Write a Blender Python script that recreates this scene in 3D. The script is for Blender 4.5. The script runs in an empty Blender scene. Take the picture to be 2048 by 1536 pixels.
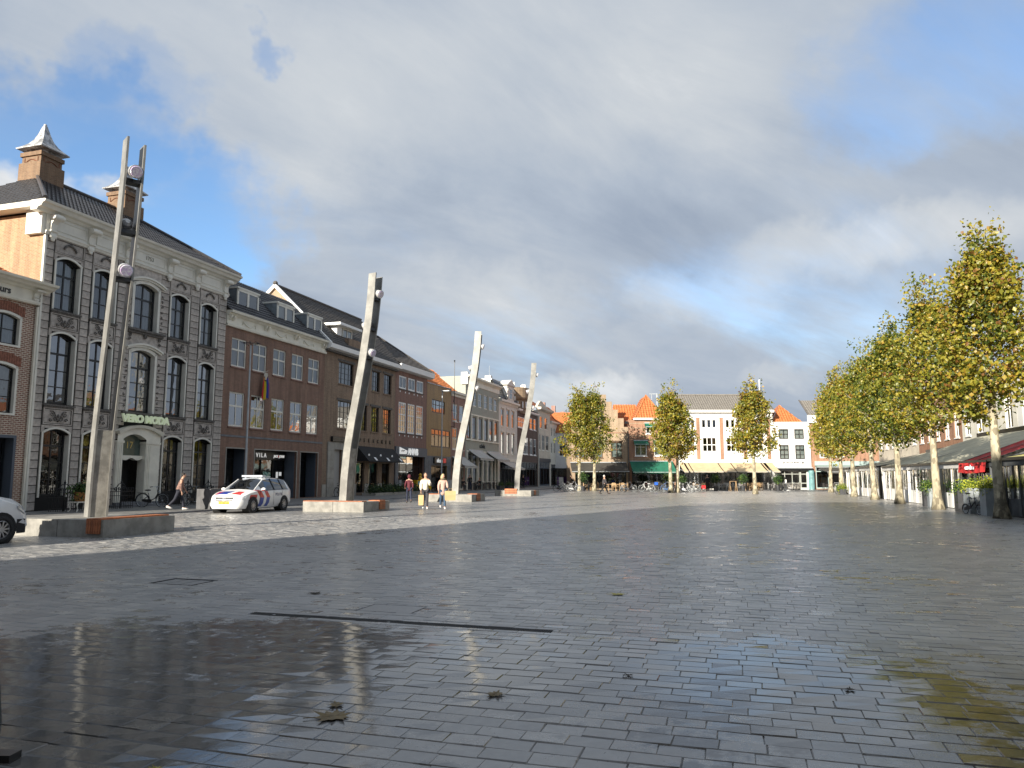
import bpy, bmesh, math, random
import numpy as np
from mathutils import Vector, Matrix, Euler
random.seed(7); RNG = np.random.default_rng(7)
S = bpy.context.scene
COL = S.collection
R = math.radians
sin, cos, pi = math.sin, math.cos, math.pi

# ------------------------------------------------------------------ camera, sky, sun, exposure
CAM_H, FPX, YH = 1.6, 1500.0, 953.0
cam = bpy.data.cameras.new('camera'); cam_o = bpy.data.objects.new('camera', cam); COL.objects.link(cam_o)
cam.sensor_width = 36.0; cam.lens = 36.0*FPX/2048.0; cam.clip_start = 0.1; cam.clip_end = 3000
PITCH = math.atan((YH-768)/FPX)
cam_o.location = (0, 0, CAM_H); cam_o.rotation_euler = (pi/2+PITCH, 0, 0)
S.camera = cam_o
SUN_AZ, SUN_EL = R(35), R(19.3)          # the sun stands behind the viewer, to the left
SUN_DIR = Vector((-sin(SUN_AZ)*cos(SUN_EL), -cos(SUN_AZ)*cos(SUN_EL), sin(SUN_EL)))
sl = bpy.data.lights.new('sun', 'SUN'); sl.energy = 5.0; sl.angle = R(0.5); sl.color = (1.0, 0.92, 0.79)
so = bpy.data.objects.new('sun', sl); COL.objects.link(so)
so.rotation_euler = (-SUN_DIR).to_track_quat('-Z', 'Y').to_euler()
S.view_settings.view_transform = 'Standard'; S.view_settings.look = 'None'
S.view_settings.exposure = 0.95; S.view_settings.gamma = 1.0; S.view_settings.use_curve_mapping = False
S.cycles.max_bounces = 6; S.cycles.transparent_max_bounces = 12; S.cycles.caustics_reflective = False; S.cycles.caustics_refractive = False

class N:
    """small node-tree builder"""
    def __init__(s, tree): s.t = tree; s.n = tree.nodes; s.l = tree.links
    def node(s, typ, **kw):
        n = s.n.new(typ)
        for k, v in kw.items():
            if k.startswith('_'): setattr(n, k[1:], v)
            else: s.set(n.inputs[int(k[1:])] if k[0] == 'i' and k[1:].isdigit() else n.inputs[k.replace('__', ' ')], v)
        return n
    def set(s, sock, v):
        if isinstance(v, bpy.types.NodeSocket): s.l.new(v, sock)
        elif isinstance(v, (tuple, list)) and sock.type == 'RGBA': sock.default_value = (*v[:3], 1)
        else: sock.default_value = v
    def math(s, op, a, b=0.0, c=None, clamp=False):
        n = s.n.new('ShaderNodeMath'); n.operation = op; n.use_clamp = clamp
        s.set(n.inputs[0], a); s.set(n.inputs[1], b)
        if c is not None: s.set(n.inputs[2], c)
        return n.outputs[0]
    def vmath(s, op, a, b=None):
        n = s.n.new('ShaderNodeVectorMath'); n.operation = op; s.set(n.inputs[0], a)
        if b is not None: s.set(n.inputs[1], b)
        return n.outputs['Value'] if op in ('DOT_PRODUCT', 'LENGTH', 'DISTANCE') else n.outputs[0]
    def mix(s, f, a, b, blend='MIX'):
        n = s.n.new('ShaderNodeMix'); n.data_type = 'RGBA'; n.blend_type = blend
        s.set(n.inputs[0], f); s.set(n.inputs[6], a); s.set(n.inputs[7], b)
        return n.outputs[2]
    def ramp(s, f, stops, interp='LINEAR'):
        n = s.n.new('ShaderNodeValToRGB'); n.color_ramp.interpolation = interp; e = n.color_ramp.elements
        while len(e) < len(stops): e.new(0.5)
        for el, (p, c) in zip(e, stops):
            el.position = p; el.color = (*c, 1) if isinstance(c, (tuple, list)) else (c, c, c, 1)
        s.set(n.inputs[0], f); return n.outputs[0]
    def smooth(s, v, a, b, c=0.0, d=1.0):
        n = s.n.new('ShaderNodeMapRange'); n.interpolation_type = 'SMOOTHSTEP'
        s.set(n.inputs[0], v); n.inputs[1].default_value = a; n.inputs[2].default_value = b
        n.inputs[3].default_value = c; n.inputs[4].default_value = d
        return n.outputs[0]
    def noise(s, vec, scale, detail=4, rough=0.55, dist=0.0, out=0, dims='3D'):
        n = s.n.new('ShaderNodeTexNoise'); n.noise_dimensions = dims
        if vec is not None: s.set(n.inputs['Vector'], vec)
        n.inputs['Scale'].default_value = scale; n.inputs['Detail'].default_value = detail
        n.inputs['Roughness'].default_value = rough; n.inputs['Distortion'].default_value = dist
        return n.outputs[out]
    def sep(s, v):
        n = s.n.new('ShaderNodeSeparateXYZ'); s.set(n.inputs[0], v); return n.outputs
    def comb(s, x, y, z):
        n = s.n.new('ShaderNodeCombineXYZ'); s.set(n.inputs[0], x); s.set(n.inputs[1], y); s.set(n.inputs[2], z); return n.outputs[0]

# ---- sky: clear Nishita sky behind broken cloud
W = bpy.data.worlds.new('World'); S.world = W; W.use_nodes = True
w = N(W.node_tree); bg = W.node_tree.nodes['Background']
SKY_K = 0.10
sky = w.node('ShaderNodeTexSky', _sky_type='NISHITA', _sun_disc=False, _sun_elevation=SUN_EL, _sun_rotation=pi+SUN_AZ, _air_density=1.0, _dust_density=0.6, _ozone_density=1.6)
D = w.node('ShaderNodeTexCoord').outputs['Generated']
dx, dy, dz = w.sep(D)
den = w.math('ADD', w.math('MAXIMUM', dz, 0.0), 0.30)
P = w.comb(w.math('DIVIDE', dx, den), w.math('DIVIDE', dy, den), 0.0)          # cloud-deck coordinates
PX, PY, PZ = w.sep(P)                      # streets of cloud run away to the upper right
U = w.math('ADD', w.math('MULTIPLY', PX, .80), w.math('MULTIPLY', PY, .60)); Vv = w.math('SUBTRACT', w.math('MULTIPLY', PY, .80), w.math('MULTIPLY', PX, .60))
PS = w.comb(w.math('MULTIPLY', U, .42), Vv, 0.0)
n1 = w.noise(PS, 1.5, 10, 0.58, 0.35)
n2 = w.noise(w.vmath('ADD', PS, (7.3, 2.1, 0)), 2.7, 10, 0.60, 0.45)
n3 = w.noise(w.vmath('ADD', P, (3.3, 9.1, 0)), 0.85, 6, 0.55, 0.3)
wv = w.node('ShaderNodeTexNoise'); w.set(wv.inputs['Vector'], D); wv.inputs['Scale'].default_value = 3.2; wv.inputs['Detail'].default_value = 6
wv.inputs['Roughness'].default_value = 0.62
wx, wy, wz = w.sep(wv.outputs['Color'])
ex = w.math('ADD', dx, w.math('MULTIPLY', w.math('SUBTRACT', wx, 0.5), 0.34))
ez = w.math('ADD', dz, w.math('MULTIPLY', w.math('SUBTRACT', wz, 0.5), 0.26))
fwd = w.smooth(dy, 0.0, 0.4)
def blob(cx, cz, rx, rz, amp):
    a = w.math('DIVIDE', w.math('SUBTRACT', ex, cx), rx); b = w.math('DIVIDE', w.math('SUBTRACT', ez, cz), rz)
    d = w.math('ADD', w.math('MULTIPLY', a, a), w.math('MULTIPLY', b, b))
    return w.math('MULTIPLY', w.math('MULTIPLY', w.smooth(d, 1.0, 0.0), amp), fwd)
def px_dir(x, y):
    v = Vector(((x-1024)/FPX, cos(PITCH)+(y-768)/FPX*sin(PITCH), sin(PITCH)-(y-768)/FPX*cos(PITCH))).normalized(); return v.x, v.z
def blobs(base, lst):
    for (x, y, rx, ry, amp) in lst:
        cx, cz = px_dir(x, y); base = w.math('ADD', base, blob(cx, cz, rx/FPX, ry/FPX, amp))
    return base
cov = w.math('ADD', w.math('MULTIPLY', w.math('SUBTRACT', n1, 0.5), 2.5), 1.05)
cov = blobs(cov, [(110, 190, 230, 110, -.95), (360, 450, 210, 190, -.90), (560, 97, 62, 40, -.7), (1950, 110, 420, 150, -.55), (270, 95, 110, 60, -.55), (480, 560, 160, 70, -.35),
                  (1200, 640, 460, 110, -.15), (20, 330, 200, 90, .5), (1050, 250, 520, 360, .35)])
dens = w.smooth(cov, -0.05, 1.0)
lum = w.math('ADD', w.math('MULTIPLY', w.math('SUBTRACT', n2, 0.5), 0.85), 0.545)
lum = w.math('ADD', lum, w.math('MULTIPLY', w.math('SUBTRACT', n3, 0.5), 0.26))
lum = blobs(lum, [(1080, 130, 600, 330, 0.20), (430, 230, 430, 260, 0.18), (1760, 490, 330, 80, 0.24), (1450, 610, 200, 80, 0.20), (1480, 420, 560, 190, -0.05), (760, 480, 360, 130, -0.05),
                  (1150, 800, 200, 60, 0.32), (40, 320, 260, 120, 0.26), (960, 610, 330, 100, 0.14), (1350, 740, 700, 90, 0.07), (1900, 680, 250, 90, 0.04), (1590, 790, 130, 40, .14)])
cc = w.ramp(lum, [(0.0, (.20, .26, .36)), (0.3, (.30, .365, .475)), (0.55, (.44, .505, .60)), (0.8, (.61, .65, .695)), (1.0, (.84, .855, .87))])
cc = w.mix(1.0, cc, (1/SKY_K/1.93,)*3, 'MULTIPLY')
blue = w.mix(1.0, sky.outputs[0], (.92, 1.08, 1.24), 'MULTIPLY')
w.set(bg.inputs['Color'], w.mix(dens, blue, cc)); bg.inputs['Strength'].default_value = SKY_K

# ------------------------------------------------------------------ mesh helpers
class MB:
    def __init__(s): s.v = []; s.f = []; s.m = []
    def add(s, vs, fs, mat=0):
        o = len(s.v); s.v.extend([tuple(v) for v in vs])
        for f in fs: s.f.append(tuple(i+o for i in f)); s.m.append(mat)
        return s
    def box(s, x0, y0, z0, x1, y1, z1, mat=0):
        if x0 > x1: x0, x1 = x1, x0
        if y0 > y1: y0, y1 = y1, y0
        if z0 > z1: z0, z1 = z1, z0
        vs = [(x0,y0,z0),(x1,y0,z0),(x1,y1,z0),(x0,y1,z0),(x0,y0,z1),(x1,y0,z1),(x1,y1,z1),(x0,y1,z1)]
        return s.add(vs, [(3,2,1,0),(4,5,6,7),(0,1,5,4),(1,2,6,5),(2,3,7,6),(3,0,4,7)], mat)
    def quad(s, a, b, c, d, mat=0): return s.add([a,b,c,d], [(0,1,2,3)], mat)
    def poly(s, pts, mat=0): return s.add(pts, [tuple(range(len(pts)))], mat)
    def bar(s, p, q, w, h=None, mat=0, up=(0,0,1)):
        h = h or w; p = Vector(p); q = Vector(q); d = (q-p).normalized(); up = Vector(up)
        if abs(d.dot(up)) > 0.98: up = Vector((1,0,0))
        a = d.cross(up).normalized()*w/2; b = a.cross(d).normalized()*h/2
        vs = [p-a-b,p+a-b,p+a+b,p-a+b,q-a-b,q+a-b,q+a+b,q-a+b]
        return s.add(vs, [(0,1,2,3),(7,6,5,4),(4,5,1,0),(5,6,2,1),(6,7,3,2),(7,4,0,3)], mat)
    def tube(s, pts, r, n=8, mat=0, closed=False, caps=True, sq=(1,1)):
        pts = [Vector(p) for p in pts]; k = len(pts); rs = r if isinstance(r, (list, tuple)) else [r]*k
        up = None; rings = []
        for i, p in enumerate(pts):
            if closed: t = pts[(i+1) % k]-pts[i-1]
            else: t = pts[min(i+1,k-1)]-pts[max(i-1,0)]
            t = t.normalized() if t.length > 1e-9 else Vector((0,0,1))
            if up is None: up = Vector((0,0,1)) if abs(t.z) < 0.9 else Vector((1,0,0))
            a = t.cross(up)
            if a.length < 1e-6: a = t.cross(Vector((0.3,1,0.2)))
            a.normalize(); b = a.cross(t).normalized(); up = b
            rings.append([p+(a*cos(2*pi*j/n)*sq[0]+b*sin(2*pi*j/n)*sq[1])*rs[i] for j in range(n)])
        vs = [v for rg in rings for v in rg]; fs = []
        for i in range(k if closed else k-1):
            i2 = (i+1) % k
            for j in range(n):
                j2 = (j+1) % n; fs.append((i*n+j, i*n+j2, i2*n+j2, i2*n+j))
        if caps and not closed: fs.append(tuple(range(n))[::-1]); fs.append(tuple((k-1)*n+j for j in range(n)))
        return s.add(vs, fs, mat)
    def lathe(s, prof, n=16, c=(0,0,0), mat=0):
        vs = [(c[0]+r*cos(2*pi*j/n), c[1]+r*sin(2*pi*j/n), c[2]+z) for r, z in prof for j in range(n)]; fs = []
        for i in range(len(prof)-1):
            for j in range(n):
                j2 = (j+1) % n; fs.append((i*n+j, i*n+j2, (i+1)*n+j2, (i+1)*n+j))
        if prof[0][0] > 1e-4: fs.append(tuple(range(n))[::-1])
        if prof[-1][0] > 1e-4: fs.append(tuple((len(prof)-1)*n+j for j in range(n)))
        return s.add(vs, fs, mat)
    def ball(s, c, r, nu=10, nv=7, mat=0):
        rr = r if isinstance(r, (tuple, list)) else (r, r, r)
        vs = []; fs = []
        for i in range(nv+1):
            a = pi*i/nv
            for j in range(nu):
                b = 2*pi*j/nu; vs.append((c[0]+rr[0]*sin(a)*cos(b), c[1]+rr[1]*sin(a)*sin(b), c[2]-rr[2]*cos(a)))
        for i in range(nv):
            for j in range(nu):
                j2 = (j+1) % nu; fs.append((i*nu+j, i*nu+j2, (i+1)*nu+j2, (i+1)*nu+j))
        return s.add(vs, fs, mat)
    def prism(s, poly, y0, y1, mat=0, ax='y'):
        """polygon in (x,z) pulled along y (or in (y,z) along x, or (x,y) along z)"""
        k = len(poly)
        mk = {'y': lambda a, b, t: (a, t, b), 'x': lambda a, b, t: (t, a, b), 'z': lambda a, b, t: (a, b, t)}[ax]
        vs = [mk(a, b, y0) for a, b in poly]+[mk(a, b, y1) for a, b in poly]
        fs = [tuple(range(k)), tuple(range(2*k-1, k-1, -1))]+[((i+1) % k, i, k+i, k+(i+1) % k) for i in range(k)]
        return s.add(vs, fs, mat)
    def mesh(s, name, mats, smooth=False):
        me = bpy.data.meshes.new(name); me.from_pydata(s.v, [], s.f)
        for m in mats: me.materials.append(m)
        if len(mats) > 1: me.polygons.foreach_set('material_index', s.m)
        bm = bmesh.new(); bm.from_mesh(me); bmesh.ops.recalc_face_normals(bm, faces=bm.faces); bm.to_mesh(me); bm.free()
        if smooth: me.polygons.foreach_set('use_smooth', [True]*len(me.polygons))
        me.update(); return me
    def build(s, name, mats, parent=None, loc=(0,0,0), rotz=0.0, smooth=False, **props):
        mats = mats if isinstance(mats, (list, tuple)) else [mats]
        return place(name, s.mesh(name, mats, smooth), parent, loc, rotz, **props)
def place(name, me, parent=None, loc=(0,0,0), rotz=0.0, **props):
    o = bpy.data.objects.new(name, me); COL.objects.link(o); o.location = loc
    o.rotation_euler = rotz if isinstance(rotz, (tuple, list, Euler)) else (0, 0, rotz)
    if parent is not None: o.parent = parent
    for k, v in props.items(): o[k] = v
    return o
def thing(name, label, cat, loc=(0,0,0), rotz=0.0, group=None):
    o = place(name, None, None, loc, rotz, label=label, category=cat)
    if group: o['group'] = group
    return o
def copy_tree(o, parent=None):
    c = o.copy(); COL.objects.link(c); c.parent = parent
    for ch in list(o.children): copy_tree(ch, c)
    return c
def dup(o, label, loc, rotz, scale=1.0):
    c = copy_tree(o); c['label'] = label; c.location = loc; c.rotation_euler = (0, 0, rotz); c.scale = (scale,)*3
    return c
def recolor(o, old, new):
    for ch in [o]+list(o.children_recursive):
        if ch.type == 'MESH':
            for sl_ in ch.material_slots:
                if sl_.material == old: sl_.link = 'OBJECT'; sl_.material = new
FONT = None
def text_mesh(txt, size, depth, align='CENTER', spacing=1.0, bold=0.0, shear=0.0):
    cu = bpy.data.curves.new('txt', 'FONT'); cu.body = txt; cu.size = size; cu.extrude = depth/2; cu.align_x = align; cu.space_character = spacing; cu.offset = bold; cu.shear = shear
    cu.resolution_u = 3
    o = bpy.data.objects.new('txt', cu); COL.objects.link(o)
    dg = bpy.context.evaluated_depsgraph_get(); dg.update()
    me = bpy.data.meshes.new_from_object(o.evaluated_get(dg)); bpy.data.objects.remove(o); bpy.data.curves.remove(cu)
    return me
def lettering(name, txt, size, depth, m, parent, x, y, z, align='CENTER', spacing=1.0, bold=0.0, shear=0.0, sx=1.0, rotz=0.0, **props):
    """upright lettering on a wall whose outside is -y"""
    me = text_mesh(txt, size, depth, align, spacing, bold, shear); me.materials.clear(); me.materials.append(m)
    o = place(name, me, parent, (x, y, z), (pi/2, 0, rotz), **props); o.scale = (sx, 1, 1); return o

# ------------------------------------------------------------------ materials
MATS = {}
def newmat(name):
    m = bpy.data.materials.new(name); m.use_nodes = True; t = N(m.node_tree); b = m.node_tree.nodes['Principled BSDF']
    return m, t, b
def mat(name, c, rough=0.6, metal=0.0, spec=None, var=0.0, vscale=3.0, bump=0.0, bscale=30.0, rand=0.0, emit=None, coat=0.0, c2=None):
    if name in MATS: return MATS[name]
    m, t, b = newmat(name); MATS[name] = m
    b.inputs['Roughness'].default_value = rough; b.inputs['Metallic'].default_value = metal
    if spec is not None: b.inputs['Specular IOR Level'].default_value = spec
    b.inputs['Coat Weight'].default_value = coat
    col = c; oc = t.node('ShaderNodeTexCoord').outputs['Object']
    if c2 is not None or var:
        nz = t.noise(oc, vscale, 6, 0.62)
        lo = tuple(x*(1-var) for x in c); hi = c2 or tuple(min(1, x*(1+var)) for x in c)
        col = t.mix(t.smooth(nz, 0.34, 0.66), lo, hi)
    if rand:
        rd = t.node('ShaderNodeObjectInfo').outputs['Random']
        k = t.math('ADD', t.math('MULTIPLY', t.math('SUBTRACT', rd, 0.5), 2*rand), 1.0)
        col = t.mix(1.0, col, t.comb(k, k, k), 'MULTIPLY')
    t.set(b.inputs['Base Color'], col)
    if bump:
        bp = t.node('ShaderNodeBump', Strength=bump, Distance=0.02, Height=t.noise(oc, bscale, 5, 0.6)); t.set(b.inputs['Normal'], bp.outputs[0])
    if emit: t.set(b.inputs['Emission Color'], c); b.inputs['Emission Strength'].default_value = emit
    return m
def brick(name, c1, c2, mortar, rough=0.85, bw=0.21, bh=0.063, mw=0.011, var=0.25, stain=0.2):
    m, t, b = newmat(name); MATS[name] = m
    x, y, z = t.sep(t.node('ShaderNodeTexCoord').outputs['Object'])
    v = t.comb(t.math('ADD', x, y), z, 0.0)
    br = t.node('ShaderNodeTexBrick', Vector=v, Color1=c1, Color2=c2, Mortar=mortar, Scale=1.0, Mortar__Size=mw, Bias=0.0, Brick__Width=bw, Row__Height=bh)
    br.inputs['Mortar Smooth'].default_value = 0.1
    nz = t.noise(v, 0.7, 6, 0.6); col = t.mix(t.smooth(nz, 0.3, 0.75, 0, stain), br.outputs[0], tuple(x*.45 for x in c1))
    nf = t.noise(v, 9.0, 4, 0.6); k = t.math('ADD', t.math('MULTIPLY', t.math('SUBTRACT', nf, 0.5), var*2), 1.0)
    sn = t.noise(t.comb(t.math('MULTIPLY', t.math('ADD', x, y), 2.6), t.math('MULTIPLY', z, .22), 0.0), 1.0, 6, .62)
    k = t.math('MULTIPLY', k, t.smooth(sn, .28, .72, .74, 1.14))      # rain streaks and soot on the brick itself
    t.set(b.inputs['Base Color'], t.mix(1.0, col, t.comb(k, k, k), 'MULTIPLY')); b.inputs['Roughness'].default_value = rough
    bp = t.node('ShaderNodeBump', Strength=0.5, Distance=0.008, Height=t.math('SUBTRACT', 1.0, br.outputs['Fac'])); t.set(b.inputs['Normal'], bp.outputs[0])
    return m
def glass(name, tint=(.75, .8, .8), refl=0.10, ior=1.5, rough=0.02, wob=0.0):
    m = bpy.data.materials.new(name); m.use_nodes = True; t = N(m.node_tree); MATS[name] = m
    out = m.node_tree.nodes['Material Output']; m.node_tree.nodes.remove(m.node_tree.nodes['Principled BSDF'])
    tr = t.node('ShaderNodeBsdfTransparent', Color=tint); gl = t.node('ShaderNodeBsdfGlossy', Color=(.95, .97, 1), Roughness=rough)
    fr = t.math('ADD', t.node('ShaderNodeFresnel', IOR=ior).outputs[0], refl, clamp=True)
    if wob:
        oc = t.node('ShaderNodeTexCoord').outputs['Object']
        bp = t.node('ShaderNodeBump', Strength=wob, Distance=0.05, Height=t.noise(oc, 1.6, 2, 0.5)); t.set(gl.inputs['Normal'], bp.outputs[0])
    mx = t.node('ShaderNodeMixShader', i0=fr, i1=tr.outputs[0], i2=gl.outputs[0]); t.set(out.inputs[0], mx.outputs[0])
    return m

M_white = mat('white_paint', (.73, .71, .63), .5, var=.06, vscale=2.0)
M_cream = mat('cream_paint', (.78, .75, .64), .55, var=.08, vscale=1.5)
M_purewhite = mat('clean_white', (.84, .84, .82), .45)
M_black = mat('black_paint', (.012, .013, .015), .35)
M_blackm = mat('black_matte', (.012, .012, .013), .8)
M_dark = mat('dark_interior', (.018, .017, .016), .9)  # near-black colour stands in for unlit rooms behind windows and the doorway
M_steel = mat('brushed_steel', (.29, .285, .265), .45, metal=.3, var=.20, vscale=1.6)
M_galv = mat('galvanised_steel', (.42, .45, .47), .5, metal=.15, var=.1)
M_zinc = mat('zinc_sheet', (.20, .23, .25), .5, metal=.3, var=.2, vscale=2)
M_lead = mat('lead_sheet', (.40, .40, .40), .5, metal=.3, var=.55, vscale=3)
M_concrete = mat('concrete', (.26, .25, .225), .8, var=.22, vscale=2.5, bump=.25, bscale=40)
M_conc2 = mat('pole_concrete', (.30, .285, .25), .8, var=.25, vscale=3, bump=.3, bscale=30)
M_wood = mat('orange_hardwood', (.36, .12, .045), .6, var=.3, vscale=6, rand=.25)
M_stone = mat('grey_ashlar', (.43, .39, .35), .9, var=.2, vscale=5, rand=.13, bump=.4, bscale=25)
M_stonejoint = mat('ashlar_joint', (.012, .011, .010), .9)
M_bluestone = mat('bluestone', (.15, .155, .165), .7, var=.2, vscale=1.5, rand=.1)
M_bluestone2 = mat('pale_bluestone', (.34, .32, .28), .75, var=.15, vscale=1.5, rand=.08)
M_glass = glass('window_glass', (.55, .62, .62), .12, 1.55, .015, .12)
M_glassr = glass('reflective_glass', (.35, .4, .4), .26, 1.6, .015, .15)
M_shopglass = glass('shop_glass', (.6, .65, .65), .07, 1.5, .02, .05)
M_curtain = mat('grey_curtain', (.46, .46, .46), .9, var=.1, rand=.35)
M_blind = mat('pale_blind', (.33, .355, .355), .8, rand=.75)
M_paper = mat('cream_blind', (.58, .54, .45), .9, rand=.35)
M_rooftile = mat('dark_pantile', (.052, .050, .052), .38, var=.35, vscale=9)
M_rooftile2 = mat('brown_pantile', (.088, .080, .074), .6, var=.3, vscale=9)
M_orangetile = mat('orange_pantile', (.48, .165, .055), .7, var=.28, vscale=5)
M_greytile = mat('grey_pantile', (.20, .185, .165), .75, var=.2, vscale=6)
M_iron = mat('wrought_iron', (.010, .010, .011), .5)
M_brickV = brick('orange_side_brick', (.46, .265, .13), (.36, .19, .09), (.40, .33, .24))
M_brickA = brick('beurs_brick', (.31, .135, .092), (.20, .085, .06), (.60, .52, .42), bw=.23, bh=.085, mw=.02)
M_brickB = brick('red_brown_brick', (.29, .15, .098), (.205, .105, .07), (.26, .20, .16))
M_brickC = brick('brown_brick', (.33, .215, .135), (.22, .135, .082), (.28, .23, .18))
M_brickD = brick('rose_brick', (.32, .165, .12), (.24, .12, .09), (.28, .20, .17))
M_ochre = brick('ochre_glazed_brick', (.40, .25, .085), (.32, .19, .065), (.25, .17, .09), rough=.5)
M_brickE = brick('small_red_brick', (.38, .175, .13), (.29, .13, .10), (.38, .30, .26))
M_brickF = brick('dark_brown_brick', (.17, .10, .075), (.13, .075, .058), (.16, .12, .10))
M_brickT = brick('turret_brick', (.36, .25, .15), (.27, .17, .095), (.33, .27, .20))
M_brickY = brick('yellow_brick', (.44, .31, .19), (.36, .24, .145), (.40, .33, .25))
M_brickO = brick('orange_red_brick', (.40, .175, .09), (.32, .13, .07), (.40, .30, .22))
M_green_grey = mat('grey_green_render', (.34, .35, .30), .7, var=.08)
M_palegrey = mat('pale_grey_render', (.66, .65, .60), .7, var=.08, vscale=1)
M_beige = mat('beige_render', (.62, .56, .46), .75, var=.1, vscale=1)
M_offwhite = mat('offwhite_render', (.68, .66, .58), .75, var=.1, vscale=1)
M_whitewash = mat('whitewash', (.74, .73, .70), .7, var=.05, vscale=1)
# ------------------------------------------------------------------ frames of reference
ANG = R(17)
DV = Vector((sin(ANG), cos(ANG), 0)); NV = Vector((cos(ANG), -sin(ANG), 0))     # along the left row, and out from it
ROW0 = Vector((-19.9, 38.5, 0)); ROW_RZ = pi/2-ANG
PAV_RZ = -ANG                                                                     # paving: local x along its courses, y along the row

# ------------------------------------------------------------------ the square and its paving
SL, SW = 0.275, 0.178                        # stone length and width, joint included
NROW = 158; B0 = NROW*SW                                  # stones are built one by one up to here, beyond it the surface takes over
def wetness(t, co, own):
    x, y, z = t.sep(co); c2 = t.comb(x, y, 0.0)
    wrp = t.node('ShaderNodeTexNoise'); t.set(wrp.inputs['Vector'], c2); wrp.inputs['Scale'].default_value = .7; wrp.inputs['Detail'].default_value = 5
    wx, wy, wz = t.sep(wrp.outputs['Color'])
    px = t.math('ADD', x, t.math('MULTIPLY', t.math('SUBTRACT', wx, .5), 3.0)); py = t.math('ADD', y, t.math('MULTIPLY', t.math('SUBTRACT', wy, .5), 2.0))
    def pool(cx, cy, rx, ry, amp):
        p = Vector((cx, cy, 0)); a = p.dot(NV); b = p.dot(DV)
        u = t.math('DIVIDE', t.math('SUBTRACT', px, a), rx); v = t.math('DIVIDE', t.math('SUBTRACT', py, b), ry)
        return t.math('MULTIPLY', t.smooth(t.math('ADD', t.math('MULTIPLY', u, u), t.math('MULTIPLY', v, v)), 1.0, .1), amp)
    wv_ = t.math('MULTIPLY', t.math('SUBTRACT', t.noise(c2, .42, 7, .62), .5), 1.7)
    wv_ = t.math('ADD', wv_, -.05)
    for a in [(-2.9, 6.6, 3.6, 2.6, .70), (-3.2, 4.4, 3.0, 1.8, .45), (1.3, 6.9, 3.0, 1.5, .75), (2.2, 5.4, 2.6, 1.4, .50), (-.4, 3.9, 1.2, .7, .5), (.5, 5.2, 7.5, 3.4, .22)]:
        wv_ = t.math('ADD', wv_, pool(*a))
    fine = t.math('ADD', t.math('MULTIPLY', t.math('SUBTRACT', t.noise(c2, 5.5, 6, .68), .5), 1.9), t.math('MULTIPLY', t.math('SUBTRACT', own, .42), .60))
    return t.smooth(t.math('ADD', wv_, fine), .12, .62), c2, px, py
def paving(name, built):
    m, t, b = newmat(name); MATS[name] = m
    co = t.node('ShaderNodeTexCoord').outputs['Object']
    if built:
        tone = t.node('ShaderNodeAttribute', _attribute_name='tone').outputs['Fac']
        joint = None
    else:
        br = t.node('ShaderNodeTexBrick', Vector=t.vmath('MULTIPLY', co, (1, 1, 0)), Color1=(0, 0, 0), Color2=(1, 1, 1), Mortar=(.5, .5, .5), Scale=1.0, Mortar__Size=.010, Bias=0.0, Brick__Width=SL, Row__Height=SW)
        br.inputs['Mortar Smooth'].default_value = .3
        tone = t.sep(br.outputs[0])[0]; joint = br.outputs['Fac']
    wet, c2, px, py = wetness(t, co, tone)
    base = t.ramp(tone, [(0, (.215, .214, .212)), (.35, (.265, .261, .254)), (.7, (.310, .302, .288)), (1, (.37, .356, .33))])
    grain = t.math('ADD', t.math('MULTIPLY', t.math('SUBTRACT', t.noise(c2, 28, 6, .7), .5), .7), 1.0)
    base = t.mix(1.0, base, t.comb(grain, grain, grain), 'MULTIPLY')
    # algae stain, a patch on the stones at the near right
    p = Vector((3.5, 5.9, 0)); ax_, ay_, az_ = t.sep(co); u = t.math('DIVIDE', t.math('SUBTRACT', t.math('ADD', t.math('MULTIPLY', px, .35), t.math('MULTIPLY', ax_, .65)), p.dot(NV)), 2.3); v = t.math('DIVIDE', t.math('SUBTRACT', t.math('ADD', t.math('MULTIPLY', py, .35), t.math('MULTIPLY', ay_, .65)), p.dot(DV)), 2.3)
    st = t.smooth(t.math('ADD', t.math('MULTIPLY', u, u), t.math('MULTIPLY', v, v)), 1.0, .15)
    base = t.mix(t.math('MULTIPLY', t.math('MULTIPLY', st, .6), t.smooth(t.noise(c2, 3, 5, .65), .3, .62)), base, (.085, .072, .032))
    spots = t.smooth(t.noise(c2, 2.2, 3, .5), .70, .76)
    base = t.mix(t.math('MULTIPLY', spots, .35), base, (.42, .42, .41))
    if joint is not None: base = t.mix(t.math('MULTIPLY', joint, .8), base, (.05, .048, .044))
    wetc = t.mix(1.0, base, (.40, .385, .37), 'MULTIPLY')
    t.set(b.inputs['Base Color'], t.mix(wet, base, wetc))
    rn = t.noise(c2, 14, 4, .6)
    dryr = t.math('ADD', .20, t.math('MULTIPLY', rn, .30))
    wetr = t.math('ADD', .03, t.math('MULTIPLY', rn, .10))
    t.set(b.inputs['Roughness'], t.math('ADD', t.math('MULTIPLY', t.math('SUBTRACT', wetr, dryr), wet), dryr))
    b.inputs['Specular IOR Level'].default_value = .85
    h = t.math('ADD', t.math('MULTIPLY', t.noise(c2, 34, 4, .6), .35), t.math('MULTIPLY', t.noise(c2, 6, 2, .5), .9))
    if joint is not None: h = t.math('SUBTRACT', h, t.math('MULTIPLY', joint, 1.2))
    s_ = t.math('SUBTRACT', .34, t.math('MULTIPLY', wet, .22))
    bp = t.node('ShaderNodeBump', Strength=s_, Distance=.008 if built else .012, Height=h); t.set(b.inputs['Normal'], bp.outputs[0])
    return m
M_paver = paving('wet_paving_stone', True); M_pavefar = paving('far_paving', False)
M_bed = mat('joint_sand', (.022, .021, .020), .9, var=.3, vscale=20)
g = MB()
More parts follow.
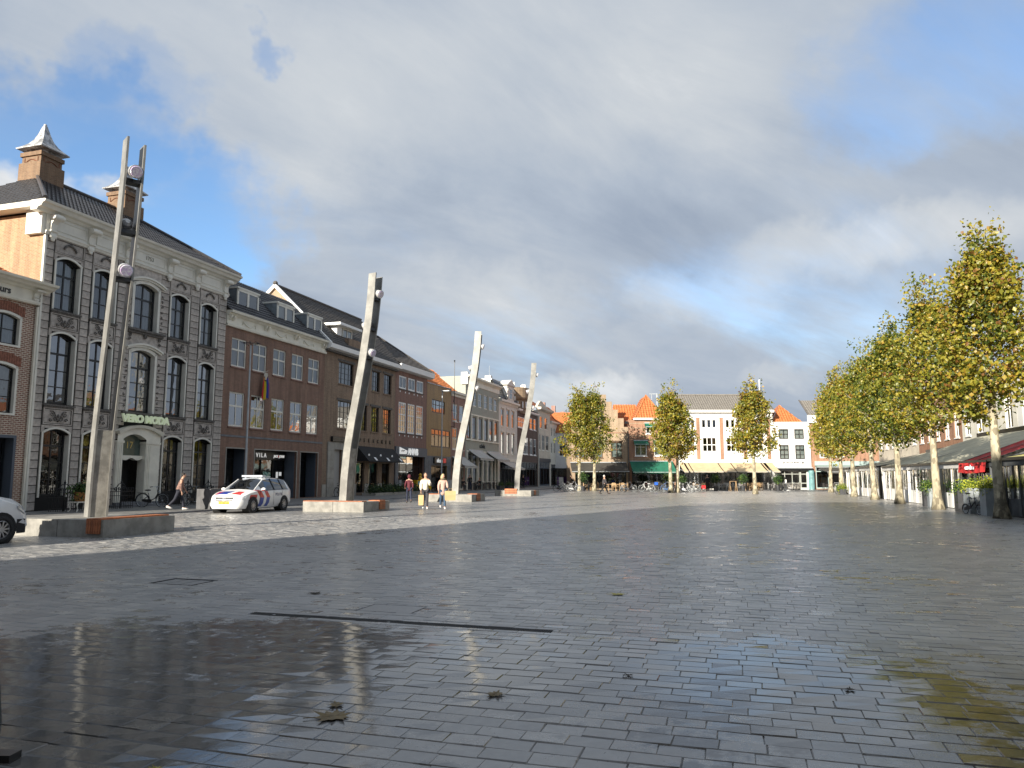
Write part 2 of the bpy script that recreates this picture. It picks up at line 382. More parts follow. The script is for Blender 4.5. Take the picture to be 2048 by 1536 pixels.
g.quad((-420, -420, -.030), (420, -420, -.030), (420, B0, -.030), (-420, B0, -.030), 0)
g.quad((-420, B0, -.030), (420, B0, -.030), (420, B0, 0), (-420, B0, 0), 0)
g.quad((-420, B0, 0), (420, B0, 0), (420, 900, 0), (-420, 900, 0), 1)
plaza = g.build('plaza', [M_bed, M_pavefar], rotz=PAV_RZ, kind='structure', label='wide square paved in courses of damp grey stones')
def stone_verts(a, b, la, lb):
    j = .0082; tl = [random.uniform(-.0024, .0024) for _ in range(4)]; dz = random.uniform(-.003, .002)
    q = [random.uniform(-.004, .004) for _ in range(8)]
    x0, x1, y0, y1 = a+j*.55, a+la-j*.55, b+j*1.1, b+lb-j*1.1
    top = [(x0+q[0], y0+q[1]), (x1+q[2], y0+q[3]), (x1+q[4], y1+q[5]), (x0+q[6], y1+q[7])]
    cx, cy = (x0+x1)/2, (y0+y1)/2; vs = []
    for i, (x, y) in enumerate(top): vs.append((x, y, dz+tl[i]))
    for i, (x, y) in enumerate(top): vs.append((x+(.008 if x > cx else -.008), y+(.008 if y > cy else -.008), dz+tl[i]-.011))
    for i, (x, y) in enumerate(top): vs.append((x+(.008 if x > cx else -.008), y+(.008 if y > cy else -.008), -.031))
    return vs
SF = [(0, 1, 2, 3)]+[(i+4, (i+1) % 4+4, (i+1) % 4, i) for i in range(4)]+[(i+8, (i+1) % 4+8, (i+1) % 4+4, i+4) for i in range(4)]
DRAIN = []                                   # grates set into the paving: (a0, a1, b0, b1)
def lp(x, y): p = Vector((x, y, 0)); return p.dot(NV), p.dot(DV)
d0 = lp(-3.10, 9.09); d1 = lp(.47, 8.24); dbn = round((d0[1]+d1[1])/2/SW)*SW
DRAIN.append((d0[0], d1[0], dbn-.075, dbn+.075))
m0 = lp(-5.05, 11.75); DRAIN.append((m0[0]-.40, m0[0]+.40, round(m0[1]/SW)*SW-.30, round(m0[1]/SW)*SW+.30))
m1 = lp(-1.55, 9.15); DRAIN.append((m1[0]-.36, m1[0]+.36, round(m1[1]/SW)*SW-.02, round(m1[1]/SW)*SW+.47))
stones = []
for row in range(9, NROW):
    b_ = row*SW; a = -30+random.uniform(0, SL)*.3+(SL/2 if row % 2 else 0)
    while a < 34:
        la = SL*random.choice([1, 1, 1, 1, 1, .97, 1.03, .9, 1.08])
        if random.random() < .02: la = SL*.62
        P0 = NV*(a+la/2)+DV*(b_+SW/2)
        if P0.y > 2.2 and abs(P0.x) < .80*P0.y+1.6:
            hit = any(a+la > r[0]+.01 and a < r[1]-.01 and b_+SW > r[2]+.01 and b_ < r[3]-.01 for r in DRAIN)
            stones.append((P0.length, a, b_, la, hit))
        a += la
def cut_stone(a, b_, la):                    # split a stone round a grate
    out = []
    for r in DRAIN:
        if a+la > r[0]+.01 and a < r[1]-.01 and b_+SW > r[2]+.01 and b_ < r[3]-.01:
            if b_ < r[2]-.03: out.append((a, b_, la, r[2]-b_))
            if b_+SW > r[3]+.03: out.append((a, r[3], la, b_+SW-r[3]))
            if a < r[0]-.05: out.append((a, max(b_, r[2]), r[0]-a, min(b_+SW, r[3])-max(b_, r[2])))
            if a+la > r[1]+.05: out.append((r[1], max(b_, r[2]), a+la-r[1], min(b_+SW, r[3])-max(b_, r[2])))
            return out
stones.sort(); V = []; Fc = []; T = []; nst = 0
def in_frame(a, b_, la):
    P = NV*(a+la/2)+DV*(b_+SW/2); f_ = P.y*cos(PITCH)-CAM_H*sin(PITCH); return f_ > .5 and abs(P.x)/f_ < .70 and (CAM_H*cos(PITCH)+P.y*sin(PITCH))/f_ < .535
for dist, a, b_, la, hit in stones:
    pieces = cut_stone(a, b_, la) if hit else [(a, b_, la, SW)]
    for (pa, pb, pl, pw) in pieces:
        vs = stone_verts(pa, pb, pl, pw); tn = min(1, max(0, random.gauss(.40, .33)))
        if nst < 300 and in_frame(pa, pb, pl):
            me = bpy.data.meshes.new('paving_stone'); me.from_pydata(vs, [], SF); me.materials.append(M_paver)
            at = me.attributes.new('tone', 'FLOAT', 'FACE'); at.data.foreach_set('value', [tn]*len(SF)); me.update()
            place('paving_stone', me, plaza); nst += 1
        else:
            o = len(V); V.extend(vs); Fc.extend([tuple(i+o for i in f) for f in SF]); T.extend([tn]*len(SF))
me = bpy.data.meshes.new('paving_stones'); me.from_pydata(V, [], Fc); me.materials.append(M_paver)
at = me.attributes.new('tone', 'FLOAT', 'FACE'); at.data.foreach_set('value', T); me.update()
place('paving_stones', me, plaza, kind='stuff')
# slot drain, cast cover and stone-filled cover
M_cast = mat('cast_iron', (.03, .03, .031), .55, metal=.5, var=.3, vscale=12)
r = DRAIN[0]; gm = MB(); gm.box(r[0], r[2], -.029, r[1], r[3], -.020)
gm.box(r[0], r[2], -.029, r[1], r[2]+.012, -.002); gm.box(r[0], r[3]-.012, -.029, r[1], r[3], -.002)
sd = gm.build('slot_drain', M_cast, rotz=PAV_RZ, label='long narrow iron slot drain grating set across the near paving', category='drain')
gm = MB(); x = r[0]+.02
while x < r[1]-.02: gm.box(x, r[2]+.0125, -.019, x+.011, r[3]-.0125, -.003); x += .026
gm.build('grating_bars', M_cast, sd, kind='stuff')
r = DRAIN[1]; gm = MB(); gm.box(r[0], r[2], -.029, r[1], r[3], -.016); 
for q in [(r[0], r[2], r[1], r[2]+.03), (r[0], r[3]-.03, r[1], r[3]), (r[0], r[2]+.03, r[0]+.03, r[3]-.03), (r[1]-.03, r[2]+.03, r[1], r[3]-.03)]: gm.box(q[0], q[1], -.029, q[2], q[3], .001)
mc = gm.build('manhole_cover', M_cast, rotz=PAV_RZ, label='dark square iron manhole frame sunk in the paving, before the first plinth', category='manhole')
gm = MB()
for k in range(3): gm.box(r[0]+.05+k*.235, r[2]+.05, -.0155, r[0]+.05+k*.235+.215, r[3]-.05, -.006)
gm.build('inset_stones', M_paver, mc)
r = DRAIN[2]; gm = MB()
for q in [(r[0], r[2], r[1], r[2]+.012), (r[0], r[3]-.012, r[1], r[3]), (r[0], r[2]+.012, r[0]+.012, r[3]-.012), (r[1]-.012, r[2]+.012, r[1], r[3]-.012)]: gm.box(q[0], q[1], -.029, q[2], q[3], -.001)
mc = gm.build('inspection_cover', M_cast, rotz=PAV_RZ, label='thin framed stone filled cover just behind the slot drain', category='manhole')
gm = MB(); gm.box(r[0]+.016, r[2]+.016, -.029, r[1]-.016, r[3]-.016, -.002); gm.build('stone_slab', M_paver, mc)

# pavement along the left row, a low kerb above the carriageway
kb = MB(); kb.box(-60, -6.4, -.02, 126, .4, .06)
kb.build('pavement', mat('pavement_slabs', (.20, .195, .185), .55, var=.25, vscale=2.5, bump=.2), loc=ROW0, rotz=ROW_RZ, kind='structure')
kb = MB(); kb.box(-60, -6.56, -.02, 126, -6.41, .075)
kb.build('kerb', M_bluestone, loc=ROW0, rotz=ROW_RZ, kind='structure')

# ------------------------------------------------------------------ building kit
def arch_z(x, x0, x1, top, rise): u = 2*(x-x0)/(x1-x0)-1; return top-rise*u*u
def arch_pts(x0, x1, top, rise, n=8): return [(x0+(x1-x0)*i/n, arch_z(x0+(x1-x0)*i/n, x0, x1, top, rise)) for i in range(n+1)]
_wc = {}
class Bld:
    def __init__(s, name, label, s0, cat='building', loc=None, rotz=None, base=0.0):
        s.s0 = s0; loc = (ROW0+DV*s0) if loc is None else Vector(loc)
        s.o = thing(name, label, cat, loc, ROW_RZ if rotz is None else rotz)
    def X(s, x): return x-s.s0
    def wall(s, x0, x1, z0, z1, ops, m, y=0.0, rev=.25, mrev=None, name='wall', **kw):
        """front wall with openings (x0,x1,z0,z1[,arch rise]); outside is -y"""
        g = MB(); ops = [(s.X(o[0]), s.X(o[1]), o[2], o[3], o[4] if len(o) > 4 else 0) for o in ops]; x0, x1 = s.X(x0), s.X(x1)
        xs = sorted({x0, x1, *[round(v, 4) for o in ops for v in o[:2]]}); zs = sorted({z0, z1, *[round(v, 4) for o in ops for v in o[2:4]]})
        xs = [v for v in xs if x0 <= v <= x1]; zs = [v for v in zs if z0 <= v <= z1]
        for i in range(len(xs)-1):
            run = None
            for j in range(len(zs)-1):
                cx, cz = (xs[i]+xs[i+1])/2, (zs[j]+zs[j+1])/2
                if any(o[0] < cx < o[1] and o[2] < cz < o[3] for o in ops):
                    if run is not None: g.quad((xs[i], y, run), (xs[i+1], y, run), (xs[i+1], y, zs[j]), (xs[i], y, zs[j])); run = None
                elif run is None: run = zs[j]
            if run is not None: g.quad((xs[i], y, run), (xs[i+1], y, run), (xs[i+1], y, zs[-1]), (xs[i], y, zs[-1]))
        for a, b, c, d, r in ops:
            sp = d-r
            g.quad((a, y, c), (a, y+rev, c), (a, y+rev, sp), (a, y, sp), 1); g.quad((b, y+rev, c), (b, y, c), (b, y, sp), (b, y+rev, sp), 1)
            if c > z0+.01: g.quad((a, y, c), (b, y, c), (b, y+rev, c), (a, y+rev, c), 1)
            pts = arch_pts(a, b, d, r) if r else [(a, d), (b, d)]
            for (p, q), (p2, q2) in zip(pts, pts[1:]): g.quad((p, y, q), (p, y+rev, q), (p2, y+rev, q2), (p2, y, q2), 1)
            if r:
                h = len(pts)//2
                g.poly([(a, y, d)]+[(p, y, q) for p, q in pts[:h+1]]); g.poly([(b, y, d)]+[(p, y, q) for p, q in pts[h:][::-1]])
        return g.build(name, [m, mrev or m], s.o, **kw)
    def body(s, x0, x1, dep, z0, z1, m, y=0.0, name='side_wall', top=True):
        x0, x1 = s.X(x0), s.X(x1); g = MB()
        g.quad((x0, y, z0), (x0, dep, z0), (x0, dep, z1), (x0, y, z1)); g.quad((x1, y, z0), (x1, dep, z0), (x1, dep, z1), (x1, y, z1))
        g.quad((x0, dep, z0), (x1, dep, z0), (x1, dep, z1), (x0, dep, z1))
        if top: g.quad((x0, y, z1-.02), (x1, y, z1-.02), (x1, dep, z1-.02), (x0, dep, z1-.02))
        return g.build(name, m, s.o)
    def box(s, name, x0, y0, z0, x1, y1, z1, m, parent=None, **kw):
        g = MB(); g.box(s.X(x0), y0, z0, s.X(x1), y1, z1); return g.build(name, m, parent or s.o, **kw)
    def boxes(s, name, lst, m, parent=None, **kw):
        g = MB()
        for (x0, y0, z0, x1, y1, z1) in lst: g.box(s.X(x0), y0, z0, s.X(x1), y1, z1)
        return g.build(name, m, parent or s.o, **kw)
    def profile(s, name, x0, x1, prof, m, ret0=False, ret1=False, parent=None):
        """moulding: (y,z) outline pulled along the front"""
        g = MB(); g.prism(prof, s.X(x0), s.X(x1), ax='x'); return g.build(name, m, parent or s.o)
    def interior(s, x0, x1, z0, z1, dep=1.2, m=None):
        g = MB(); x0, x1 = s.X(x0), s.X(x1); g.quad((x0, dep, z0), (x1, dep, z0), (x1, dep, z1), (x0, dep, z1))
        return g.build('interior', m or M_dark, s.o)
    def window(s, x0, x1, z0, z1, m=None, gl=None, arch=0.0, cols=2, rows=(.5,), fw=.06, bar=.035, thick=(), y=.14, panes=True, curtain=None, sill=None, name='window', dep=.06, label=None):
        w_, h_ = round(x1-x0, 2), round(z1-z0, 2); m = m or M_white; gl = gl or M_glass
        key = (w_, h_, m.name, arch, cols if isinstance(cols, int) else tuple(cols), tuple(rows), fw, bar, tuple(thick), panes)
        if key not in _wc:
            g = MB(); sp = h_-arch; top = lambda x: arch_z(x, 0, w_, h_, arch) if arch else h_
            g.box(0, 0, 0, fw, dep, sp); g.box(w_-fw, 0, 0, w_, dep, sp); g.box(fw, 0, 0, w_-fw, dep, fw*1.2)
            ap = arch_pts(0, w_, h_, arch) if arch else [(0, h_), (w_, h_)]
            for (p, q), (p2, q2) in zip(ap, ap[1:]):
                lo, lo2 = q-fw, q2-fw
                g.add([(p, 0, lo), (p2, 0, lo2), (p2, 0, q2), (p, 0, q), (p, dep, lo), (p2, dep, lo2), (p2, dep, q2), (p, dep, q)], [(0, 1, 2, 3), (7, 6, 5, 4), (0, 4, 5, 1), (3, 2, 6, 7)])
            fr = [i/cols for i in range(1, cols)] if isinstance(cols, int) else list(cols)
            xb = [f*w_ for f in fr]; zb = [f*h_ for f in rows]
            for i, x in enumerate(xb):
                bw = bar*1.7 if ('v', i) in thick else bar
                g.box(x-bw/2, .004, fw*1.2, x+bw/2, dep-.004, top(x)-fw*.9)
            for i, z in enumerate(zb):
                bh = bar*2.2 if i in thick else bar
                g.box(fw, .002, z-bh/2, w_-fw, dep-.002, z+bh/2)
            cells = []
            if panes: X_ = [fw]+xb+[w_-fw]; Z_ = [fw*1.2]+zb+[None]
            else: X_ = [fw, w_-fw]; Z_ = [fw*1.2, None]
            for i in range(len(X_)-1):
                for j in range(len(Z_)-1):
                    a, b = X_[i]-.01, X_[i+1]+.01; c = Z_[j]-.01
                    if Z_[j+1] is None:
                        up = [(a+(b-a)*k/4, top(a+(b-a)*k/4)-fw*.8) for k in range(5)] if arch else [(a, h_-fw*.8), (b, h_-fw*.8)]
                    else: up = [(a, Z_[j+1]+.01), (b, Z_[j+1]+.01)]
                    pm = MB(); pm.poly([(p-a, 0, q-c) for p, q in [(a, c), (b, c)]+up[::-1]])
                    cells.append((pm.mesh('pane', [gl]), (a, dep*.55, c)))
            _wc[key] = (g.mesh(name, [m]), cells)
        fm, cells = _wc[key]
        wo = place(name, fm, s.o, (s.X(x0), y, z0))
        if label: wo['label'] = label
        for me, l in cells:
            p = place('pane', me, wo, l)
            if me.materials[0] != gl: p.material_slots[0].link = 'OBJECT'; p.material_slots[0].material = gl
        if curtain:
            ck = ('c', w_, h_, curtain.name)
            if ck not in _wc:
                g = MB(); n = max(8, int(w_/.045)); row = []
                for i in range(n+1):
                    row.append((w_*i/n, .03*sin(i*1.9)+.012*sin(i*.7+1)))
                flat = curtain.name in ('pale_blind', 'cream_blind', 'clean_white')
                for (a, b), (c, d) in zip(row, row[1:]): g.quad((a, 0 if flat else b, .05), (c, 0 if flat else d, .05), (c, 0 if flat else d, h_-.02), (a, 0 if flat else b, h_-.02))
                _wc[ck] = g.mesh('curtain', [curtain])
            place('curtain', _wc[ck], wo, (0, .20, 0))
        if sill:
            g = MB(); g.box(-.07, -y-.07, -.09, w_+.07, .0, -.004); g.build('sill', sill, wo)
        return wo
    def tiles(s, name, m, e0, e1, r1, r0, tw=.24, course=.33, amp=.022, k=4, **kw):
        """interlocking roof tiles on the slope between an eave e0-e1 and a ridge r0-r1 (points in building axes, x as row coordinate)"""
        e0, e1, r1, r0 = [Vector((s.X(p[0]), p[1], p[2])) for p in (e0, e1, r1, r0)]
        ux = (e1-e0); L_ = ux.length; ux.normalize(); sl_ = ((r0+r1)/2-(e0+e1)/2); sl_ -= ux*sl_.dot(ux); SLn = sl_.length; sl_.normalize()
        nn = ux.cross(sl_); nn = nn if nn.z > 0 else -nn
        g = MB(); nc = max(2, int(SLn/course)); st = tw/k
        def uv(p): return (p-e0).dot(ux)
        for j in range(nc):
            v0, v1 = j/nc, (j+1)/nc
            a0, b0 = uv(e0.lerp(r0, v0)), uv(e1.lerp(r1, v0)); a1, b1 = uv(e0.lerp(r0, v1)), uv(e1.lerp(r1, v1))
            lo, hi = min(a0, a1), max(b0, b1); i0, i1 = int(math.floor(lo/st)), int(math.ceil(hi/st))
            us = [i*st for i in range(i0, i1+1)]; base = len(g.v)
            for u in us:
                ub = min(max(u, a0), b0); ut = min(max(u, a1), b1); wv2 = sin(2*pi*u/tw)
                wob = .004*sin(u*5.1+j*2.3)
                pb = e0+ux*ub+sl_*(v0*SLn-.03)+nn*(amp*wv2+.05+wob); pt = e0+ux*ut+sl_*(v1*SLn)+nn*(amp*wv2+wob)
                g.v.append(tuple(pb)); g.v.append(tuple(pt)); g.v.append(tuple(pb-nn*.045))
            for i in range(len(us)-1):
                q = base+3*i
                g.f.append((q, q+3, q+4, q+1)); g.m.append(0); g.f.append((q+2, q+5, q+3, q)); g.m.append(0)
        me = bpy.data.meshes.new(name); me.from_pydata(g.v, [], g.f); me.materials.append(m); me.update()
        return place(name, me, s.o, kind='stuff', **kw)
def squiggle(name, x0, x1, y, z, h, m, parent, seed=1):
    """lettering too small to be read in the photograph: a row of short strokes"""
    g = MB(); r_ = random.Random(seed); x = x0; n = max(4, int((x1-x0)/(h*.62))); st = (x1-x0)/n
    for i in range(n):
        k = r_.random(); a = x0+i*st
        if k < .3: pts = [(a+st*.2, y, z), (a+st*.25, y, z+h*(1 if k < .15 else .7)), (a+st*.7, y, z+h*.6), (a+st*.75, y, z)]
        elif k < .6: pts = [(a+st*.75, y, z+h*.6), (a+st*.3, y, z+h*.65), (a+st*.2, y, z+h*.2), (a+st*.6, y, z), (a+st*.8, y, z+h*.15)]
        else: pts = [(a+st*.2, y, z+h*.65), (a+st*.5, y, z+h*.05), (a+st*.8, y, z+h*.65)]
        g.tube(pts, h*.085, 4)
    return g.build(name, m, parent)
def surround(B, x0, x1, z0, z1, arch, wd, m, y0=-.06, y1=.24, hood=None, name='surround', parent=None):
    """pale frame round an opening: x0..z1 are its outer edges"""
    x0, x1 = B.X(x0), B.X(x1); g = MB(); a, b = x0+wd, x1-wd; zt = z1-wd; sp = z1-arch
    g.box(x0, y0, z0, a, y1, sp-.0); g.box(b, y0, z0, x1, y1, sp)
    o = arch_pts(x0, x1, z1, arch, 10); i_ = arch_pts(a, b, zt, arch*.92, 10)
    for k in range(10):
        (p, q), (p2, q2), (u, v), (u2, v2) = o[k], o[k+1], i_[k], i_[k+1]
        g.add([(u, y0, v), (u2, y0, v2), (p2, y0, q2), (p, y0, q), (u, y1, v), (u2, y1, v2), (p2, y1, q2), (p, y1, q)], [(0, 1, 2, 3), (7, 6, 5, 4), (0, 4, 5, 1), (3, 2, 6, 7)])
    g.quad((x0, y0, sp), (a, y0, sp), (a, y0, i_[0][1]), (x0, y0, sp)) if False else None
    g.add([(x0, y0, sp), (a, y0, sp), (a, y0, i_[0][1]), (x0, y0, o[0][1])], [(0, 1, 2, 3)]); g.add([(b, y0, sp), (x1, y0, sp), (x1, y0, o[-1][1]), (b, y0, i_[-1][1])], [(0, 1, 2, 3)])
    return g.build(name, m, parent or B.o)
# ------------------------------------------------------------------ left row: the grey ashlar house of five bays
B = Bld('ashlar_house', 'grey five bay stone house with white frieze, dark hipped roof and two capped chimneys', -5.4)
VS0, VS1 = -5.4, 7.42
bays1 = [(-4.76, -3.26), (-2.60, -1.10), (-.07, 1.90), (2.65, 4.21), (5.09, 6.63)]
ops = []
for i, (a, b) in enumerate(bays1):
    ops.append((a+.07, b-.07, 4.93, 8.23 if i != 2 else 8.30, .24)); ops.append((a+.07, b-.07, 9.31, 11.80 if i != 2 else 11.88, .24))
    if i != 2: ops.append((a+.04, b-.04, .72, 3.74, .24))
ops.append((-.42, 2.22, .06, 4.05))
B.wall(VS0, VS1, .06, 12.70, ops, M_stonejoint, rev=.3)
B.body(VS0, VS1, 10.6, .06, 13.7, M_brickV)
B.interior(VS0+.1, VS1-.1, 4.6, 12.6, 1.0)
# ashlar blocks, course by course between the openings
piers = [(VS0, -4.86), (-3.16, -2.70), (-1.00, -.42), (2.24, 2.55), (4.31, 4.99), (6.73, VS1)]
blk = {}
def block(x0, x1, z, h=.345):
    k = (round(x1-x0, 2), round(h, 2))
    if k not in blk:
        g = MB(); w_ = k[0]; e = .012
        f0 = [(e, -.045, e), (w_-e, -.045, e), (w_-e, -.045, h-e), (e, -.045, h-e)]; f1 = [(0, -.03, 0), (w_, -.03, 0), (w_, -.03, h), (0, -.03, h)]; f2 = [(0, -.001, 0), (w_, -.001, 0), (w_, -.001, h), (0, -.001, h)]
        g.add(f0+f1+f2, [(0, 1, 2, 3)]+[(i+4, (i+1) % 4+4, (i+1) % 4, i) for i in range(4)]+[(i+8, (i+1) % 4+8, (i+1) % 4+4, i+4) for i in range(4)])
        blk[k] = g.mesh('stone_block', [M_stone])
    return place('stone_block', blk[k], B.o, (B.X(x0), 0, z))
nb = 0
for pi_, (a, b) in enumerate(piers):
    z = .10; k = 0
    while z < 12.5:
        h = min(.345, 12.69-z)
        a_, b_ = a, b
        if z > 4.2 and pi_ == 2: b_ = -.09
        if z > 4.2 and pi_ == 3: a_ = 1.92
        if h > .12: block(a_+.004, b_-.004, z, h)
        z += .3735
# panels over the top windows, between floors, and plain stone over the middle bay
def scroll(g, cx, cz, r, turns, sgn, rot, th=.022, y=-.075):
    pts = []; n = int(14*turns)
    for i in range(n+1):
        t_ = i/n; a = rot+sgn*t_*turns*2*pi; rr = r*(1-t_*.85); pts.append((cx+rr*cos(a), y-.012*sin(t_*pi), cz+rr*sin(a)))
    g.tube(pts, [th*(1.1-.5*i/n) for i in range(n+1)], 6)
def panel_mesh(w_, h_, kind):
    g = MB(); b = .05
    g.box(0, -.035, 0, w_, -.001, h_, 0)
    for q in [(0, 0, w_, b), (0, h_-b, w_, h_), (0, b, b, h_-b), (w_-b, b, w_, h_-b)]: g.box(q[0], -.07, q[1], q[2], -.0355, q[3], 0)
    for q in [(b, b, w_-b, b+.025), (b, h_-b-.025, w_-b, h_-b), (b, b+.025, b+.025, h_-b-.025), (w_-b-.025, b+.025, w_-b, h_-b-.025)]: g.box(q[0], -.044, q[1], q[2], -.0356, q[3], 1)
    g2 = MB(); cx, cz = w_/2, h_/2
    if kind == 'scroll':
        for sg in (-1, 1):
            scroll(g2, cx+sg*.34, cz+.10, .15, 1.4, sg, pi/2-sg*.6); scroll(g2, cx+sg*.12, cz-.12, .13, 1.2, -sg, pi/2); scroll(g2, cx+sg*.42, cz-.16, .09, 1.1, sg, 0)
            g2.tube([(cx, -.06, cz-.25), (cx+sg*.12, -.08, cz-.05), (cx+sg*.2, -.075, cz+.2)], [.02, .028, .012], 6)
        g2.ball((cx, -.07, cz+.02), (.06, .04, .09), 8, 6)
    else:
        pts = [(cx+.36*sin(a), -.08, cz-.18+.34*cos(a)) for a in [-1.15+2.3*i/12 for i in range(13)]]
        for i, p in enumerate(pts):
            g2.ball((p[0], p[1], p[2]+.012*((i*7) % 3-1)), (.055+.012*(i % 2), .045, .05), 7, 5)
        g2.tube([(cx, -.06, cz+.14), (cx-.06, -.075, cz+.21), (cx+.07, -.075, cz+.23)], .03, 6)
    return g.mesh('carved_panel', [M_stone, M_stonejoint]), g2
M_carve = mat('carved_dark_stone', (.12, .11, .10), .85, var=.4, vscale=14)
cp = {}
def panel(x0, x1, z0, z1, kind):
    k = (round(x1-x0, 2), round(z1-z0, 2), kind)
    if k not in cp:
        a, g2 = panel_mesh(k[0], k[1], kind); cp[k] = (a, g2.mesh('carving', [M_carve], True))
    p = place('carved_panel', cp[k][0], B.o, (B.X(x0), 0, z0)); place('carving', cp[k][1], p)
for i, (a, b) in enumerate(bays1):
    if i != 2:
        panel(a-.06, b+.06, 11.97, 12.66, 'garland'); panel(a-.02, b+.02, 8.42, 9.13, 'scroll'); panel(a-.02, b+.02, 3.96, 4.74, 'scroll')
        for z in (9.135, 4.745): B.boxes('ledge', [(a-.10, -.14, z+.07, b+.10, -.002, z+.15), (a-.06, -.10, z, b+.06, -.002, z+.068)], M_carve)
        for z in (8.30, 11.86, 3.83):        # spandrels beside the arches
            B.boxes('spandrel_stone', [(a-.06, -.04, z-.24, a+.10, -.001, z+.10), (b-.10, -.04, z-.24, b+.06, -.001, z+.10), (a+.1, -.04, z-.03, b-.1, -.001, z+.10)], M_stone)
    else:
        B.box('plain_stone', -.086, -.035, 8.36, 1.916, -.001, 9.07, M_stone); B.box('plain_stone', -.086, -.035, 11.95, 1.916, -.001, 12.66, M_stone)
        B.boxes('ledge', [(-.36, -.24, 9.20, 2.24, -.002, 9.31), (-.30, -.16, 9.08, 2.18, -.002, 9.198), (-.36, -.2, 4.82, 2.24, -.002, 4.92)], M_carve)
        g = MB(); g2c = []
        for sg in (-1, 1):
            xx = B.X(.92+sg*1.05)
            scroll(g, xx, 8.95, .11, 1.3, sg, 1, .03, -.09); scroll(g, xx, 8.72, .09, 1.2, -sg, 0, .028, -.09)
            for zz in (4.98, 9.40):           # trailing ornament beside the middle windows
                for k in range(9 if zz < 6 else 7):
                    scroll(g, B.X(.92+sg*1.13)+.035*sin(k*2.1), zz+.22+k*.30, .075, 1.0, sg if k % 2 else -sg, k, .02, -.06)
        g.ball((B.X(.92), -.1, 8.97), (.12, .07, .12), 9, 6)
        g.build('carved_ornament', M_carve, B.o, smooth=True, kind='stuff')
# windows
for i, (a, b) in enumerate(bays1):
    tz1, tz2 = (8.33, 11.90) if i != 2 else (8.40, 12.0)
    wd = .085 if i != 2 else .16
    surround(B, a, b, 4.93, tz1, .24, wd, M_white); surround(B, a, b, 9.31, tz2, .24, wd, M_white)
    B.window(a+wd, b-wd, 4.95, tz1-wd, M_black, M_glassr, arch=.22, rows=(.24, .47, .71), thick=(2, ('v', 0)), fw=.09, bar=.045, y=.22, curtain=M_blind)
    B.window(a+wd, b-wd, 9.33, tz2-wd, M_black, M_glass, arch=.22, rows=(.33, .67), thick=(1, ('v', 0)), fw=.09, bar=.045, y=.22, curtain=M_curtain)
    if i != 2:
        surround(B, a-.02, b+.02, .66, 3.86, .24, .085, M_white)
        B.window(a+.065, b-.065, .70, 3.775, M_black, M_shopglass, arch=.22, rows=(.25, .50, .75), thick=(2, ('v', 0)), fw=.09, bar=.045, y=.22)
# raised hoods of the middle windows
for zt, zs in ((8.40, 8.05), (12.0, 11.7)):
    g = MB(); o = arch_pts(B.X(-.33), B.X(2.20), zt+.20, .30, 12); i_ = arch_pts(B.X(-.27), B.X(2.12), zt+.0, .26, 12); mid = arch_pts(B.X(-.30), B.X(2.16), zt+.10, .28, 12)
    for k in range(12):
        for (A1, A2, ya, yb) in ((o, mid, -.22, -.001), (mid, i_, -.14, -.0015)):
            (p, q), (p2, q2), (u, v), (u2, v2) = A1[k], A1[k+1], A2[k], A2[k+1]
            g.add([(u, ya, v), (u2, ya, v2), (p2, ya, q2), (p, ya, q), (u, yb, v), (u2, yb, v2), (p2, yb, q2), (p, yb, q)], [(0, 1, 2, 3), (7, 6, 5, 4), (0, 4, 5, 1), (3, 2, 6, 7), (0, 3, 7, 4), (1, 5, 6, 2)])
    g.build('window_hood', M_white, B.o)
# doorway
g = MB()
for sg, (a, b) in ((-1, (-.56, -.17)), (1, (1.37, 2.36))):
    g.box(B.X(a), -.16, .30, B.X(b), .35, 3.30); g.box(B.X(a)-.04, -.20, .30, B.X(b)+.04, -.1601, .62); 
    for k in range(3): g.box(B.X(a)+.05+k*.11, -.185, .66, B.X(a)+.10+k*.11, -.1602, 3.2)
g.box(B.X(-.60), -.20, 3.30, B.X(-.13), .35, 3.42); g.box(B.X(1.33), -.20, 3.30, B.X(2.40), .35, 3.42)
ap_o = arch_pts(B.X(-.56), B.X(2.36), 4.12, .38, 12); ap_i = arch_pts(B.X(-.17), B.X(1.37), 3.78, .26, 12)
for k in range(12):
    (p, q), (p2, q2), (u, v), (u2, v2) = ap_o[k], ap_o[k+1], ap_i[k], ap_i[k+1]
    g.add([(u, -.16, v), (u2, -.16, v2), (p2, -.16, q2), (p, -.16, q), (u, .35, v), (u2, .35, v2), (p2, .0, q2), (p, .0, q)], [(0, 1, 2, 3), (0, 4, 5, 1), (3, 2, 6, 7)])
    o2 = arch_pts(B.X(-.68), B.X(2.48), 4.26, .36, 12); (p3, q3), (p4, q4) = o2[k], o2[k+1]
    g.add([(p, -.30, q), (p2, -.30, q2), (p4, -.36, q4), (p3, -.36, q3), (p, 0, q), (p2, 0, q2), (p4, 0, q4), (p3, 0, q3)], [(0, 1, 2, 3), (0, 4, 5, 1), (3, 2, 6, 7), (0, 3, 7, 4), (1, 5, 6, 2)])
g.add([(B.X(-.56), -.16, 3.42), (B.X(-.17), -.16, 3.42), (B.X(-.17), -.16, ap_i[0][1]), (B.X(-.56), -.16, ap_o[0][1])], [(0, 1, 2, 3)])
g.add([(B.X(1.37), -.16, 3.42), (B.X(2.36), -.16, 3.42), (B.X(2.36), -.16, ap_o[-1][1]), (B.X(1.37), -.16, ap_i[-1][1])], [(0, 1, 2, 3)])
pts = [(B.X(-.17)+1.54*i/20, 2.46+.05*cos(i/20*4*pi)+.05*(1-abs(i/10-1))) for i in range(21)]
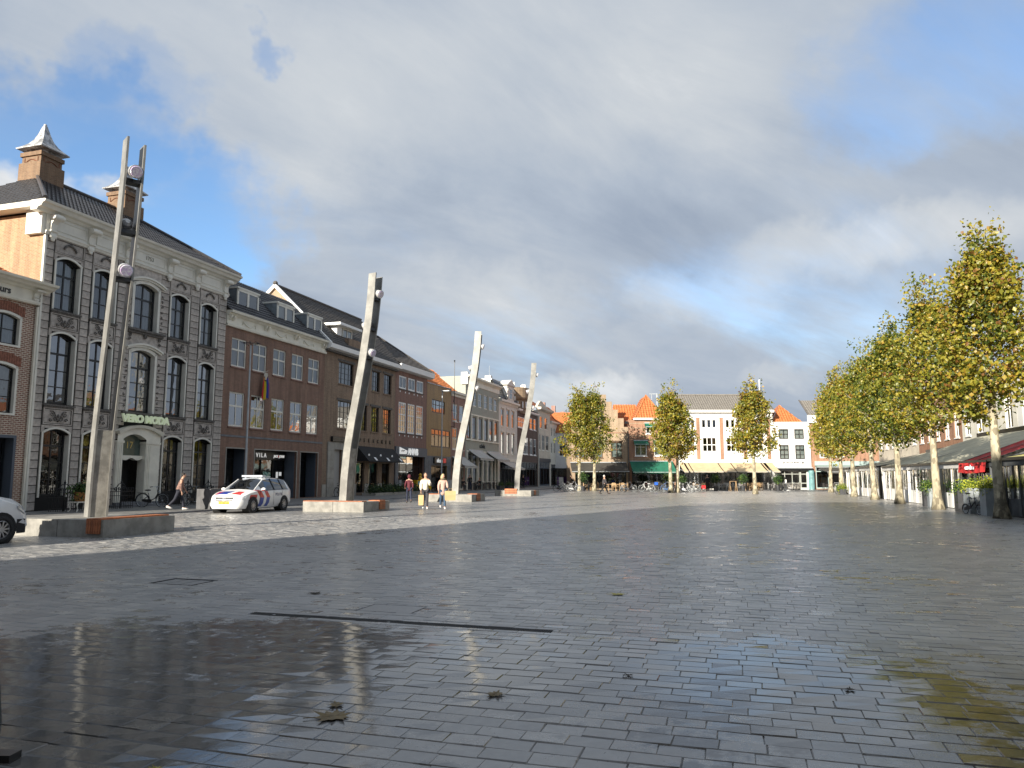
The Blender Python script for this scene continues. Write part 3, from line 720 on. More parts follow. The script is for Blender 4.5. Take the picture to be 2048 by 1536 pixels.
for (p, q), (p2, q2) in zip(pts, pts[1:]): g.add([(p, .02, q), (p2, .02, q2), (p2, .02, 2.68), (p, .02, 2.68), (p, .30, q), (p2, .30, q2), (p2, .3, 2.68), (p, .3, 2.68)], [(0, 1, 2, 3), (0, 4, 5, 1), (7, 6, 5, 4)])
ds = g.build('door_surround', M_cream, B.o)
M_green = mat('green_grey_glass', (.085, .115, .098), .12, var=.15)
fl = MB(); fl.poly([(p, .22, q) for p, q in [(B.X(-.17), 2.68), (B.X(1.37), 2.68)]+ap_i[::-1]]); fo = fl.build('fanlight', M_green, B.o)
M_gold = mat('gold_leaf', (.62, .47, .16), .4, metal=.3)
lettering('house_number', '17', .50, .02, M_gold, fo, B.X(.60), .205, 3.06)
dd = MB(); dd.box(B.X(-.17), .9, .30, B.X(1.37), .96, 2.68); dd.build('doorway_interior', M_dark, B.o)
dl = MB(); dl.box(B.X(-.17), .32, .30, B.X(-.10), .9, 2.5); dl.box(B.X(-.12), .55, .9, B.X(-.09), .58, 1.9); dl.build('door', M_black, B.o)
B.boxes('step', [(-.75, -.55, .06, 2.55, .9, .18), (-.55, -.28, .181, 2.35, .9, .30)], M_bluestone)
M_letter = mat('cream_letters', (.62, .70, .48), .4, emit=.12)
lettering('shop_lettering', 'VERO MODA', .52, .10, M_letter, B.o, B.X(-.62), -.42, 4.39, 'LEFT', .95, .028, .06, 1.10)
B.boxes('letter_rail', [(-.55, -.36, 4.36, 2.5, -.34, 4.39), (-.3, -.35, 4.36, -.27, -.05, 4.40), (2.2, -.35, 4.36, 2.23, -.05, 4.40)], M_black)
# frieze, consoles, cornice
B.box('frieze', VS0-.02, -.10, 12.70, VS1+.02, .2, 13.70, M_white)
B.profile('cornice', VS0-.62, VS1+.62, [(.2, 13.62), (-.16, 13.62), (-.24, 13.74), (-.42, 13.78), (-.50, 13.92), (-.62, 13.96), (-.66, 14.06), (-.60, 14.08), (.2, 14.08)], M_white)
B.profile('architrave', VS0-.05, VS1+.05, [(0, 12.66), (-.12, 12.66), (-.15, 12.74), (-.19, 12.78), (-.19, 12.83), (0, 12.83)], M_white)
for y in (0,):                               # the cornice returns along the gable
    g = MB(); g.box(B.X(VS0)-.60, .2, 13.80, B.X(VS0), 10.6, 14.06); g.box(B.X(VS0)-.22, -.05, 12.66, B.X(VS0), .9, 13.8); g.build('cornice_return', M_white, B.o)
fp = [(-4.86, -3.2), (-2.6, -.9), (-.3, 2.05), (2.7, 4.3), (4.95, 6.75)]
for a, b in fp:
    g = MB(); x0, x1, z0, z1 = B.X(a), B.X(b), 12.98, 13.50
    for q in [(x0, z0, x1, z0+.04), (x0, z1-.04, x1, z1), (x0, z0+.04, x0+.04, z1-.04), (x1-.04, z0+.04, x1, z1-.04)]: g.box(q[0], -.135, q[1], q[2], -.101, q[3])
    g.build('frieze_panel', M_white, B.o)
con = MB()
con.prism([(-.10, 13.60), (-.52, 13.60), (-.55, 13.50), (-.50, 13.38), (-.34, 13.34), (-.22, 13.2), (-.18, 12.9), (-.22, 12.62), (-.10, 12.58)], -.16, .16, ax='x')
con.tube([(-.27, -.44, 13.48), (.27, -.44, 13.48)], .115, 10); con.tube([(-.20, -.22, 12.86), (.20, -.22, 12.86)], .05, 8)
con.ball((0, -.17, 12.62), (.20, .08, .14), 8, 6); con.ball((0, -.16, 12.48), (.12, .06, .10), 8, 5)
cm = con.mesh('console', [M_white])
for x in (-5.08, -2.95, -.62, 2.38, 4.62, 7.10): place('console', cm, B.o, (B.X(x), 0, 0))
lettering('date', '1753', .30, .03, mat('grey_carving', (.40, .38, .33), .7), B.o, B.X(.9), -.115, 13.14)
# roof: hipped, black pantiles
RZ, RY = 17.55, 5.3
e = [(VS0-.55, -.55, 14.05), (VS1+.55, -.55, 14.05), (VS1+.55, 11.1, 14.05), (VS0-.55, 11.1, 14.05)]; rl, rr = (-1.6, RY, RZ), (4.3, RY, RZ)
B.tiles('roof_tiles', M_rooftile, e[0], e[1], rr, rl); B.tiles('roof_tiles', M_rooftile, e[3], e[0], rl, rl, tw=.26); B.tiles('roof_tiles', M_rooftile, e[1], e[2], rr, rr, k=3); B.tiles('roof_tiles', M_rooftile, e[2], e[3], rl, rr, k=2, course=.6)
g = MB()
for a, b in ((e[0], rl), (e[1], rr), (rl, rr)): g.tube([(B.X(a[0]), a[1], a[2]+.10), (B.X(b[0]), b[1], b[2]+.10)], .11, 8)
g.build('ridge_tiles', M_rooftile, B.o)
def chimney(x0, x1, y0, y1, zb, zt, label):
    g = MB(); X0, X1 = B.X(x0), B.X(x1)
    g.box(X0-.10, y0-.10, zb, X1+.10, y1+.10, zb+1.15); g.box(X0, y0, zb+1.151, X1, y1, zt-.22); g.box(X0-.08, y0-.08, zt-.22, X1+.08, y1+.08, zt)
    ch = g.build('chimney', brick('chimney_brick', (.27, .155, .085), (.20, .105, .06), (.24, .19, .13)), B.o)
    g = MB()
    for (ax, u0, u1) in (('f', X0+.18, X1-.18),): 
        pts = [(u0, zb+1.45)]+arch_pts(u0, u1, zt-.4, .25)+[(u1, zb+1.45)]
        g.tube([(p, y0-.012, q) for p, q in pts], .03, 4)
    pts = [(y0+.2, zb+1.45)]+arch_pts(y0+.2, y1-.2, zt-.4, .25)+[(y1-.2, zb+1.45)]
    g.tube([(X0-.012, p, q) for p, q in pts], .03, 4); g.build('blind_arch', mat('arch_brick', (.22, .09, .05), .8), ch)
    cx, cy = (X0+X1)/2, (y0+y1)/2; hx, hy = (X1-X0)/2, (y1-y0)/2
    g = MB(); g.box(X0+.12, y0+.12, zt, X1-.12, y1-.12, zt+.20)
    prof = [(1.36, .20), (1.38, .26), (1.06, .42), (.76, .62), (.50, .90), (.32, 1.25), (.18, 1.6), (.11, 1.74)]
    vs = []
    for r_, z in prof: vs += [(cx+sx*hx*r_, cy+sy*hy*r_, zt+z) for sx, sy in ((-1, -1), (1, -1), (1, 1), (-1, 1))]
    fs = [(3, 2, 1, 0)]
    for i in range(len(prof)-1):
        for j in range(4): fs.append((i*4+j, i*4+(j+1) % 4, i*4+4+(j+1) % 4, i*4+4+j))
    fs.append(tuple(len(prof)*4-4+j for j in range(4))); g.add(vs, fs); g.ball((cx, cy, zt+1.78), .09, 8, 6)
    g.build('chimney_cap', M_lead, ch)
    g = MB(); g.prism([(X0-.25, zb-.3), (X1+.2, zb-.3), (X1+.12, zb+.12), (X0-.12, zb+.12)], y0-.14, y1+.14); g.build('flashing', M_lead, ch)
chimney(-2.0, -.72, 4.65, 5.95, 17.0, 18.75, ''); chimney(3.7, 5.0, 4.65, 5.95, 16.9, 18.7, '')
B.box('downpipe', VS0-.06, -.16, .1, VS0+.04, -.05, 12.6, M_white)
# iron railing before it
M_i = M_iron
def railing(x0, x1, label):
    t_ = thing('iron_railing', label, 'railing', ROW0+DV*x0-Vector((-NV.x, -NV.y, 0))*1.35+Vector((0, 0, .06)), ROW_RZ, 'iron railings before the grey stone house')
    L_ = x1-x0; g = MB()
    for z in (.12, .62, .82): g.bar((0, 0, z), (L_, 0, z), .035, .03)
    g.build('rails', M_i, t_)
    g = MB(); x = .06
    while x < L_: g.bar((x, 0, .0), (x, 0, .93), .018); g.lathe([(.018, .93), (.028, .96), (0, 1.03)], 5, (x, 0, 0)); x += .115
    g.build('pickets', M_i, t_, kind='stuff')
    nb_ = max(1, round(L_/1.9))
    for i in range(nb_):
        g = MB(); cx = (i+.5)*L_/nb_
        g.tube([(cx-.30, .0, .82), (cx-.28, 0, 1.02), (cx-.16, 0, 1.17), (cx, 0, 1.22), (cx+.16, 0, 1.17), (cx+.28, 0, 1.02), (cx+.30, 0, .82)], .022, 6)
        for sg in (-1, 1): scroll(g, cx+sg*.13, .98, .10, 1.2, sg, 0, .018, 0); scroll(g, cx+sg*.36, .93, .09, 1.1, -sg, 1, .018, 0)
        g.ball((cx, 0, 1.27), .05, 8, 6); g.lathe([(.03, 1.28), (.02, 1.34), (0, 1.42)], 6, (cx, 0, 0)); g.tube([(cx, 0, 0), (cx, 0, 1.25)], .03, 6)
        g.build('ornament', M_i, t_, smooth=True)
railing(-5.35, -.55, 'black wrought iron railing left of the open doorway of the grey stone house')
railing(2.45, 7.35, 'black wrought iron railing right of the open doorway of the grey stone house')
# shop interior
g = MB(); g.box(B.X(VS0)+.3, 3.6, .3, B.X(VS1)-.3, 3.7, 4.4); g.box(B.X(VS0)+.3, .7, .28, B.X(VS1)-.3, 3.6, .32); g.box(B.X(VS0)+.3, .7, 4.2, B.X(VS1)-.3, 3.6, 4.25); g.build('shop_interior', mat('shop_wall', (.09, .075, .06), .9, var=.3, vscale=1.5), B.o)

# ------------------------------------------------------------------ red-brick house at the frame's left edge
B = Bld('exchange_house', 'dark red brick house with white painted frieze at the left edge of the picture', -16.0)
ops = [(-7.7, -6.2, 7.28, 8.68, .14), (-7.7, -6.2, 4.30, 6.46, .14), (-10.9, -9.4, 7.28, 8.68, .14), (-10.9, -9.4, 4.30, 6.46, .14), (-8.6, -5.98, .1, 3.38), (-13.0, -9.6, .1, 3.38)]
B.wall(-16, -5.46, .06, 9.33, ops, M_brickA, rev=.2); B.body(-16, -5.46, 8, .06, 9.9, M_brickA); B.interior(-15.9, -5.6, .1, 9.2, 1.1)
for (a, b, c, d, *r_) in ops[:4]:
    surround(B, a-.04, b+.04, c-.06, d+.06, .16, .10, M_white, -.03, .2)
    B.window(a+.06, b-.06, c+.02, d-.04, M_black, M_glass, arch=.14, rows=(.5,) if c > 7 else (.34, .68), fw=.06, bar=.035, y=.14, curtain=M_curtain, sill=M_white)
    g = MB(); n = 16
    for k in range(n):                       # soldier bricks of the flat arch
        xx = a-.18+(b-a+.36)*k/n; z_ = arch_z(min(max(xx, a), b), a, b, d+.08, .16); g.box(B.X(xx)+.008, -.018, z_, B.X(xx)+(b-a+.36)/n-.008, .001, z_+.42)
    g.build('brick_arch', mat('arch_red_brick', (.24, .10, .065), .85, var=.25, vscale=8), B.o)
for (a, b, c, d) in ops[4:]:
    g = MB(); g.box(B.X(a), .0, c, B.X(a)+.12, .6, d); g.box(B.X(b)-.12, -.03, c, B.X(b), .6, d-.12); g.box(B.X(a), -.03, d-.12, B.X(b), .6, d); g.build('shop_frame', mat('slate_blue_panel', (.085, .105, .135), .5), B.o)
    g = MB(); g.quad((B.X(a)+.12, .45, c), (B.X(b)-.12, .45, c), (B.X(b)-.12, .45, d-.12), (B.X(a)+.12, .45, d-.12)); g.build('shop_window', M_shopglass, B.o)
B.box('frieze', -16, -.12, 9.33, -5.50, .2, 9.90, M_cream)
B.profile('cornice', -16, -5.05, [(.2, 9.88), (-.2, 9.88), (-.28, 9.96), (-.5, 10.0), (-.58, 10.08), (-.74, 10.12), (-.78, 10.22), (.2, 10.32)], M_cream)
B.profile('architrave', -16, -5.48, [(0, 9.27), (-.16, 9.27), (-.2, 9.35), (-.2, 9.42), (0, 9.42)], M_cream)
co = place('console', cm, B.o, (B.X(-5.68), -.04, 3.86)); co.scale = (.8, .8, .445)
lettering('frieze_lettering', 'Beurs', .40, .02, mat('dark_lettering', (.05, .05, .05), .6), B.o, B.X(-6.88), -.125, 9.50, 'RIGHT', 1.0, .012)
B.tiles('roof_tiles', M_orangetile, (-16, -.2, 10.33), (-6.9, -.2, 10.33), (-6.9, 2.6, 11.6), (-16, 2.6, 11.6), k=3)
B.tiles('roof_tiles', M_orangetile, (-6.9, 5.6, 10.33), (-16, 5.6, 10.33), (-16, 2.6, 11.6), (-6.9, 2.6, 11.6), k=2, course=.6)
B.box('downpipe', -5.56, -.14, .1, -5.47, -.04, 9.2, M_cream)
# ------------------------------------------------------------------ plinths and swaying lamp poles
CORN = [(-10.73, 20.0), (-6.65, 34.0), (-2.55, 47.9), (1.55, 61.8)]
PLAB = ['concrete plinth bench of the nearest pole, with upright slats on its sunlit face', 'concrete plinth bench with orange timber along its whole sunlit front edge', 'concrete plinth bench behind the walking couple', 'farthest concrete plinth bench with a timber panel overhanging its front']
POLAB = ['nearest tall pole of two steel fins with spotlights, before the grey stone house', 'swaying steel fin pole behind the police car, before the awning shop', 'swaying steel fin pole standing right behind the walking couple', 'farthest swaying steel fin pole, before the dark brick corner turret']
slat_c = {}
def slat(parent, x0, y0, z0, x1, y1, z1):
    k = tuple(round(v, 3) for v in (x1-x0, y1-y0, z1-z0))
    if k not in slat_c:
        g = MB(); g.box(0, 0, 0, *k); slat_c[k] = g.mesh('slat', [M_wood])
    return place('slat', slat_c[k], parent, (x0, y0, z0))
def plinth(k):
    X, Y = CORN[k]; t = thing('plinth_bench', PLAB[k], 'plinth', (X, Y, 0), PAV_RZ, 'concrete plinths under the lamp poles')
    g = MB(); g.box(-3.1, 0, 0, -1.56, 2.6, .46); g.box(-1.54, 0, 0, 0, 2.6, .46); g.box(-1.56, .02, 0, -1.54, 2.58, .45)
    cb = g.build('concrete_block', M_concrete, t)
    if k == 0:
        for i in range(6): slat(t, -.08-.078*i-.068, -.035, .463, -.08-.078*i, 2.45, .50); slat(t, -.08-.078*i-.068, -.038, .10, -.08-.078*i, -.003, .462)
    elif k == 1:
        for i in range(6): slat(t, -3.13, .06+.078*i, .463, -.12, .06+.078*i+.068, .50); slat(t, -3.135, .06+.078*i, .10, -3.102, .06+.078*i+.068, .462)
        for i in range(6): slat(t, -.55, 1.5+.10*i, .463, .03, 1.5+.10*i+.085, .50)
        for i in range(5): slat(t, .003, 1.5, .08+.078*i, .036, 2.1, .08+.078*i+.066)
    elif k == 2:
        for i in range(6): slat(t, -.62, .9+.12*i, .463, .03, .9+.12*i+.10, .50)
        for i in range(5): slat(t, .003, .9, .06+.08*i, .036, 1.6, .06+.08*i+.068)
        for i in range(4): slat(t, -3.0, .12+.10*i, .463, -1.9, .12+.10*i+.085, .50)
    else:
        for i in range(5): slat(t, -2.25, -.036, .20+.075*i, -1.2, -.003, .20+.075*i+.064)
        for i in range(4): slat(t, -2.25, -.03+.09*i, .56, -1.2, -.03+.09*i+.076, .60)
        g = MB(); g.box(-2.2, -.002, .46, -1.25, .36, .559); g.build('bench_frame', M_black, t)
        for i in range(5): slat(t, .003, .9, .10+.075*i, .036, 1.5, .10+.075*i+.064)
    return t
LENS = mat('lamp_lens', (.62, .45, .72), .10, metal=.3, c2=(.92, .92, .95), vscale=16, coat=1.0)  # bright white and purple reflections put into the lens colour
M_lampbody = mat('lamp_body', (.62, .62, .62), .3, metal=.4)
CRV = [(0, 0), (.10, .05), (.22, .18), (.34, .40), (.46, .67), (.6, .96), (.78, 1.27), (.9, 1.41), (1, 1.48)]
def crv(f):
    for (a, b), (c, d) in zip(CRV, CRV[1:]):
        if f <= c: u = (f-a)/(c-a); return b+(d-b)*u
    return CRV[-1][1]
def pole(k, psi):
    X, Y = CORN[k]; c = Vector((X, Y, 0))-NV*1.6+DV*1.3
    v = Vector((c.x, c.y, 0)).normalized(); r_ = Vector((v.y, -v.x, 0))
    w_ = r_*cos(R(psi))-v*sin(R(psi)); rz = math.atan2(w_.y, w_.x)        # local x = sway direction, local -y = the sunlit face
    t = thing('lamp_pole', POLAB[k], 'lamp pole', (c.x, c.y, .46), rz, 'swaying lamp poles along the row'); Hh = 10.75
    for j, (y0, y1, hh) in enumerate(((-.26, -.20, Hh), (.20, .26, Hh-.12))):
        g = MB(); n = 44; rows = []
        for i in range(n+1):
            z = hh*i/n; x = crv(z/Hh); rows += [(x-.215, y0, z), (x+.215, y0, z), (x+.215, y1, z), (x-.215, y1, z)]
        fs = [(3, 2, 1, 0), tuple(4*n+q for q in range(4))]
        for i in range(n):
            for q in range(4): fs.append((4*i+q, 4*i+(q+1) % 4, 4*i+4+(q+1) % 4, 4*i+4+q))
        g.add(rows, fs); g.build('fin', M_steel, t)
    g = MB(); rows = []; n = 12
    for i in range(n+1):
        z = 2.45*i/n; x = crv(z/Hh); rows += [(x-.20, -.199, z), (x+.19, -.199, z), (x+.19, .199, z), (x-.20, .199, z)]
    fs = [(3, 2, 1, 0), tuple(4*n+q for q in range(4))]
    for i in range(n):
        for q in range(4): fs.append((4*i+q, 4*i+(q+1) % 4, 4*i+4+(q+1) % 4, 4*i+4+q))
    g.add(rows, fs); g.build('base_block', M_conc2, t)
    for hz, sg in ((.905, 1), (.77, -1), (.645, 1)):
        z = Hh*hz; x = crv(hz); lamp = MB()
        lamp.box(x-.16, -.197, z-.26, x+.16, .197, z-.15)
        lo = lamp.build('spotlight', M_black, t)
        g = MB(); cx = x+sg*.20; tilt = -.35
        for s2 in (-1, 1): g.bar((cx-sg*.12, s2*.185, z-.16), (cx, s2*.185, z+.05), .02, .05)
        ax = Vector((sg*cos(tilt), 0, sin(tilt))); p = Vector((cx, 0, z+.06))
        g.tube([p-ax*.22, p-ax*.16, p-ax*.06, p+ax*.10, p+ax*.20], [.06, .13, .17, .18, .185], 16); g.tube([p+ax*.16, p+ax*.215], [.195, .195], 16)
        g.build('lamp_housing', M_lampbody, lo, smooth=False)
        g = MB(); g.tube([p+ax*.216, p+ax*.235], [.17, .15], 16); g.build('lens', LENS, lo)
    return t
for k in range(4): plinth(k)
for k, psi in enumerate((76, 42, 10, 1)): pole(k, psi)

# ------------------------------------------------------------------ brick house with five window bays and three dormers
def cross_windows(B, xs, z0, z1, w_, m, gl, cols=2, rows=(.52,), cur=None, sill=None, **kw):
    return [B.window(x, x+w_, z0, z1, m, gl, cols=cols, rows=rows, curtain=cur, sill=sill, **kw) for x in xs]
B = Bld('dormered_brick_house', 'red brown brick house with swagged white cornice, three grey dormers and dark shop portals', 7.50)
X2 = [8.12, 10.28, 12.49, 14.70, 16.84]
ops = [(x, x+1.48, a, b) for x in X2 for a, b in ((8.45, 10.28), (4.70, 6.86))]+[(8.06, 10.06, .10, 3.33), (10.87, 15.70, .10, 3.33), (16.20, 18.48, .10, 3.33)]
B.wall(7.44, 19.08, .06, 10.95, ops, M_brickB, rev=.16); B.body(7.44, 19.08, 9, .06, 11.7, M_brickB); B.interior(7.5, 19, 4, 10.9, .9)
cross_windows(B, X2, 8.45, 10.28, 1.48, M_white, M_glass, rows=(.60,), thick=(0, ('v', 0)), fw=.09, bar=.05, y=.06, cur=M_blind, sill=M_brickD)
cross_windows(B, X2, 4.70, 6.86, 1.48, M_white, M_glassr, rows=(.60,), thick=(0, ('v', 0)), fw=.09, bar=.05, y=.06, sill=M_brickD, cur=M_blind)
B.box('string_course', 7.46, -.03, 4.04, 19.05, -.001, 4.16, M_bluestone)
for a, b in ((8.06, 10.06), (10.87, 15.70), (16.20, 18.48)):
    g = MB(); A_, B_ = B.X(a), B.X(b)
    for q in [(A_-.07, .06, A_, 3.40), (B_, .06, B_+.07, 3.40), (A_, 3.331, B_, 3.40)]: g.box(q[0], -.03, q[1], q[2], .10, q[3])
    g.build('portal_trim', M_bluestone2, B.o)
    g = MB(); g.box(A_, .16, .1, A_+.05, 1.0, 3.33); g.box(B_-.05, .16, .1, B_, 1.0, 3.33); g.build('portal_reveal', MATS['slate_blue_panel'], B.o)
    g = MB(); g.quad((A_, 1.0, .1), (B_, 1.0, .1), (B_, 1.0, 3.33), (A_, 1.0, 3.33)); g.build('shop_window', M_shopglass, B.o)
    g = MB(); xs = [A_+.05, B_-.05]+([A_+2.05, A_+3.4] if b-a > 3 else [])
    for x in xs: g.box(x-.03, .92, .1, x+.03, .99, 3.33)
    g.box(A_, .9, 2.72, B_, .97, 2.78)
    if b-a > 3: g.box(A_, .86, 2.78, B_, .90, 3.32)
    g.build('shop_frame', M_black, B.o)
    g = MB(); g.quad((A_, 3.4, .1), (B_, 3.4, .1), (B_, 3.4, 3.3), (A_, 3.4, 3.3)); g.quad((A_, 1, .11), (B_, 1, .11), (B_, 3.4, .11), (A_, 3.4, .11)); g.build('shop_interior', MATS['shop_wall'], B.o)
M_sign = mat('white_letters', (.80, .80, .78), .4, emit=.25)
lettering('shop_lettering', 'V I L A', .40, .03, M_sign, B.o, B.X(12.15), .80, 2.90, 'LEFT', 1.0, .008)
lettering('shop_lettering', 'JACK   JONES', .225, .03, M_sign, B.o, B.X(14.15), .80, 2.92, 'LEFT', .92, .012, .15)
lettering('shop_lettering', '&', .17, .03, mat('red_letters', (.5, .05, .04), .5, emit=.2), B.o, B.X(14.66), .80, 2.94, 'LEFT')
gp = MB(); gp.box(B.X(16.5), 1.02, .3, B.X(17.6), 1.05, 2.9); gp.build('shop_poster', mat('grey_poster', (.30, .34, .33), .7), B.o)
for x, z, a, b, nm in ((14.75, 1.5, .22, .42, 'notice'), (15.1, 1.65, .28, .26, 'notice'), (14.4, 1.12, 1.0, .05, 'door_handle')): g = MB(); g.box(B.X(x), .975, z, B.X(x)+a, .99, z+b); g.build(nm, M_sign, B.o)
B.box('frieze', 7.46, -.10, 10.95, 19.05, .2, 11.60, M_cream)
B.profile('cornice', 7.46, 19.35, [(.2, 11.58), (-.18, 11.58), (-.26, 11.70), (-.46, 11.72), (-.50, 11.86), (.2, 11.86)], M_cream)
B.profile('architrave', 7.46, 19.08, [(0, 10.90), (-.14, 10.90), (-.17, 11.0), (-.17, 11.05), (0, 11.05)], M_cream)
sw = MB(); sw.tube([(-.62+1.24*i/14, -.13, .30-.26*(1-(i/7-1)**2)) for i in range(15)], [.02+.02*(1-abs(i/7-1)) for i in range(15)], 6)
for sg in (-1, 1): sw.tube([(sg*.62, -.13, .32), (sg*.66, -.13, .05)], .022, 5)
swm = sw.mesh('swag', [M_cream], True)
bk = MB(); 
for sg in (-.16, .16): bk.prism([(-.10, .52), (-.34, .50), (-.30, .36), (-.16, .22), (-.10, .2)], sg-.07, sg+.07, ax='x')
bkm = bk.mesh('bracket', [M_cream])
for x in (9.6, 13.1, 16.6): place('swag', swm, B.o, (B.X(x), 0, 11.12))
for x in (7.8, 11.4, 14.9, 18.6): place('bracket', bkm, B.o, (B.X(x), 0, 11.06))
B.tiles('roof_tiles', M_rooftile, (7.4, -.35, 11.86), (19.1, -.35, 11.86), (19.1, 3.2, 15.2), (7.4, 3.2, 15.2)); 
for a, b in ((8.95, 11.25), (13.30, 15.45), (17.10, 19.20)):
    dm = MB(); A_, B_ = B.X(a), B.X(b)
    dm.box(A_, .46, 12.1, A_+.06, 2.9, 13.72); dm.box(B_-.06, .46, 12.1, B_, 2.9, 13.72); dm.box(A_+.06, .52, 12.1, B_-.06, .56, 12.25); d_ = dm.build('dormer', M_zinc, B.o)
    g = MB(); g.box(A_-.03, .36, 13.66, B_+.03, 3.2, 13.78); g.build('dormer_roof', M_white, d_)
    B.window(a+.02, b-.02, 12.22, 13.66, M_white, M_glass, rows=(), fw=.16, bar=.12, y=.40, curtain=M_blind, thick=(('v', 0),), name='dormer_window')
# flag on the first-floor window, striped cloth with a pale chevron
def flagcloth():
    m, t, b = newmat('flag_cloth'); oc = t.node('ShaderNodeTexCoord').outputs['Object']; x, y, z = t.sep(oc)
    f = t.math('ADD', t.math('MULTIPLY', x, 1.35), .02)
    col = t.ramp(f, [(0, (.55, .03, .03)), (.18, (.60, .20, .02)), (.34, (.62, .50, .03)), (.50, (.03, .22, .06)), (.66, (.03, .06, .35)), (.84, (.16, .03, .24))], 'CONSTANT')
    k = t.math('SUBTRACT', t.math('ADD', z, .62), t.math('MULTIPLY', t.math('ABSOLUTE', t.math('SUBTRACT', x, .36)), 1.3))
    col = t.mix(t.math('GREATER_THAN', k, .02), col, (.05, .03, .02)); col = t.mix(t.math('GREATER_THAN', k, .12), col, (.62, .58, .50))
    t.set(b.inputs['Base Color'], col); b.inputs['Roughness'].default_value = .8; return m
FX = 10.95
fl = thing('striped_flag', 'rainbow striped flag with pale chevron hanging under a second floor window of the brick house', 'flag', ROW0+DV*FX+NV*.30+Vector((0, 0, 8.42)), ROW_RZ)
g = MB(); n = 14
top = [(.22+.36*i/n, -.04*sin(i*.9), 0) for i in range(n+1)]; bot = [(-.02+.80*i/n, -.10*sin(i*1.25), -1.75-.10*sin(i*.5)) for i in range(n+1)]
md = [(.04+.70*i/n, -.09*sin(i*1.1+.4), -.85) for i in range(n+1)]
for A1, A2 in ((top, md), (md, bot)):
    for i in range(n): g.quad(A2[i], A2[i+1], A1[i+1], A1[i])
g.build('cloth', flagcloth(), fl, smooth=True)
g = MB(); g.tube([(.4, .28, -.03), (.4, -.12, .12)], .022, 6); g.build('flagstaff', M_white, fl)
# slender street lamp before it
def street_lamp(P, H_, label, arm):
    t = thing('street_lamp', label, 'street lamp', P, ROW_RZ, 'slender galvanised street lamps')
    g = MB(); g.tube([(0, 0, 0), (0, 0, 1.2), (0, 0, 1.21), (0, 0, H_)], [.085, .08, .065, .045], 10); g.build('post', M_galv, t)
    g = MB()
    if arm:
        for sg in (-1, 1): g.bar((-.05, sg*.1, H_), (.30, sg*.42, H_+.12), .035); g.bar((.30, sg*.42, H_+.12), (-.25, sg*.5, H_+.16), .03)
        g.bar((-.5, -.3, H_+.14), (.5, .3, H_+.05), .04); g.bar((-.3, .35, H_+.14), (.3, -.35, H_+.14), .04); g.build('lamp_bracket', M_iron, t)
    else: g.box(-.16, -.75, H_, .16, .1, H_+.07); g.box(-.1, -.70, H_-.03, .1, -.2, H_-.001); g.build('lamp_head', M_galv, t)
street_lamp(ROW0+DV*6.62+NV*2.5+Vector((0, 0, .06)), 9.3, 'pale steel post with bent wire bracket, before the dormered brick house', True)
street_lamp(ROW0+DV*34.2+NV*3.5+Vector((0, 0, .06)), 9.5, 'pale steel street lamp before the ochre brick house', False)

# ------------------------------------------------------------------ brown brick shop with the great gabled roof, and its rose-brick neighbour
B = Bld('gabled_brown_house', 'brown brick shop house with great dark gabled roof, steel grid windows and black awning', 19.1)
W3 = [(21.22, 23.55), (24.62, 26.05), (26.78, 28.25), (29.06, 30.56)]
ops = [(a, b, c, d) for a, b in W3 for c, d in ((8.92, 10.68), (5.40, 7.55))]+[(a, b, .28, 2.75) for a, b in ((24.43, 25.80), (26.58, 28.18), (29.0, 30.42))]+[(20.75, 21.95, .06, 3.68)]
B.wall(19.1, 31.38, .06, 11.3, ops, M_brickC, rev=.18); B.body(19.1, 31.38, 10, .06, 11.6, M_brickC); B.interior(19.2, 31.3, .1, 11.2, 1.3)
for a, b in W3:
    for c, d in ((8.92, 10.68), (5.40, 7.55)):
        nc = 4 if b-a > 2 else 3
        B.window(a, b, c, d, M_black, M_glassr if c < 8 else M_glass, cols=nc, rows=(.25, .5, .75) if c > 8 else (.2, .4, .6, .8), fw=.045, bar=.028, y=.12, panes=False, curtain=M_paper if c < 8 else M_curtain, sill=M_brickC)
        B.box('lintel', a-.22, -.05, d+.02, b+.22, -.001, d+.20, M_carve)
for a, b in ((24.43, 25.80), (26.58, 28.18), (29.0, 30.42)): B.window(a, b, .28, 2.75, M_black, M_shopglass, cols=1, rows=(), fw=.05, y=.14, panes=False, name='shop_window')
for a, b in ((24.0, 24.40), (25.83, 26.55), (28.21, 28.97), (30.45, 30.9), (22.3, 23.9), (19.15, 19.7)): B.box('stone_base', a, -.05, .06, b, -.001, 1.0, M_bluestone2)
for k, (a, b) in enumerate(((24.75, 25.3), (26.9, 27.4), (27.6, 28.0), (29.4, 29.9))): g = MB(); g.box(B.X(a), .7, .3, B.X(b), .75, 2.2); g.build('display_panel', mat('pale_display', (.42, .40, .36), .8), B.o)
for q in [(19.78, 20.74, .06, 4.28), (21.96, 22.25, .06, 4.28), (20.74, 21.96, 3.69, 4.28)]:
    z = q[2]
    while z < q[3]-.05: z2 = min(q[3], z+.70); B.box('portal_stone', q[0]+.006, -.10, z+.006, q[1]-.006, -.001, z2-.006, M_bluestone2); z = z2
B.box('door', 20.75, .17, .1, 21.95, .22, 3.68, mat('pale_grey_door', (.36, .35, .33), .6))
B.box('sign_box', 20.25, -.22, 4.30, 22.15, -.002, 4.68, M_black)
aw = MB(); A_, B_ = B.X(24.30), B.X(31.05)
aw.quad((A_, -.06, 4.12), (B_, -.06, 4.06), (B_, -1.2, 2.86), (A_, -1.2, 2.86)); aw.quad((A_, -.06, 4.12), (A_, -1.2, 2.86), (A_, -.06, 2.86), (A_, -.05, 3.5)); aw.quad((B_, -.06, 4.06), (B_, -1.2, 2.86), (B_, -.06, 2.86), (B_, -.05, 3.5)); aw.box(A_, -1.22, 2.80, B_, -1.18, 2.9)
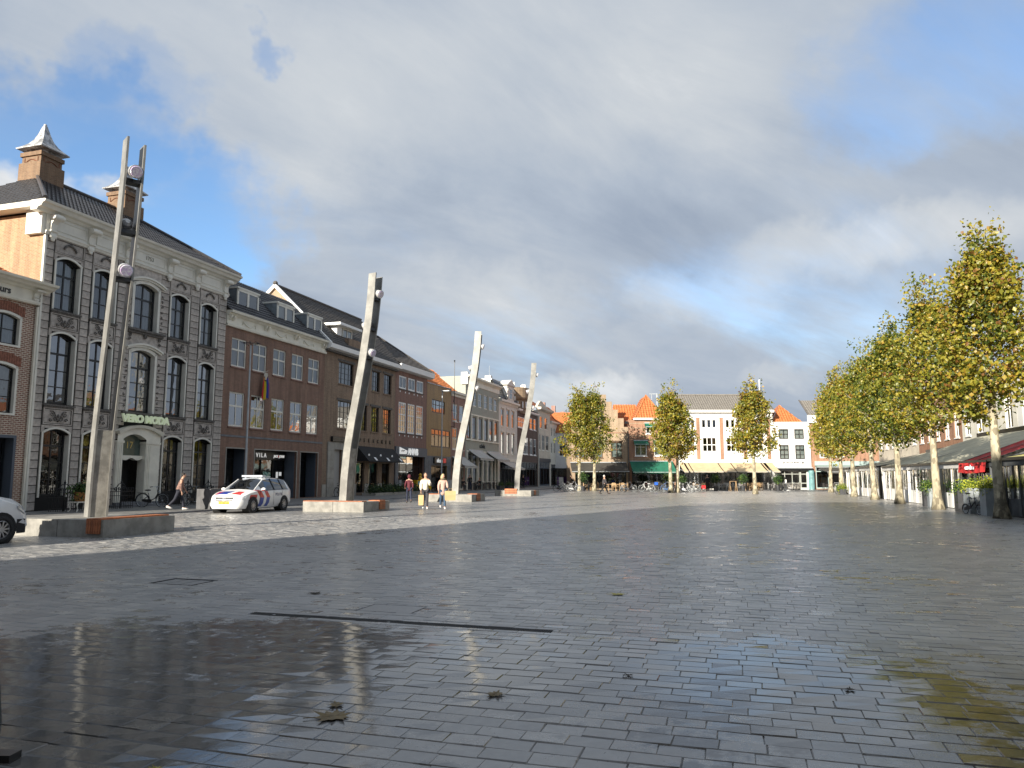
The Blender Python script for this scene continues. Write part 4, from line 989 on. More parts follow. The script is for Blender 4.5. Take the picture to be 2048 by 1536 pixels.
awo = aw.build('awning', mat('black_canvas', (.010, .010, .011), .8), B.o)
g = MB()
for x in (25.6, 27.9, 30.4): g.quad((B.X(x), -.94, 3.19), (B.X(x)+.36, -.94, 3.185), (B.X(x)+.36, -1.17, 2.93), (B.X(x), -1.17, 2.93))
g2 = MB()
for x in (24.9, 27.0, 29.2): g2.ball((B.X(x)+.2, -.78, 3.36), (.16, .03, .12), 8, 5)
g.build('awning_emblem', M_purewhite, awo, (0, -.006, .006)); g2.build('awning_emblem', M_purewhite, awo)
for k, ch in enumerate('DELSCHER'): lettering('letter', ch, .42, .05, M_black, B.o, B.X(24.85+k*.80), -.04, 4.48, 'CENTER', 1, .015)
B.profile('gutter', 18.9, 31.4, [(.1, 11.30), (-.35, 11.34), (-.62, 11.42), (-.66, 11.74), (-.58, 11.74), (.1, 11.66)], M_purewhite)
B.box('soffit_board', 18.95, -.34, 11.18, 31.4, .1, 11.30, M_carve)
e = -.55; RZ3, RY3 = 16.6, 4.6
B.tiles('roof_tiles', M_rooftile2, (19.1, e, 11.72), (31.4, e, 11.72), (33.0, RY3, RZ3), (19.1, RY3, RZ3)); B.tiles('roof_tiles', M_rooftile2, (33, 10, 11.72), (19.1, 10, 11.72), (19.1, RY3, RZ3), (33, RY3, RZ3), k=2, course=.6)
g = MB(); g.poly([(0, e+.3, 11.6), (0, 9.7, 11.6), (0, RY3, RZ3-.15)]); g.build('gable_wall', M_brickY, B.o, (-.02, 0, 0))
g = MB()
for y, z in ((e, 11.72), (10, 11.72)): g.bar((-.12, y, z), (-.12, RY3, RZ3+.02), .2, .24)
g.build('verge_board', M_purewhite, B.o)
g = MB(); g.tube([(0, RY3, RZ3+.08), (B.X(33), RY3, RZ3+.08)], .12, 8); g.ball((-.1, RY3, RZ3+.2), .2, 8, 6); g.build('ridge_tiles', M_rooftile2, B.o)
g = MB(); g.box(-.03, 4.3, 14.2, .02-.06, 4.9, 15.6); g.build('gable_post', M_carve, B.o)
g = MB(); g.box(B.X(22.1), .8, 12.6, B.X(24.6), 3.2, 13.75); d_ = g.build('dormer', M_purewhite, B.o)
g = MB(); g.box(B.X(21.6), .2, 13.75, B.X(25.2), 3.4, 13.95); g.build('dormer_roof', M_purewhite, d_); B.window(22.9, 24.4, 12.75, 13.7, M_white, M_glass, rows=(), fw=.08, bar=.08, y=.72, curtain=M_blind, name='dormer_window')
B.box('brick_parapet', 22.3, -.18, 12.05, 26.3, .18, 12.72, M_brickC)

B = Bld('rose_brick_house', 'rose brown brick house with white paned windows and a grey fascia above the toy van', 31.4)
W4 = [32.15, 34.12, 36.08]
ops = [(x, x+1.62, a, b) for x in W4 for a, b in ((9.76, 10.98), (5.64, 8.50))]+[(32.1, 38.1, .06, 3.5)]
B.wall(31.4, 38.63, .06, 11.5, ops, M_brickD, rev=.15); B.body(31.4, 38.63, 9, .06, 11.6, M_brickD); B.interior(31.5, 38.6, 3.6, 11.4, 1.0)
cross_windows(B, W4, 9.76, 10.98, 1.62, M_purewhite, M_glass, cols=2, rows=(), fw=.13, bar=.07, y=.03, cur=M_curtain, panes=False, sill=M_carve); cross_windows(B, W4, 5.64, 8.50, 1.62, M_purewhite, M_glassr, cols=3, rows=(.2, .4, .6, .8), thick=(2,), fw=.13, bar=.045, y=.03, cur=M_paper, panes=False, sill=M_carve)
for x in W4:
    for z in (9.42, 5.32):
        for dx_ in (.15, 1.3): B.box('stone_block', x+dx_, -.02, z, x+dx_+.16, -.001, z+.15, M_purewhite)
B.box('fascia', 31.45, -.14, 3.5, 38.6, -.001, 4.36, MATS['slate_blue_panel'])
for q in ((31.45, 32.08), (38.12, 38.6)): B.box('stone_pier', q[0], -.12, .06, q[1], -.001, 3.5, M_bluestone)
g = MB(); g.prism([(B.X(32.17), 3.66), (B.X(33.62), 3.68), (B.X(33.85), 4.0), (B.X(32.17), 4.30)], -.19, -.141); lg = g.build('logo_plate', M_sign, B.o)
g = MB(); g.tube([(B.X(32.62), -.195, 3.88), (B.X(32.5), -.195, 3.95), (B.X(32.66), -.195, 4.02), (B.X(33.05), -.195, 3.98), (B.X(33.25), -.195, 4.03), (B.X(33.0), -.195, 3.93), (B.X(32.75), -.195, 3.95)], .028, 5); g.build('logo_mark', M_black, lg)
lettering('shop_lettering', 'ANWB', .86, .08, M_sign, B.o, B.X(33.95), -.17, 3.64, 'LEFT', .92, .02, 0, .92)
g = MB()
for x in (32.12, 33.6, 35.1, 36.6, 38.05): g.box(B.X(x)-.03, .5, .1, B.X(x)+.03, .56, 3.5)
g.box(B.X(36.6), .5, 2.5, B.X(38.1), .55, 2.56); g.build('shop_frame', M_black, B.o)
g = MB(); g.quad((B.X(32.1), .53, .1), (B.X(36.6), .53, .1), (B.X(36.6), .53, 3.5), (B.X(32.1), .53, 3.5)); g.build('shop_window', M_shopglass, B.o)
g = MB(); g.quad((B.X(32.1), 3.4, .1), (B.X(38.1), 3.4, .1), (B.X(38.1), 3.4, 3.5), (B.X(32.1), 3.4, 3.5)); g.build('shop_interior', MATS['shop_wall'], B.o)
B.profile('gutter', 31.4, 39.25, [(.1, 11.40), (-.3, 11.44), (-.55, 11.5), (-.6, 11.98), (.1, 11.9)], M_purewhite)
B.tiles('roof_tiles', M_rooftile2, (31.4, -.5, 11.95), (39.2, -.5, 11.95), (36.2, 4.4, 15.5), (31.4, 4.4, 15.5)); B.tiles('roof_tiles', M_rooftile2, (39.2, -.5, 11.95), (39.2, 9.3, 11.95), (36.2, 4.4, 15.5), (36.2, 4.4, 15.5), k=3)
g = MB(); g.tube([(B.X(39.2), -.5, 12.03), (B.X(36.2), 4.4, 15.58), (B.X(31.4), 4.4, 15.58)], .12, 6); g.build('ridge_tiles', M_rooftile2, B.o)

# ------------------------------------------------------------------ ochre house, little red house, grey cafe and the row beyond
B = Bld('ochre_house', 'narrow ochre brick house with flat parapet and black framed windows', 38.65)
ops = [(39.94, 43.44, 8.16, 9.54), (39.84, 44.98, 4.61, 6.51), (39.9, 44.1, .06, 2.69)]
B.wall(38.66, 45.28, .06, 11.05, ops, M_ochre, rev=.2); B.body(38.66, 45.28, 8, .06, 11.05, M_ochre); B.interior(38.8, 45.2, .1, 10.9, 1.3)
B.window(39.94, 43.44, 8.16, 9.54, M_black, M_glassr, cols=(.14, .34, .62, .82), rows=(.62,), fw=.10, bar=.07, y=.05, panes=False)
B.window(39.84, 44.98, 4.61, 6.51, M_black, M_glassr, cols=(.2, .4, .55, .8), rows=(.68,), fw=.12, bar=.09, y=.02, panes=False, curtain=M_blind)
for q in ((38.7, 39.85, .06, 3.7), (44.15, 45.25, .06, 3.7), (39.85, 44.15, 2.72, 3.7)):
    z = q[2]
    while z < q[3]-.05: z2 = min(q[3], z+.92); B.box('stone_panel', q[0]+.008, -.06, z+.008, q[1]-.008, -.001, z2-.008, M_bluestone); z = z2
B.box('parapet_coping', 38.66, -.06, 11.05, 45.28, .3, 11.15, M_lead); B.box('sign_board', 40.3, -.24, 2.95, 43.6, -.061, 3.55, M_black)
squiggle('shop_lettering', B.X(40.8), B.X(42.3), -.26, 3.04, .42, M_sign, B.o, 4); B.box('sign_patch', 42.6, -.265, 3.02, 43.3, -.241, 3.48, MATS['red_letters'])
B.window(39.94, 44.06, .1, 2.66, M_black, M_shopglass, cols=(.33, .66), rows=(), fw=.06, bar=.06, y=.1, panes=False, name='shop_door')
fp_ = thing('black_flagpole', 'thin black bare flagpole fixed between the ochre house and the small red house', 'flagpole', ROW0+DV*45.3+NV*.35+Vector((0, 0, 6.8)), ROW_RZ)
g = MB(); g.tube([(0, 0, 0), (0, 0, 7.4)], [.05, .03], 6); g.ball((0, 0, 7.45), .09, 6, 5); g.box(-.2, -.02, 7.3, .2, .02, 7.34); g.build('mast', M_black, fp_)
g = MB(); g.bar((0, .34, 2.0), (0, 0, 2.0), .05); g.bar((0, .34, .2), (0, 0, .2), .05); g.bar((-.1, 0, 3.1), (-.25, 0, 2.9), .06); g.build('bracket', M_black, fp_)

B = Bld('small_red_house', 'small red brick house with white cornice and bright orange roof behind the flagpole', 45.3)
ops = [(45.8, 47.2, 7.65, 9.57), (47.8, 49.2, 7.65, 9.57), (45.75, 47.2, 4.57, 6.94), (47.8, 49.2, 4.57, 6.94), (45.8, 49.3, .1, 3.6)]
B.wall(45.3, 49.74, .06, 10.4, ops, M_brickE); B.body(45.3, 49.74, 8, .06, 10.4, M_brickE); B.interior(45.4, 49.7, .1, 10.3, 1.1)
for a, b, c, d in ops[:4]: B.window(a, b, c, d, M_white, M_glassr, cols=1 if c > 7 else 2, rows=(.5,), fw=.12, bar=.06, y=.05, panes=False, curtain=M_blind, sill=M_white)
B.window(45.8, 49.3, .1, 3.6, M_cream, M_shopglass, cols=(.3, .6, .8), rows=(.72,), fw=.14, bar=.10, y=.05, panes=False, name='shop_front')
B.profile('cornice', 45.3, 49.74, [(.2, 10.4), (-.12, 10.4), (-.16, 10.6), (-.4, 10.7), (-.42, 10.92), (.2, 10.92)], M_white)
B.tiles('roof_tiles', M_orangetile, (39.0, .5, 10.6), (50.5, .5, 10.9), (50.5, 4.6, 14.0), (39.0, 4.6, 14.0), tw=.34, amp=.05, course=.4)
B.box('ridge_board', 39, 4.5, 13.9, 50.5, 4.7, 14.06, M_white)
def awning(B, x0, x1, zt, zb, out, m, val=.22, valm=None, txt=None, y=-.04, name='awning'):
    g = MB(); a, b = B.X(x0), B.X(x1); n = 8
    for i in range(n):
        u0, u1 = i/n, (i+1)/n; f = lambda u: (y-out*u, zt+(zb-zt)*u-.05*sin(pi*u))
        (ya, za), (yb, zb_) = f(u0), f(u1); g.quad((a, ya, za), (b, ya, za), (b, yb, zb_), (a, yb, zb_)); g.quad((a, ya, za-.012), (a, yb, zb_-.012), (b, yb, zb_-.012), (b, ya, za-.012))
    ao = g.build(name, m, B.o, smooth=True)
    g = MB(); n = max(4, int((b-a)/.35)); P_ = [(a+(b-a)*i/n, y-out+.012*sin(i*2.1), zb-val-.02*(i % 2)) for i in range(n+1)]
    for p, q in zip(P_, P_[1:]): g.quad(p, q, (q[0], y-out, zb), (p[0], y-out, zb))
    g.build('valance', valm or m, ao)
    g = MB()
    for x in (a+.15, b-.15): g.bar((x, y, zb+.35), (x, y-out, zb-.03), .04)
    g.bar((a, y-out, zb), (b, y-out, zb), .06); g.bar((a, y, zt), (b, y, zt), .12); g.build('awning_frame', M_galv, ao)
    return ao
M_awgrey = mat('pale_grey_canvas', (.50, .49, .46), .8, var=.08, vscale=1.2)
awning(B, 45.6, 49.6, 3.75, 2.75, 1.5, M_awgrey)

B = Bld('grey_green_cafe', 'broad grey green rendered cafe house with rows of sash windows and pale awnings', 49.76)
T7 = [50.25, 52.21, 54.2, 56.25, 58.3, 60.15]; Mi7 = [50.03, 51.97, 54.14, 56.26, 58.2, 60.25]
ops = [(x, x+1.38, 9.87, 11.63) for x in T7]+[(x, x+1.34, 6.0, 8.58) for x in Mi7]+[(50.0, 61.9, .1, 4.35)]
B.wall(49.76, 62.12, .06, 12.3, ops, M_green_grey); B.body(49.76, 62.12, 9, .06, 13.2, M_green_grey); B.interior(49.9, 62, .1, 12.2, 1.3)
for x in T7: B.window(x, x+1.38, 9.87, 11.63, M_cream, M_glassr, cols=2, rows=(.5,), fw=.10, bar=.05, y=.06, panes=False, curtain=M_blind)
for x in Mi7:
    B.window(x, x+1.34, 6.0, 8.58, mat('brown_sash', (.10, .06, .04), .5), M_glassr, cols=2, rows=(.33, .66), fw=.08, bar=.05, y=.06, panes=False, curtain=M_paper)
    B.box('pilaster', x-.42, -.07, 5.96, x-.08, -.001, 8.75, M_cream)
B.boxes('string_course', [(49.78, -.10, 8.76, 62.1, -.001, 8.92), (49.78, -.12, 5.78, 62.1, -.001, 5.94)], M_cream)
B.box('frieze', 49.76, -.08, 12.3, 62.12, .2, 12.95, M_cream); B.profile('cornice', 49.6, 62.3, [(.3, 12.9), (-.15, 12.9), (-.3, 13.05), (-.5, 13.1), (-.52, 13.3), (.3, 13.42)], M_cream)
B.box('parapet_end', 49.55, -.3, 12.2, 49.9, .5, 13.6, M_white)
squiggle('cafe_lettering', B.X(54.6), B.X(56.7), -.03, 5.02, .5, mat('dark_lettering', (.05, .05, .05), .6), B.o, 9)
for a, b in ((50.0, 50.4), (51.9, 52.15), (53.7, 54.2), (55.5, 55.9), (57.2, 57.6), (59.0, 59.3), (60.4, 60.7), (61.5, 61.9)): B.box('pilaster', a, -.10, .06, b, .1, 4.4, M_cream)
for a, b in ((50.4, 51.9), (52.15, 53.7), (54.2, 55.5), (55.9, 57.2), (57.6, 59.0), (59.3, 60.4), (60.7, 61.5)): B.window(a, b, .9, 4.3, M_cream, M_shopglass, cols=2, rows=(.7,), fw=.06, bar=.05, y=.04, panes=False, name='cafe_window')
B.box('panelling', 50, .02, .06, 61.9, .1, .9, M_carve); B.box('fascia', 50, -.12, 4.36, 61.9, -.001, 4.62, M_cream)
awning(B, 50.66, 55.6, 4.70, 3.70, 1.5, M_awgrey); awning(B, 57.0, 62.1, 4.70, 3.70, 1.5, M_awgrey)

B = Bld('pale_grey_house', 'pale grey house with carved dormer in its slate mansard roof', 62.2)
X8 = [63.18, 65.62, 67.95]
ops = [(x, x+1.25, a, b) for x in X8 for a, b in ((8.2, 10.57), (4.6, 7.43))]+[(62.7, 70.2, .1, 3.5)]
B.wall(62.2, 70.55, .06, 11.2, ops, M_palegrey); B.body(62.2, 70.55, 9, .06, 11.4, M_palegrey); B.interior(62.3, 70.4, .1, 11.1, 1.3)
for x in X8:
    for a, b in ((8.2, 10.57), (4.6, 7.43)): B.window(x, x+1.25, a, b, M_white, M_glassr, cols=1, rows=(.62,), fw=.10, bar=.05, y=.10, panes=False, curtain=M_blind, sill=M_white); B.box('window_head', x-.12, -.10, b+.03, x+1.37, -.001, b+.18, M_white)
B.profile('cornice', 62.1, 70.6, [(.2, 11.2), (-.1, 11.2), (-.2, 11.4), (-.45, 11.5), (-.45, 11.75), (.2, 11.75)], M_white)
B.tiles('roof_tiles', M_rooftile, (62.2, -.2, 11.75), (70.5, -.2, 11.75), (70.5, 1.0, 14.4), (62.2, 1.0, 14.4), k=2)
B.box('flat_roof', 62.2, 1.0, 14.3, 70.5, 8, 14.5, M_lead); B.box('chimney', 62.3, 1.2, 13.2, 63.0, 2.0, 14.9, M_palegrey)
B.box('dormer', 65.0, -.25, 11.76, 68.2, 1.2, 13.9, M_palegrey); B.window(65.9, 67.3, 12.0, 13.5, M_white, M_glassr, cols=2, rows=(.6,), fw=.1, bar=.05, y=-.31, panes=False, name='dormer_window')
g = MB(); g.prism([(B.X(64.7), 13.9), (B.X(68.5), 13.9), (B.X(67.6), 14.35), (B.X(66.6), 14.75), (B.X(65.6), 14.35)], -.4, 1.0)
for sg in (-1, 1): scroll(g, B.X(66.6+sg*1.6), 12.3, .35, 1.3, sg, 0, .09, -.36); scroll(g, B.X(66.6+sg*1.5), 13.2, .22, 1.2, -sg, 0, .07, -.36)
g.build('dormer_pediment', M_palegrey, B.o)
B.window(62.7, 70.2, .1, 3.5, M_black, M_shopglass, cols=(.12, .3, .5, .7, .88), rows=(.75,), fw=.12, bar=.10, y=.05, panes=False, name='shop_front'); B.box('fascia', 62.6, -.1, 3.5, 70.3, -.001, 4.0, M_white)
awning(B, 63.4, 68.8, 3.55, 2.7, 1.6, M_awgrey)

B = Bld('dark_brick_house', 'dark brown brick house with round brick corner turret and white windows', 70.6)
ops = [(77.15, 78.75, 8.6, 10.37), (79.38, 80.85, 8.6, 10.37), (77.15, 78.75, 4.78, 7.26), (79.35, 80.8, 4.78, 7.26), (70.9, 74.4, 8.55, 10.1), (73.2, 76.2, 4.8, 7.3), (70.9, 81.4, .1, 3.7)]
B.wall(70.6, 81.7, .06, 10.9, ops, M_brickF); B.body(70.6, 81.7, 9, .06, 11, M_brickF); B.interior(70.7, 81.6, .1, 10.8, 1.3)
for a, b, c, d in ops[:4]: B.window(a, b, c, d, M_purewhite, M_glassr, cols=1, rows=(.55,), fw=.13, bar=.08, y=.04, panes=False, curtain=M_blind, sill=M_purewhite)
for a, b, c, d in ops[4:6]: B.window(a, b, c, d, M_purewhite, M_glassr, cols=4, rows=(.55,), fw=.12, bar=.10, y=.02, panes=False, sill=M_purewhite)
B.window(70.9, 81.4, .1, 3.7, M_black, M_shopglass, cols=(.14, .28, .45, .6, .75, .88), rows=(.72,), fw=.14, bar=.16, y=.05, panes=False, name='shop_front')
B.profile('cornice', 70.6, 81.8, [(.2, 10.9), (-.15, 10.9), (-.3, 11.0), (-.35, 11.2), (.2, 11.2)], M_purewhite)
g = MB(); g.lathe([(1.9, 10.6), (1.9, 11.2), (2.0, 11.22), (2.0, 12.5), (2.25, 12.7), (2.35, 12.9), (2.35, 14.3), (2.2, 14.35), (0, 14.4)], 28, (B.X(73.3), 1.4, 0)); tu = g.build('turret', M_brickT, B.o)
g = MB()
for a in (-2.5, -2.1, -1.7, -1.3, -.9): g.box(B.X(73.3)+2.02*cos(a)-.24, 1.4+2.02*sin(a)-.05, 11.4, B.X(73.3)+2.02*cos(a)+.24, 1.4+2.02*sin(a)+.03, 12.3)
g.build('turret_windows', M_purewhite, tu)
g = MB()
for i in range(9): a = i*.7; g.box(B.X(73.3)+1.7*cos(a)-.12, 1.4+1.7*sin(a)-.12, 14.36, B.X(73.3)+1.7*cos(a)+.12, 1.4+1.7*sin(a)+.12, 14.7+.2*(i % 3))
g.build('turret_finials', M_white, tu)
B.tiles('roof_tiles', M_rooftile2, (70.6, -.2, 11.2), (81.7, -.2, 11.2), (81.7, 3.5, 13.4), (70.6, 3.5, 13.4), k=2)

B = Bld('beige_gable_house', 'beige rendered house with curved white cornice gable before the orange roofs', 81.75)
ops = [(83.0, 84.65, 9.1, 11.1), (86.0, 87.75, 9.1, 11.1), (82.2, 83.5, 5.7, 8.23), (84.3, 86.1, 5.7, 8.23), (86.8, 88.6, 5.7, 8.23), (82.3, 89.2, .1, 3.9)]
B.wall(81.75, 89.7, .06, 11.9, ops, M_beige); B.body(81.75, 89.7, 9, .06, 11.9, M_beige); B.interior(81.8, 89.6, .1, 11.8, 1.3)
for a, b, c, d in ops[:5]: B.window(a, b, c, d, M_white, M_glassr, cols=2 if c < 8 else 1, rows=(.55,), fw=.12, bar=.06, y=.05, panes=False, curtain=M_blind, sill=M_white)
B.window(82.3, 89.2, .1, 3.9, MATS['slate_blue_panel'], M_shopglass, cols=(.2, .45, .7), rows=(.75,), fw=.2, bar=.14, y=.05, panes=False, name='shop_front'); B.box('fascia', 81.9, -.1, 3.9, 89.6, -.001, 4.45, mat('charcoal_fascia', (.045, .045, .055), .5))
B.profile('cornice', 81.75, 90.2, [(.2, 11.9), (-.2, 11.9), (-.55, 12.1), (-.6, 12.4), (.2, 12.45)], M_beige)
g = MB(); g.prism([(B.X(81.8), 12.4), (B.X(90.1), 12.4), (B.X(88.5), 12.7), (B.X(87), 12.95), (B.X(85), 13.5), (B.X(84), 13.55), (B.X(83), 13.1)], .1, .5); g.build('gable', M_beige, B.o)
B.tiles('roof_tiles', M_orangetile, (81.7, .5, 12.4), (89.7, .5, 12.4), (88, 4.5, 15.2), (81.7, 4.5, 15.2), k=2, tw=.34, amp=.05); B.box('downpipe', 81.72, -.2, .06, 81.86, -.05, 11.5, M_white)

for (s0, s1, zt, m_, lab, nw, roof) in ((89.7, 95.4, 10.4, M_offwhite, 'narrow offwhite house with a steep orange roof, seen edge on up the row', 3, True), (95.4, 102.8, 10.5, M_palegrey, 'grey white house with dark shop doors, two beyond the beige gabled house', 3, True), (102.8, 110, 10.0, M_beige, 'last cream house of the left row before the side street', 3, False), (110, 124, 9.4, M_offwhite, 'low pale house closing the left row behind the twin trees', 5, False)):
    B = Bld('row_house', lab, s0); dw = (s1-s0)/nw; ops = []
    for i in range(nw): a = s0+dw*(i+.25); ops += [(a, a+dw*.5, 8.2 if zt > 10.2 else 7.6, 9.75 if zt > 10.2 else 9.0), (a, a+dw*.5, 5.4, 7.2)]
    B.wall(s0+.01, s1-.01, .06, zt, ops+[(s0+.4, s1-.4, .1, 3.6)], m_); B.body(s0+.01, s1-.01, 8, .06, zt, m_); B.interior(s0+.1, s1-.1, .1, zt-.1, 1.2)
    for a, b, c, d in ops: B.window(a, b, c, d, M_white, M_glassr, cols=2, rows=(.55,), fw=.1, bar=.06, y=.05, panes=False, curtain=M_blind)
    B.window(s0+.4, s1-.4, .1, 3.6, M_cream if s0 > 95 else M_black, M_shopglass, cols=(.25, .5, .75), rows=(.75,), fw=.2, bar=.2, y=.05, panes=False, name='shop_front')
    B.profile('cornice', s0, s1, [(.2, zt), (-.15, zt), (-.35, zt+.15), (-.35, zt+.35), (.2, zt+.35)], M_white)
    if roof: B.tiles('roof_tiles', M_orangetile, (s0, 0, zt+.3), (s1, 0, zt+.3), (s1-1.5, 3.2, zt+3.6), (s0, 3.2, zt+3.6), k=2, tw=.36, amp=.05)
    B.box('chimney', s1-.6, 2.2, zt, s1-.1, 2.9, zt+4.0, M_brickE)
am = thing('radio_mast', 'thin lattice radio mast standing far behind the grey green cafe roof', 'mast', ROW0+DV*99.5-NV*14, ROW_RZ)
g = MB(); g.tube([(0, 0, 0), (0, 0, 20.5)], [.12, .05], 5); g.build('mast', M_galv, am); g = MB()
for z in (16.9, 17.6, 18.3, 19.0): g.box(-.13, -.13, z, .13, .13, z+.3)
g.tube([(0, 0, 20.5), (0, 0, 22)], .03, 5); g.build('antennas', M_galv, am)
# ------------------------------------------------------------------ far side of the square
FY = 94.5
def far(name, label, x0): return Bld(name, label, x0, loc=(x0, FY, 0), rotz=0.0)
M_brown = mat('brown_frame', (.12, .075, .045), .5); M_darkgreen = mat('green_canvas', (.012, .135, .082), .7, var=.15, vscale=1.5); M_tan = mat('tan_canvas', (.52, .41, .25), .8, var=.08, vscale=1.5)
M_blackcanvas = mat('charcoal_canvas', (.045, .042, .036), .85, var=.3, vscale=1.2); M_teal = mat('teal_cylinder', (.14, .27, .28), .25, var=.2, vscale=2)
M_greyframe = mat('grey_green_frame', (.40, .42, .38), .5)
B = far('step_gabled_house', 'yellow brick house with stepped gable behind the twin trees, over the charcoal awning', 7.5)
ops = [(12.43, 13.84, 3.92, 5.93), (9.96, 11.42, 3.92, 5.93), (7.9, 9.2, 3.92, 5.93), (7.9, 14.3, .1, 3.1)]
B.wall(7.5, 14.65, 0, 7.1, ops, M_brickY); B.body(7.5, 14.65, 9, 0, 7.1, M_brickY, top=False); B.interior(7.6, 14.6, .1, 7, 1.6)
for a, b, c, d in ops[:3]: B.window(a, b, c, d, M_brown, M_glass, cols=2, rows=(.52,), fw=.09, bar=.06, y=.05, panes=False, curtain=M_purewhite, sill=M_brown); B.box('lintel', a-.1, -.05, d, b+.1, -.001, d+.15, M_brown)
g = MB(); st = [(14.65, 7.1), (14.65, 7.8), (14.1, 7.8), (14.1, 8.9), (13.36, 8.9), (13.36, 10.0), (12.63, 10.0), (12.63, 11.0), (11.9, 11.0), (11.9, 11.9), (10.3, 11.9)]
pts = st+[(22.15-x, z) for x, z in st[::-1]]; g.prism([(B.X(x), z) for x, z in pts], 0, .4); g.build('stepped_gable', M_brickY, B.o)
B.box('string_course', 7.5, -.05, 7.02, 14.65, -.001, 7.14, M_brickO); B.box('downpipe', 14.55, -.12, .1, 14.68, -.01, 7.0, M_carve)
B.tiles('roof_tiles', M_orangetile, (7.5, .4, 7.1), (7.5, 9, 7.1), (11.1, 9, 11.3), (11.1, .4, 11.3), k=2, tw=.34); B.tiles('roof_tiles', M_orangetile, (14.65, 9, 7.1), (14.65, .4, 7.1), (11.1, .4, 11.3), (11.1, 9, 11.3), k=2, tw=.34)
awning(B, 7.3, 14.3, 3.35, 2.2, 2.6, M_blackcanvas, .12)
B.window(7.9, 14.3, .1, 3.1, M_black, M_shopglass, cols=(.2, .4, .6, .8), rows=(.75,), fw=.1, bar=.08, y=.05, panes=False, name='shop_front')
B.boxes('downlight_box', [(14.2, -.25, 8.2, 14.6, -.01, 8.5)], M_black)
B = far('orange_brick_house', 'orange brick house with steep orange tiled hip roof over the green awning', 14.7)
ops = [(15.44, 16.93, 4.16, 5.85), (17.85, 19.3, 4.16, 5.85), (16.84, 17.95, 6.92, 8.05), (15.0, 20.3, .1, 3.3)]
B.wall(14.7, 20.75, 0, 8.7, ops, M_brickO); B.body(14.7, 20.75, 9, 0, 8.7, M_brickO); B.interior(14.8, 20.6, .1, 8.6, 1.6)
for a, b, c, d in ops[:3]:
    B.window(a, b, c, d, M_purewhite, M_glass, cols=2, rows=(.66,) if c < 6 else (), fw=.11, bar=.07, y=.05, panes=False, curtain=M_blind, sill=M_purewhite)
    awning(B, a-.15, b+.15, d+.25, d-.25, .55, M_darkgreen, .10, name='window_awning')
for z in (3.75, 6.1, 6.6, 7.6, 8.2): B.box('string_course', 14.75, -.02, z, 20.7, -.001, z+.10, M_brickY)
B.box('gutter', 15.3, -.35, 8.68, 20.9, .1, 8.92, M_purewhite)
B.tiles('roof_tiles', M_orangetile, (15.5, -.3, 8.92), (19.2, -.3, 8.92), (17.35, 2.2, 12.0), (17.35, 2.2, 12.0), k=4, tw=.34, amp=.05); B.tiles('roof_tiles', M_orangetile, (15.5, 6, 8.92), (15.5, -.3, 8.92), (17.35, 2.2, 12.0), (17.35, 6, 12.0), k=2, tw=.34); B.tiles('roof_tiles', M_orangetile, (19.2, -.3, 8.92), (19.2, 6, 8.92), (17.35, 6, 12.0), (17.35, 2.2, 12.0), k=2, tw=.34)
B.tiles('roof_tiles', M_orangetile, (12.8, 3.0, 8.3), (16.6, 3.0, 8.3), (16.6, 6, 11.2), (13.6, 6, 11.2), k=3, tw=.34, amp=.05); B.tiles('roof_tiles', M_orangetile, (18.5, 2.5, 8.7), (20.7, 2.5, 8.7), (20.7, 5, 10.8), (18.5, 5, 10.8), k=3, tw=.34, amp=.05)
g = MB(); 
for a, b in (((15.5, -.3), (17.35, 2.2)), ((19.2, -.3), (17.35, 2.2))): g.tube([(B.X(a[0]), a[1], 8.98), (B.X(b[0]), b[1], 12.08)], .09, 6)
g.build('ridge_tiles', M_orangetile, B.o)
B.box('flue', 18.9, 3.2, 9, 19.05, 3.35, 12.4, M_galv)
g = MB(); g.bar((B.X(18.0), 3.3, 12.35), (B.X(19.0), 3.3, 12.35), .08); g.bar((B.X(18.3), 3.3, 11.0), (B.X(18.3), 3.3, 12.35), .06); g.build('flue_bracket', M_galv, B.o)
awning(B, 14.75, 20.1, 3.50, 2.12, 2.5, M_darkgreen, .10)
B.window(15.0, 20.3, .1, 3.3, M_black, M_shopglass, cols=(.12, .25, .5, .62, .75, .88), rows=(.55, .75), fw=.1, bar=.05, y=.05, panes=False, name='shop_front')

B = far('white_pier_house', 'broad white house with orange brick piers, grey tiled roof and tan awning', 20.8)
bw = [(20.95, 23.2), (23.65, 26.1), (26.65, 29.05), (29.55, 32.05)]; ops = []
for a, b in bw:
    for k in range(3): x = a+.32+k*.66; ops.append((x, x+.48, 7.68, 8.74))
    ops.append((a+.32, a+2.06, 4.68, 6.50))
ops.append((21.0, 32.6, .1, 3.3))
B.wall(20.8, 32.88, 0, 9.7, ops, M_whitewash); B.body(20.8, 32.88, 10, 0, 9.7, M_whitewash); B.interior(20.9, 32.8, .1, 9.6, 1.6)
for o in ops[:-1]:
    if o[2] > 7: B.window(*o, M_purewhite, M_glass, cols=1, rows=(), fw=.07, y=.10, panes=False)
    else: B.window(*o, M_purewhite, M_glass, cols=3, rows=(.48,), fw=.08, bar=.09, y=.06, panes=False, sill=M_whitewash)
for x in (23.22, 26.17, 29.1, 32.10):
    B.box('brick_pier', x, -.08, 3.75, x+.40, -.001, 8.95, M_brickO); B.box('pier_cap', x-.1, -.12, 8.96, x+.5, -.001, 9.25, M_whitewash)
B.box('gutter', 20.7, -.40, 9.62, 33.0, .1, 9.92, M_purewhite)
